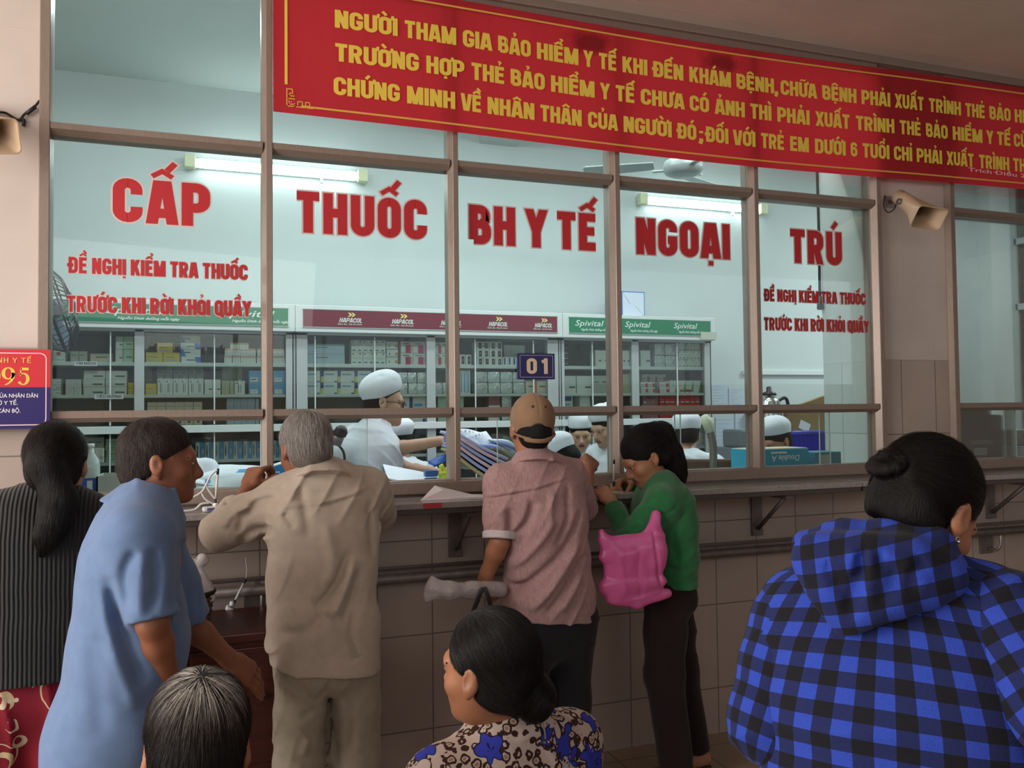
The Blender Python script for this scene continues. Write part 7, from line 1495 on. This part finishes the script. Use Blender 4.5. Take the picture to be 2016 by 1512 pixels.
    for q_, a_, w_ in (([(1680, 1075), (1690, 1110), (1688, 1150), (1668, 1200), (1656, 1245)], .016, .009), ([(1700, 1085), (1712, 1125), (1705, 1165)], -.007, .013), ([(1668, 1085), (1672, 1125), (1660, 1165)], -.007, .012), ([(1595, 1105), (1640, 1140), (1688, 1145)], .011, .009), ([(1600, 1088), (1645, 1115), (1685, 1112)], -.006, .012), ([(1725, 1095), (1765, 1120), (1770, 1160), (1735, 1195)], .008, .011), ([(1850, 1095), (1815, 1130), (1812, 1175)], .009, .011), ([(1745, 1090), (1790, 1105), (1830, 1150)], -.006, .014), ([(1620, 1150), (1650, 1165), (1680, 1160)], .006, .009)): g.disp.append(snapcrease(g, [pd(x, y, D0) for x, y in q_], a_*1.5, w_))
    g.disp.append(rumple(.003, 22, 12, 20, 8))
    solid('hood', g, m, root, .004, uv=lambda V: np.stack([(V-sh)@rt*.98+(V[:, 2]-sh[2])*.12+.03, V[:, 2]*1.0-((V-sh)@rt)*.25+.01, np.zeros(len(V))], 1))
    f = Field(); f.seg(pel+V3((0, 0, .05)), pel-V3((0, 0, .03)), rt, (.16, .12), (.17, .12), .03)
    for s_ in 'LR': f.chain([j['hip'+s_], j['kn'+s_], j['an'+s_]], [.098, .076, .064], .03)
    f.plane((0, 0, .07), (0, 0, -1)); solid('trousers', f, cloth('dark_jeans', (.02, .025, .05)), root, .009); sandals(root, j, fw); return root, j

# ---- staff behind the glass
M_COAT = cloth('white_coat', (.66, .70, .76), .8, 500, .08, .04); M_CAP = cloth('white_cap', (.70, .74, .80), .85, 500, .08, .03)
def white_cap(h, root, puff=1.0, tilt=.25, low=.0):
    g = Field(); R = h.R@np.array(Euler((tilt, 0, 0)).to_matrix())
    g.ell(h.p(0, -.03, .075+.01*puff), (.088, .112, .066*puff), R, .02); g.ell(h.p(0, -.018, .05), (.084, .105, .060), R, .02); g.plane(h.p(0, .0, .040+low), -R[:, 2], .006)
    g.disp += [crease([h.p(-.03, .06, .11), h.p(.0, -.02, .15), h.p(.03, -.10, .11)], .009, .012), crease([h.p(.05, .05, .10), h.p(.06, -.03, .12), h.p(.05, -.10, .07)], .009, .012), crease([h.p(-.06, .03, .10), h.p(-.06, -.06, .11)], .009, .012), rumple(.007, 26, 26, 26, 4)]
    return solid('cap', g, M_CAP, root, .005)
def clerk(label, hd, yaw, pitch, skin=SK_FAIR, fem=True, seated=False, floor=0.0, cap=True, tilt=.25, front=.03, low=.0, lean=.02, arm_out=None, res=.007, glasses=False, hair_k=.009, puff=1.0, byaw=None):
    byaw = yaw if byaw is None else byaw
    hd = V3(hd); fw = np.array([-math.sin(byaw), math.cos(byaw), 0]); rt = np.array([math.cos(byaw), math.sin(byaw), 0]); k = .93 if fem else 1.0
    nk = hd-fw*(.03+lean)-V3((0, 0, .115)); sh = nk-fw*.02-V3((0, 0, .075)); ph = max(sh[2]-.44, .45); pel = V3((sh[0]-fw[0]*.03, sh[1]-fw[1]*.03, ph))
    j = dict(head=hd, neck=nk, shL=sh-rt*.165*k, shR=sh+rt*.165*k, hipL=pel-rt*.085, hipR=pel+rt*.085)
    for s_, m_ in (('L', -1), ('R', 1)):
        j['el'+s_] = j['sh'+s_]+rt*m_*.06+fw*.06-V3((0, 0, .24)); j['wr'+s_] = j['el'+s_]-rt*m_*.08+fw*.20+V3((0, 0, .05))
        if seated: j['kn'+s_] = j['hip'+s_]+fw*.40; j['an'+s_] = V3((j['kn'+s_][0], j['kn'+s_][1], .085))
        else: j['kn'+s_] = V3((j['hip'+s_][0], j['hip'+s_][1], ph*.54))+fw*.02; j['an'+s_] = V3((j['hip'+s_][0], j['hip'+s_][1], .085))
    if arm_out: j.update(arm_out(j, fw, rt))
    root = empty('person', (float(pel[0]), float(pel[1]), 0), 0, label, 'person'); h = Head(hd, rot_xyz(yaw, pitch, 0), .97 if fem else 1.0); f = Field(); limb_body(f, j, .95); h.add(f)
    for s_, m_ in (('L', -1), ('R', 1)):
        d = j['wr'+s_]-j['el'+s_]; hand(f, j['wr'+s_], j.get('hd'+s_, d), j.get('dz'+s_, (0, 0, 1)), m_, j.get('cu'+s_, (.5, .55, .6, .7)), k=k)
    foot(f, j['anL'], fw); foot(f, j['anR'], fw); solid('body', f, skin, root, res*.8, [(h.lip_region(), LIP)]); h.eyes(root, HB)
    hf = h.hairfield(hair_k, front=front, nape=-.07); solid('hair', hf, HB, root, .005)
    if cap: white_cap(h, root, puff, tilt, low)
    f = Field(); P = [V3((pel[0], pel[1], ph-.18)), pel, lerp(pel, sh, .5), lerp(pel, sh, .78), sh-V3((0, 0, .02)), sh+V3((0, 0, .035)), nk+V3((0, 0, .0))]; R_ = [(.19, .14), (.18, .13), (.165, .118), (.175, .115), (.165, .09), (.105, .07), (.058, .058)]
    for a in range(6): f.seg(P[a], P[a+1], rt, R_[a], R_[a+1], .05)
    for s_ in 'LR':
        f.cone(lerp(P[-2], j['sh'+s_], .4), j['sh'+s_], .060, .062, .05); sleeve(f, [j['sh'+s_], lerp(j['sh'+s_], j['el'+s_], j.get('sl', .7))], [.070, j.get('sr', .066)], .035)
    if seated: f.plane((0, 0, ph-.08), (0, 0, -1), .01)
    collar_flap(f, nk, rot_xyz(byaw, .3, 0), .060, .086, .045); f.cone(nk+V3((0, 0, .06)), nk-V3((0, 0, .05)), .054, .054, .004, 's'); f.disp += [rumple(.004, 18, 14, 12, int(abs(hd[0])*100)), wrinkle(.008, .07, [(.6, .3, .7), (.7, .3, -.5)], int(abs(hd[0])*100))]; solid('coat', f, M_COAT, root, res)
    f = Field(); f.seg(pel+V3((0, 0, .03)), pel-V3((0, 0, .05)), rt, (.15, .11), (.155, .11), .03)
    for s_ in 'LR': f.chain([j['hip'+s_], j['kn'+s_], j['an'+s_]], [.09, .07, .058], .03)
    solid('trousers', f, cloth('dark_work_trousers', (.02, .02, .025)), root, .012)
    if glasses:
        b = MB(); loc = V3(root.location); mg = m_dark
        for sx in (-1, 1):
            b.tube([Vector(h.p(sx*.032+.024*math.cos(a), .098-.012*abs(math.cos(a)) if sx*math.cos(a) > 0 else .098, -.004+.017*math.sin(a))-loc) for a in np.linspace(0, 2*PI, 20)[:-1]], .0022, mg, 6, closed=True)
            b.tube([Vector(h.p(*q)-loc) for q in ((sx*.056, .088, .002), (sx*.074, .05, .004), (sx*.080, -.01, .002), (sx*.082, -.02, -.012))], .002, mg, 6)
        b.tube([Vector(h.p(*q)-loc) for q in ((-.009, .1, .002), (0, .104, .005), (.009, .1, .002))], .002, mg, 6); gl = b.build('glasses', root)
    return root, j, h
def staff():
    def arms(j, fw, rt):
        sh = at3(668, 893, .70); el = at3(742, 897, .60); wr = at3(868, 868, .50)
        return dict(shR=sh, elR=lerp(sh, wr, .46)+V3((0, 0, -.012)), wrR=wr, hdR=at3(905, 868, .46)-wr, dzR=(.1, -.4, 1), cuR=(.5, .6, .7, .8), elL=at3(805, 925, .80), wrL=at3(850, 928, .62), hdL=V3((.8, -.5, -.1)), sl=.78, sr=.078)
    r, j, h = clerk('pharmacist in white cap, glasses and short-sleeved coat reaching out an arm', at3(757, 792, .72), -1.72, .10, SK_FAIR, False, tilt=.55, front=.045, glasses=True, arm_out=arms, res=.006, low=-.014, hair_k=.003, byaw=-1.2, puff=1.12)
    b = MB(); loc = V3(r.location); b.tube([Vector(at3(x, y, .60)-loc) for x, y in ((745, 895), (752, 918), (759, 938))], .004, m_dark, 6); b.tube([Vector(at3(x, y, .60)-loc) for x, y in ((772, 895), (766, 918), (760, 938))], .004, m_dark, 6); b.build('lanyard', r)
    clerk("clerk's white cap with dark hair seen past the pharmacist's chin", at3(782, 872, 1.25), .3, .35, seated=True, tilt=.3, low=-.0)
    clerk('clerk in white cap bent low behind the pink-shirted shoulder', at3(1104, 905, .72), .9, .75, seated=False, tilt=.3)
    clerk('woman clerk facing the hall with lowered eyes and flat white cap', at3(1144, 852, 1.75), 2.75, .30, SK_FAIR, seated=False, tilt=.2, front=.04)
    clerk('standing clerk in white coat and cap partly behind the window post', at3(1192, 840, 1.10), 1.9, .35, SK_FAIR, tilt=.25)
    clerk('clerk with dark hair under a white cap sitting turned away, beyond the ponytail', at3(1352, 856, 1.05), -.5, .35, seated=True, tilt=.35)
    clerk('seated clerk in white cap bent beside the blue basket', at3(1527, 868, .72), 1.75, .40, SK_MID, seated=False, tilt=.30)
    clerk('dark-haired person half hidden by the rail behind the black printer', at3(1888, 830, 1.05), 1.2, .2, SK_FAIR, seated=True, cap=False)
    G = 'office chairs of the dispensary'
    for (px, py, y), lab in (((1366, 925, .80), 'brown chair back behind the clerk beyond the ponytail'),):
        p = at3(px, py, y); c = empty('office_chair', (float(p[0])+.02, float(p[1])-.05, 0), -.5, lab, 'chair'); br = mat('brown_chair', (.10, .055, .03), .5)
        b = MB(); b.cbox(-.2, .2, -.02, .02, .85, 1.26, br, .015); b.build('backrest', c); b = MB(); b.cbox(-.21, .21, .02, .42, .44, .49, br, .015); b.build('seat', c)
        for x in (-.18, .18):
            for y_ in (.03, .39): b = MB(); b.tube([(x, y_, 0), (x, y_, .44)], .014, m_dsteel, 8); b.build('leg', c)
            b = MB(); b.tube([(x, 0, .47), (x, 0, .9)], .012, m_dsteel, 8); b.build('upright', c)
# ------------------------------------------------------------------ loudspeakers, bags, pens, papers and the brown desk
m_horn = mat('cream_horn', (.55, .40, .26), .45, noise=.12, nscale=9); m_hornin = mat('horn_throat', (.10, .075, .055), .6)
def horn(mouth, back, right_dir, foot, label, w=.17, h=.118):
    mouth, back = V3(mouth), V3(back); ax = unit(mouth-back); L = np.linalg.norm(mouth-back); rt = V3(right_dir); rt = unit(rt-ax*(rt@ax)); up = np.cross(rt, ax)
    r = empty('horn_speaker', tuple(map(float, foot)), 0, label, 'loudspeaker', 'horn loudspeakers on the wall'); loc = V3(foot)
    def sect(t, ww, hh, rr, n=6):
        out = []
        for cx, cy, a0 in ((1, 1, 0), (-1, 1, 90), (-1, -1, 180), (1, -1, 270)):
            for k in range(n+1):
                a = math.radians(a0+90*k/n); out.append(back-loc+ax*t*L+rt*(cx*(ww/2-rr)+rr*math.cos(a))+up*(cy*(hh/2-rr)+rr*math.sin(a)))
        return out
    b = MB(); prof = [(-.30, .05, .05, .024), (-.28, .075, .075, .036), (.0, .082, .082, .040), (.25, .088, .085, .040), (.6, .118, .095, .035), (.92, w*.94, h*.94, .022), (1.0, w, h, .02)]
    R_ = [sect(*p) for p in prof]; n = len(R_[0]); vs = [v for q in R_ for v in q]; fs = [(i*n+k, i*n+(k+1) % n, (i+1)*n+(k+1) % n, (i+1)*n+k) for i in range(len(R_)-1) for k in range(n)]; fs.append(tuple(range(n))); b.add(vs, fs, m_horn, True); 
    inn = [(1.0, w-.008, h-.008, .018), (.75, w*.72, h*.75, .03), (.4, .075, .07, .03), (.3, .05, .05, .024)]; R_ = [sect(*p) for p in inn]; vs = [v for q in R_ for v in q]; fs = [(i*n+k, i*n+(k+1) % n, (i+1)*n+(k+1) % n, (i+1)*n+k) for i in range(len(R_)-1) for k in range(n)]; fs.append(tuple((len(R_)-1)*n+k for k in range(n))); b.add(vs, fs, m_horn, True)
    a0, a1 = sect(*prof[-1]), sect(*inn[0]); b.add(a0+a1, [(k, (k+1) % n, n+(k+1) % n, n+k) for k in range(n)], m_horn); b.build('horn', r, fix=False)
    b = MB(); T = [sect(.42, .05, .05, .024), sect(.62, .036, .036, .017), sect(.66, .02, .02, .009)]; vs = [v for q in T for v in q]; b.add(vs, [(i*n+k, i*n+(k+1) % n, (i+1)*n+(k+1) % n, (i+1)*n+k) for i in range(2) for k in range(n)]+[tuple(2*n+k for k in range(n))], m_hornin, True); b.build('throat_plug', r)
    b = MB(); side = back-loc-rt*.045+ax*.02; b.tube([(0, 0, 0), (0, -.03, 0), side], .011, m_steel, 10); b.cbox(-.03, .03, -.004, .0, -.03, .03, m_steel, .002); b.tube([side-V3(rt)*.01, side+V3(rt)*.012], .016, m_dsteel, 10); b.build('bracket', r); return r
f0 = at(1752, 398, -.002); horn(at(1830, 430, -.30), at(1782, 396, -.12), at(1845, 452, -.3)-at(1790, 442, -.27), f0, 'cream horn loudspeaker pointing down from the tiled column', .175, .12)
f1 = at(-25, 240, -.002); horn(at(-18, 268, -.24), at(-28, 235, -.06), V3((1, -.12, -.05)), f1, 'cream horn loudspeaker cut off at the picture edge above the red sign', .175, .125)
m_cab_ = mat('black_cord', (.012, .011, .011), .5)
b = MB(); b.tube(catmull([at(1742, 385, -.036), at(1740, 405, -.05), at(1748, 418, -.06), at(1760, 412, -.08), at(1764, 402, -.10)], 6), .0035, m_cab_, 7); tag(b.build('speaker_cable'), 'thin black cable looping from the window post to the horn loudspeaker', 'cable')
b = MB(); b.tube(catmull([at(-10, 222, -.05), at(10, 222, -.02), at(36, 236, -.012), at(48, 225, -.012), at(66, 212, -.012), at(78, 198, -.012)], 6), .0045, m_cab_, 7); b.tube(catmull([at(36, 236, -.012), at(47, 236, -.012), at(46, 248, -.012)], 4), .006, m_cab_, 7); b.tube([at(52, 224, -.014), at(70, 210, -.014)], .0075, m_cab_, 6); tag(b.build('speaker_cable'), 'taped black cable running up to the left window frame', 'cable')

# papers on the shelf
SHT = 1.1975
def shelf_sheet(pts, lab, mt, thick=.0012, name='paper_form'):
    b = MB(); n = len(pts); up_ = [(p[0], p[1], p[2]) for p in pts]; dn = [(p[0], p[1], p[2]-thick) for p in pts]; b.add(up_+dn, [tuple(range(n)), tuple(range(2*n-1, n-1, -1))]+[(i, (i+1) % n, n+(i+1) % n, n+i) for i in range(n)], mt); return tag(b.build(name), lab, 'paper')
# form with a folded corner standing up
m_form = mat('form_paper', (.84, .79, .80), .7); A = at3(828, 988, -.21); A[2] = SHT+.0016; D_ = at3(928, 976, -.16); D_[2] = SHT+.012; T_ = at3(856, 956, -.13); Bq = at3(985, 993, -.25); Bq[2] = SHT+.0016; Cq = at3(992, 978, -.15); Cq[2] = SHT+.0016
b = MB(); G_ = [A, Bq, Cq, D_]; n_ = V3((0, .0, .0013)); b.add(G_+[q-n_ for q in G_], [(0, 1, 2, 3), (7, 6, 5, 4), (0, 4, 5, 1), (1, 5, 6, 2), (2, 6, 7, 3), (3, 7, 4, 0)], m_form)
mid = lerp(A, D_, .45)+V3((0, .012, .03)); T3 = [A, mid, D_, T_]; n2 = V3((0, .0013, 0)); b.add(T3+[q+n2 for q in T3], [(0, 1, 3), (1, 2, 3), (4, 7, 5), (5, 7, 6), (0, 3, 7, 4), (3, 2, 6, 7), (0, 1, 2), (4, 6, 5)], m_form)
for k in range(5): u = .12+.15*k; q0, q1 = lerp(lerp(A, Bq, .3), lerp(D_, Cq, .3), u), lerp(lerp(A, Bq, .8), lerp(D_, Cq, .8), u); b.tube([q0+V3((0, 0, .0006)), q1+V3((0, 0, .0006))], .0008, PAL['grey'], 4)
tag(b.build('paper_form'), 'white paper form with a folded corner standing up on the counter shelf', 'paper')
p = at(1172, 972, -.24); shelf_sheet([(p[0]-.05, -.285, SHT+.0016), (p[0]+.12, -.27, SHT+.0016), (p[0]+.13, -.13, SHT+.0016), (p[0]-.04, -.15, SHT+.0016)], "yellowish slip under the green-sleeved woman's hands", mat('slip_paper', (.62, .58, .45), .7))
p = at(532, 970, -.2); shelf_sheet([(p[0]-.07, -.27, SHT+.0016), (p[0]+.05, -.28, SHT+.0016), (p[0]+.06, -.18, SHT+.03), (p[0]-.05, -.17, SHT+.05)], "pale yellow slip by the old man's raised hand", mat('slip_yellow', (.62, .56, .30), .7))
p = at(855, 998, -.29); b = MB(); b.cbox(p[0]-.045, p[0]+.03, -.2935, -.2905, 1.176, 1.195, PAL['red'], .001); tag(b.build('shelf_red_patch'), 'small red patch on the counter shelf edge below the form', 'sticker')  # thin red patch on the front edge of the shelf
# pen stand with cord
m_cordw = mat('white_cord', (.66, .64, .62), .45)
def pen(a, c, r, nm='pen'):
    a, c = Vector(a), Vector(c); d = c-a; b = MB(); b.tube([a+d*.14, a+d*.86], .0045, m_cordw, 10); b.build('barrel', r); b = MB(); b.tube([a, a+d*.05, a+d*.18], [.0015, .0048, .0052], m_dark, 10); b.build('grip', r); b = MB(); b.tube([a+d*.84, c], [.005, .0046], m_dark, 10); b.build('end_cap', r)
p = at3(418, 996, -.23); r = empty('pen_stand', (float(p[0]), -.23, SHT), .1, "white pen stand with upright pen and looped cord by the old man's elbow", 'pen stand')
b = MB(); b.cbox(-.035, .035, -.022, .022, 0, .018, m_white, .008); b.build('base', r); b = MB(); b.lathe([(0, .018), (.012, .018), (.009, .03), (.0, .03)], m_white, 16, Matrix.Translation((.012, 0, 0))); b.build('socket', r)
b = MB(); b.cbox(-.02, .03, -.0235, -.0215, .004, .015, mat('purple_label', (.12, .1, .3), .4), .001); b.build('label_strip', r)
pen((.010, 0, .02), (.020, .0, .155), r)
q = lambda x, y, yy=-.23: Vector(at3(x, y, yy)-V3(r.location)); b = MB(); cz = SHT+.006
pts = [q(432, 930), q(420, 945), q(408, 958), q(398, 968), q(410, 978), q(428, 994)]; b.tube(catmull([(.018, 0, .15), q(415, 936), q(405, 956), q(395, 970), q(372, 982), q(345, 990)], 6), .004, m_cordw, 7); b.tube(catmull([q(396, 968), q(404, 982), q(420, 992), q(428, 997)], 6), .004, m_cordw, 7); b.tube(catmull([q(406, 957), q(418, 975), q(430, 988)], 6), .004, m_cordw, 7); b.tube(catmull([q(412, 990), q(396, 992), q(382, 1003), q(352, 1006)], 6), .004, m_cordw, 7); b.build('cord', r)
p = at3(462, 1200, -.12); r = empty('hanging_pen_holder', tuple(map(float, p)), 0, 'white pen holder dangling below the handrail over the brown desk', 'pen stand'); q = lambda x, y, yy=-.12: Vector(at3(x, y, yy)-V3(r.location))
b = MB(); T = Matrix.Rotation(.55, 4, 'Y'); b.cbox(-.032, .028, -.022, .022, -.015, .003, m_white, .006, T); b.build('base', r); pen(q(459, 1190), q(484, 1140), r); b = MB(); b.lathe([(0, .0), (.011, .0), (.008, .016), (0, .016)], m_white, 12, Matrix.Translation(q(457, 1192))); b.build('socket', r)
b = MB(); b.tube(catmull([q(484, 1140), q(486, 1120), Vector((q(484, 1100)[0], .04, q(484, 1100)[2]))], 5), .0018, m_cordw, 6); b.build('cord', r)
# pen of the woman in green
a, c = at3(1208, 958, -.175), at3(1209, 905, -.165); r = empty('pen', tuple(map(float, a)), 0, 'white pen with dark tip held upright by the woman in green', 'pen'); pen((0, 0, 0), tuple(map(float, c-a)), r)

# pink plastic bag on her arm
def pink_bag_mat():
    m = bpy.data.materials.new('pink_plastic_film'); m.use_nodes = True; nt = m.node_tree; p = nt.nodes['Principled BSDF']; out = nt.nodes['Material Output']; p.inputs['Base Color'].default_value = (.90, .20, .50, 1); p.inputs['Roughness'].default_value = .16; p.inputs['Coat Weight'].default_value = .6; p.inputs['Coat Roughness'].default_value = .08
    t = _n(nt, 'ShaderNodeBsdfTranslucent'); t.inputs[0].default_value = (1.0, .32, .66, 1); mx = _n(nt, 'ShaderNodeMixShader'); mx.inputs[0].default_value = .45; nt.links.new(p.outputs[0], mx.inputs[1]); nt.links.new(t.outputs[0], mx.inputs[2]); nt.links.new(mx.outputs[0], out.inputs[0])
    tc = _n(nt, 'ShaderNodeTexCoord'); no = _n(nt, 'ShaderNodeTexNoise'); no.inputs['Scale'].default_value = 16; no.inputs['Detail'].default_value = 6; mp = _n(nt, 'ShaderNodeMapping'); mp.inputs['Scale'].default_value = (1.6, 1, .6); nt.links.new(tc.outputs['Object'], mp.inputs[0]); nt.links.new(mp.outputs[0], no.inputs['Vector']); bp = _n(nt, 'ShaderNodeBump'); bp.inputs['Strength'].default_value = .5; bp.inputs['Distance'].default_value = .012; nt.links.new(no.outputs[0], bp.inputs['Height']); nt.links.new(bp.outputs[0], p.inputs['Normal']); return m
p = at3(1250, 1190, -.60); root = empty('carrier_bag', (float(p[0]), -.60, float(p[2])), 0, 'bright pink plastic bag hanging from the arm of the woman in green', 'bag')
g = Field(); Y_ = -.60; W_ = lambda x, y, yy=Y_: at3(x, y, yy)
lat = unit(W_(1300, 1100)-W_(1200, 1100))
for a, c, ra, rc in (((1245, 1178), (1245, 1150), (.112, .016), (.125, .030)), ((1247, 1150), (1243, 1090), (.125, .030), (.122, .028)), ((1243, 1090), (1242, 1060), (.122, .028), (.120, .018))): g.seg(W_(*a), W_(*c), lat, ra, rc, .02, n=3.0)
g.cone(W_(1200, 1080), W_(1184, 1047), .020, .012, .03); g.cone(W_(1290, 1100, -.60), W_(1292, 1012, -.585), .030, .010, .04); g.cone(W_(1270, 1075), W_(1291, 1016, -.585), .02, .010, .04); g.cone(W_(1215, 1175), W_(1255, 1190), .020, .012, .04); g.cone(W_(1255, 1190), W_(1315, 1168), .012, .010, .03)
g.disp += [rumple(.0014, 20, 8, 10, 3)]+[pxcrease(q_, -.63, a, w, .035) for q_, a, w in (([(1288, 1040), (1293, 1100), (1303, 1160)], .006, .008), ([(1262, 1075), (1258, 1125), (1266, 1180)], .003, .012), ([(1220, 1090), (1228, 1140), (1232, 1180)], -.003, .014), ([(1225, 1183), (1260, 1180), (1310, 1163)], -.003, .008))]
solid('film_body', g, pink_bag_mat(), root, .005)
# the pink-shirted man's bag and roll
m_film = mat('clear_wrinkled_film', (.55, .50, .49), .22, bump=.9, bscale=38)
m_film.node_tree.nodes['Principled BSDF'].inputs['Alpha'].default_value = .72
p = at3(915, 1160, -.63); root = empty('plastic_roll', tuple(map(float, p)), 0, 'crumpled clear plastic roll held in the hand of the pink-shirted man', 'bag')
g = Field(); g.chain([at3(856, 1159, -.66), at3(885, 1162, -.66), at3(930, 1161, -.64), at3(985, 1161, -.60)], [.030, .030, .029, .029], .02); g.seg(at3(862, 1160, -.66), at3(846, 1157, -.66), (0, 0, 1), (.032, .026), (.042, .016), .01); g.disp += [rumple(.006, 30, 30, 30, 5)]; solid('film', g, m_film, root, .005)
p = at3(950, 1300, -.74); root = empty('shoulder_bag', (float(p[0]), -.74, float(p[2])), 0, 'black bag hanging by its straps from the hand of the pink-shirted man', 'bag'); m_bag = cloth('black_bag_cloth', (.014, .013, .014))
g = Field(); g.seg(at3(972, 1320, -.76), at3(965, 1240, -.74), (1, 0, 0), (.085, .035), (.07, .022), .02, n=3.5); g.disp.append(rumple(.004, 20, 20, 20, 6)); solid('bag_body', g, m_bag, root, .008)
b = MB(); q = lambda x, y, yy=-.72: Vector(at3(x, y, yy)-V3(root.location))
for s_ in (-1, 1): b.tube(catmull([q(925 if s_ < 0 else 972, 1245), q(932 if s_ < 0 else 968, 1205), q(944 if s_ < 0 else 960, 1172), q(952, 1152, -.60)], 6), .0085, m_bag, 6)
b.build('strap', root)

# brown desk with basket and tied white bag
m_wood = mat('dark_red_wood', (.070, .016, .012), .35, noise=.25, nscale=6, stretch=(1, 1, 12)); m_woodl = mat('red_wood_edge', (.11, .03, .02), .35)
dx0, dx1 = float(at3(330, 1240, -.5)[0]), float(at3(563, 1240, -.5)[0]); r = empty('wooden_desk', ((dx0+dx1)/2, -.3, 0), 0, 'dark red wooden desk against the wall behind the walking man', 'desk'); w = dx1-dx0
b = MB(); b.cbox(-w/2-.3, w/2, -.22, .18, .785, .815, m_wood, .006); b.build('desktop', r)
b = MB(); b.cbox(-w/2-.26, w/2-.03, -.19, .17, .34, .784, m_wood, .004); b.build('cabinet_body', r)
for k in range(2): b = MB(); b.cbox(-w/2-.22+k*(w/2+.1), -w/2-.22+(k+1)*(w/2+.1)-.01, -.2, -.188, .37, .76, m_wood, .004); d = b.build('door', r); b = MB(); b.lathe([(0, 0), (.012, .004), (.014, .016), (0, .02)], m_steel, 12, Matrix.Translation((-w/2-.22+(k+1)*(w/2+.1)-.06, -.2, .6)) @ Matrix.Rotation(PI/2, 4, 'X')); b.build('knob', d)
for x in (-w/2-.27, w/2-.04):
    for y in (-.20, .14): b = MB(); b.cbox(x, x+.036, y, y+.036, 0, .785, m_woodl, .004); b.build('leg', r)
p = at3(392, 1240, -.38); r = empty('woven_basket', (float(p[0])-.045, -.40, .8155), 0, 'brown woven basket on the desk holding a tied white bag', 'basket'); m_wv = mat('wicker_brown', (.16, .10, .055), .6)
b = MB(); b.lathe([(0, 0), (.07, 0), (.075, .01), (.09, .12), (.094, .125), (.088, .125), (.07, .012), (0, .01)], m_wv, 28)
for k in range(7): rr = .0755+.0145*(k+.7)/7.5; b.tube([(rr*math.cos(a)*(1+.012*math.sin(a*14+k*PI)), rr*math.sin(a)*(1+.012*math.sin(a*14+k*PI)), .012+.016*k) for a in np.linspace(0, 2*PI, 57)[:-1]], .006, m_wv, 5, closed=True)
b.build('wicker_body', r)
b = MB(); b.tube([(.094*math.cos(a), .094*math.sin(a), .127) for a in np.linspace(0, 2*PI, 33)[:-1]], .008, mat('dark_rim', (.02, .014, .01), .5), 6, closed=True); b.build('rim', r)
root = empty('tied_bag', (r.location.x, r.location.y, .95), 0, 'white plastic bag with tied handles in the woven basket', 'bag'); g = Field(); c0 = V3(root.location)
g.ell(c0+V3((.01, 0, -.02)), (.082, .07, .075)); g.cone(c0+V3((.02, 0, .03)), c0+V3((.03, 0, .075)), .04, .014, .04); g.cone(c0+V3((.03, 0, .075)), c0+V3((-.01, .0, .115)), .012, .026, .015); g.cone(c0+V3((.03, 0, .075)), c0+V3((.055, .0, .10)), .012, .02, .015); g.cone(c0+V3((.05, -.02, .05)), c0+V3((.09, -.03, -.03)), .012, .008, .02)
g.disp += [rumple(.008, 40, 40, 40, 9)]; solid('film', g, mat('white_film', (.78, .75, .75), .3, bump=.5, bscale=40), root, .005)
# gooseneck microphone
p = at3(662, 856, .42); r = empty('desk_microphone', (float(p[0])+.03, .40, CT), 0, "black-headed microphone on a stalk beside the old man's ear", 'microphone'); hz = float(p[2])-CT
b = MB(); b.lathe([(0, 0), (.05, 0), (.05, .015), (.012, .03), (0, .03)], m_dark, 20); b.build('base', r); b = MB(); b.tube(catmull([(0, 0, .02), (.005, 0, .12), (0, 0, hz-.08), (-.02, 0, hz-.05)], 5), .006, m_dark, 8); b.build('stalk', r)
b = MB(); b.tube([(-.035, 0, hz-.05), (-.022, 0, hz-.01)], [.022, .026], mat('mic_grey', (.12, .12, .13), .4), 14); b.build('collar', r); b = MB(); b.lathe([(0, -.03), (.022, -.024), (.031, -.006), (.03, .012), (.018, .028), (0, .033)], m_dark, 20, Matrix.Translation((-.012, 0, hz+.012))); b.build('foam_head', r)
for fn in (man_in_pink, old_man, woman_in_green, woman_in_black, walking_man, woman_in_blouse, seated_grey, woman_in_hoodie, staff): fn()
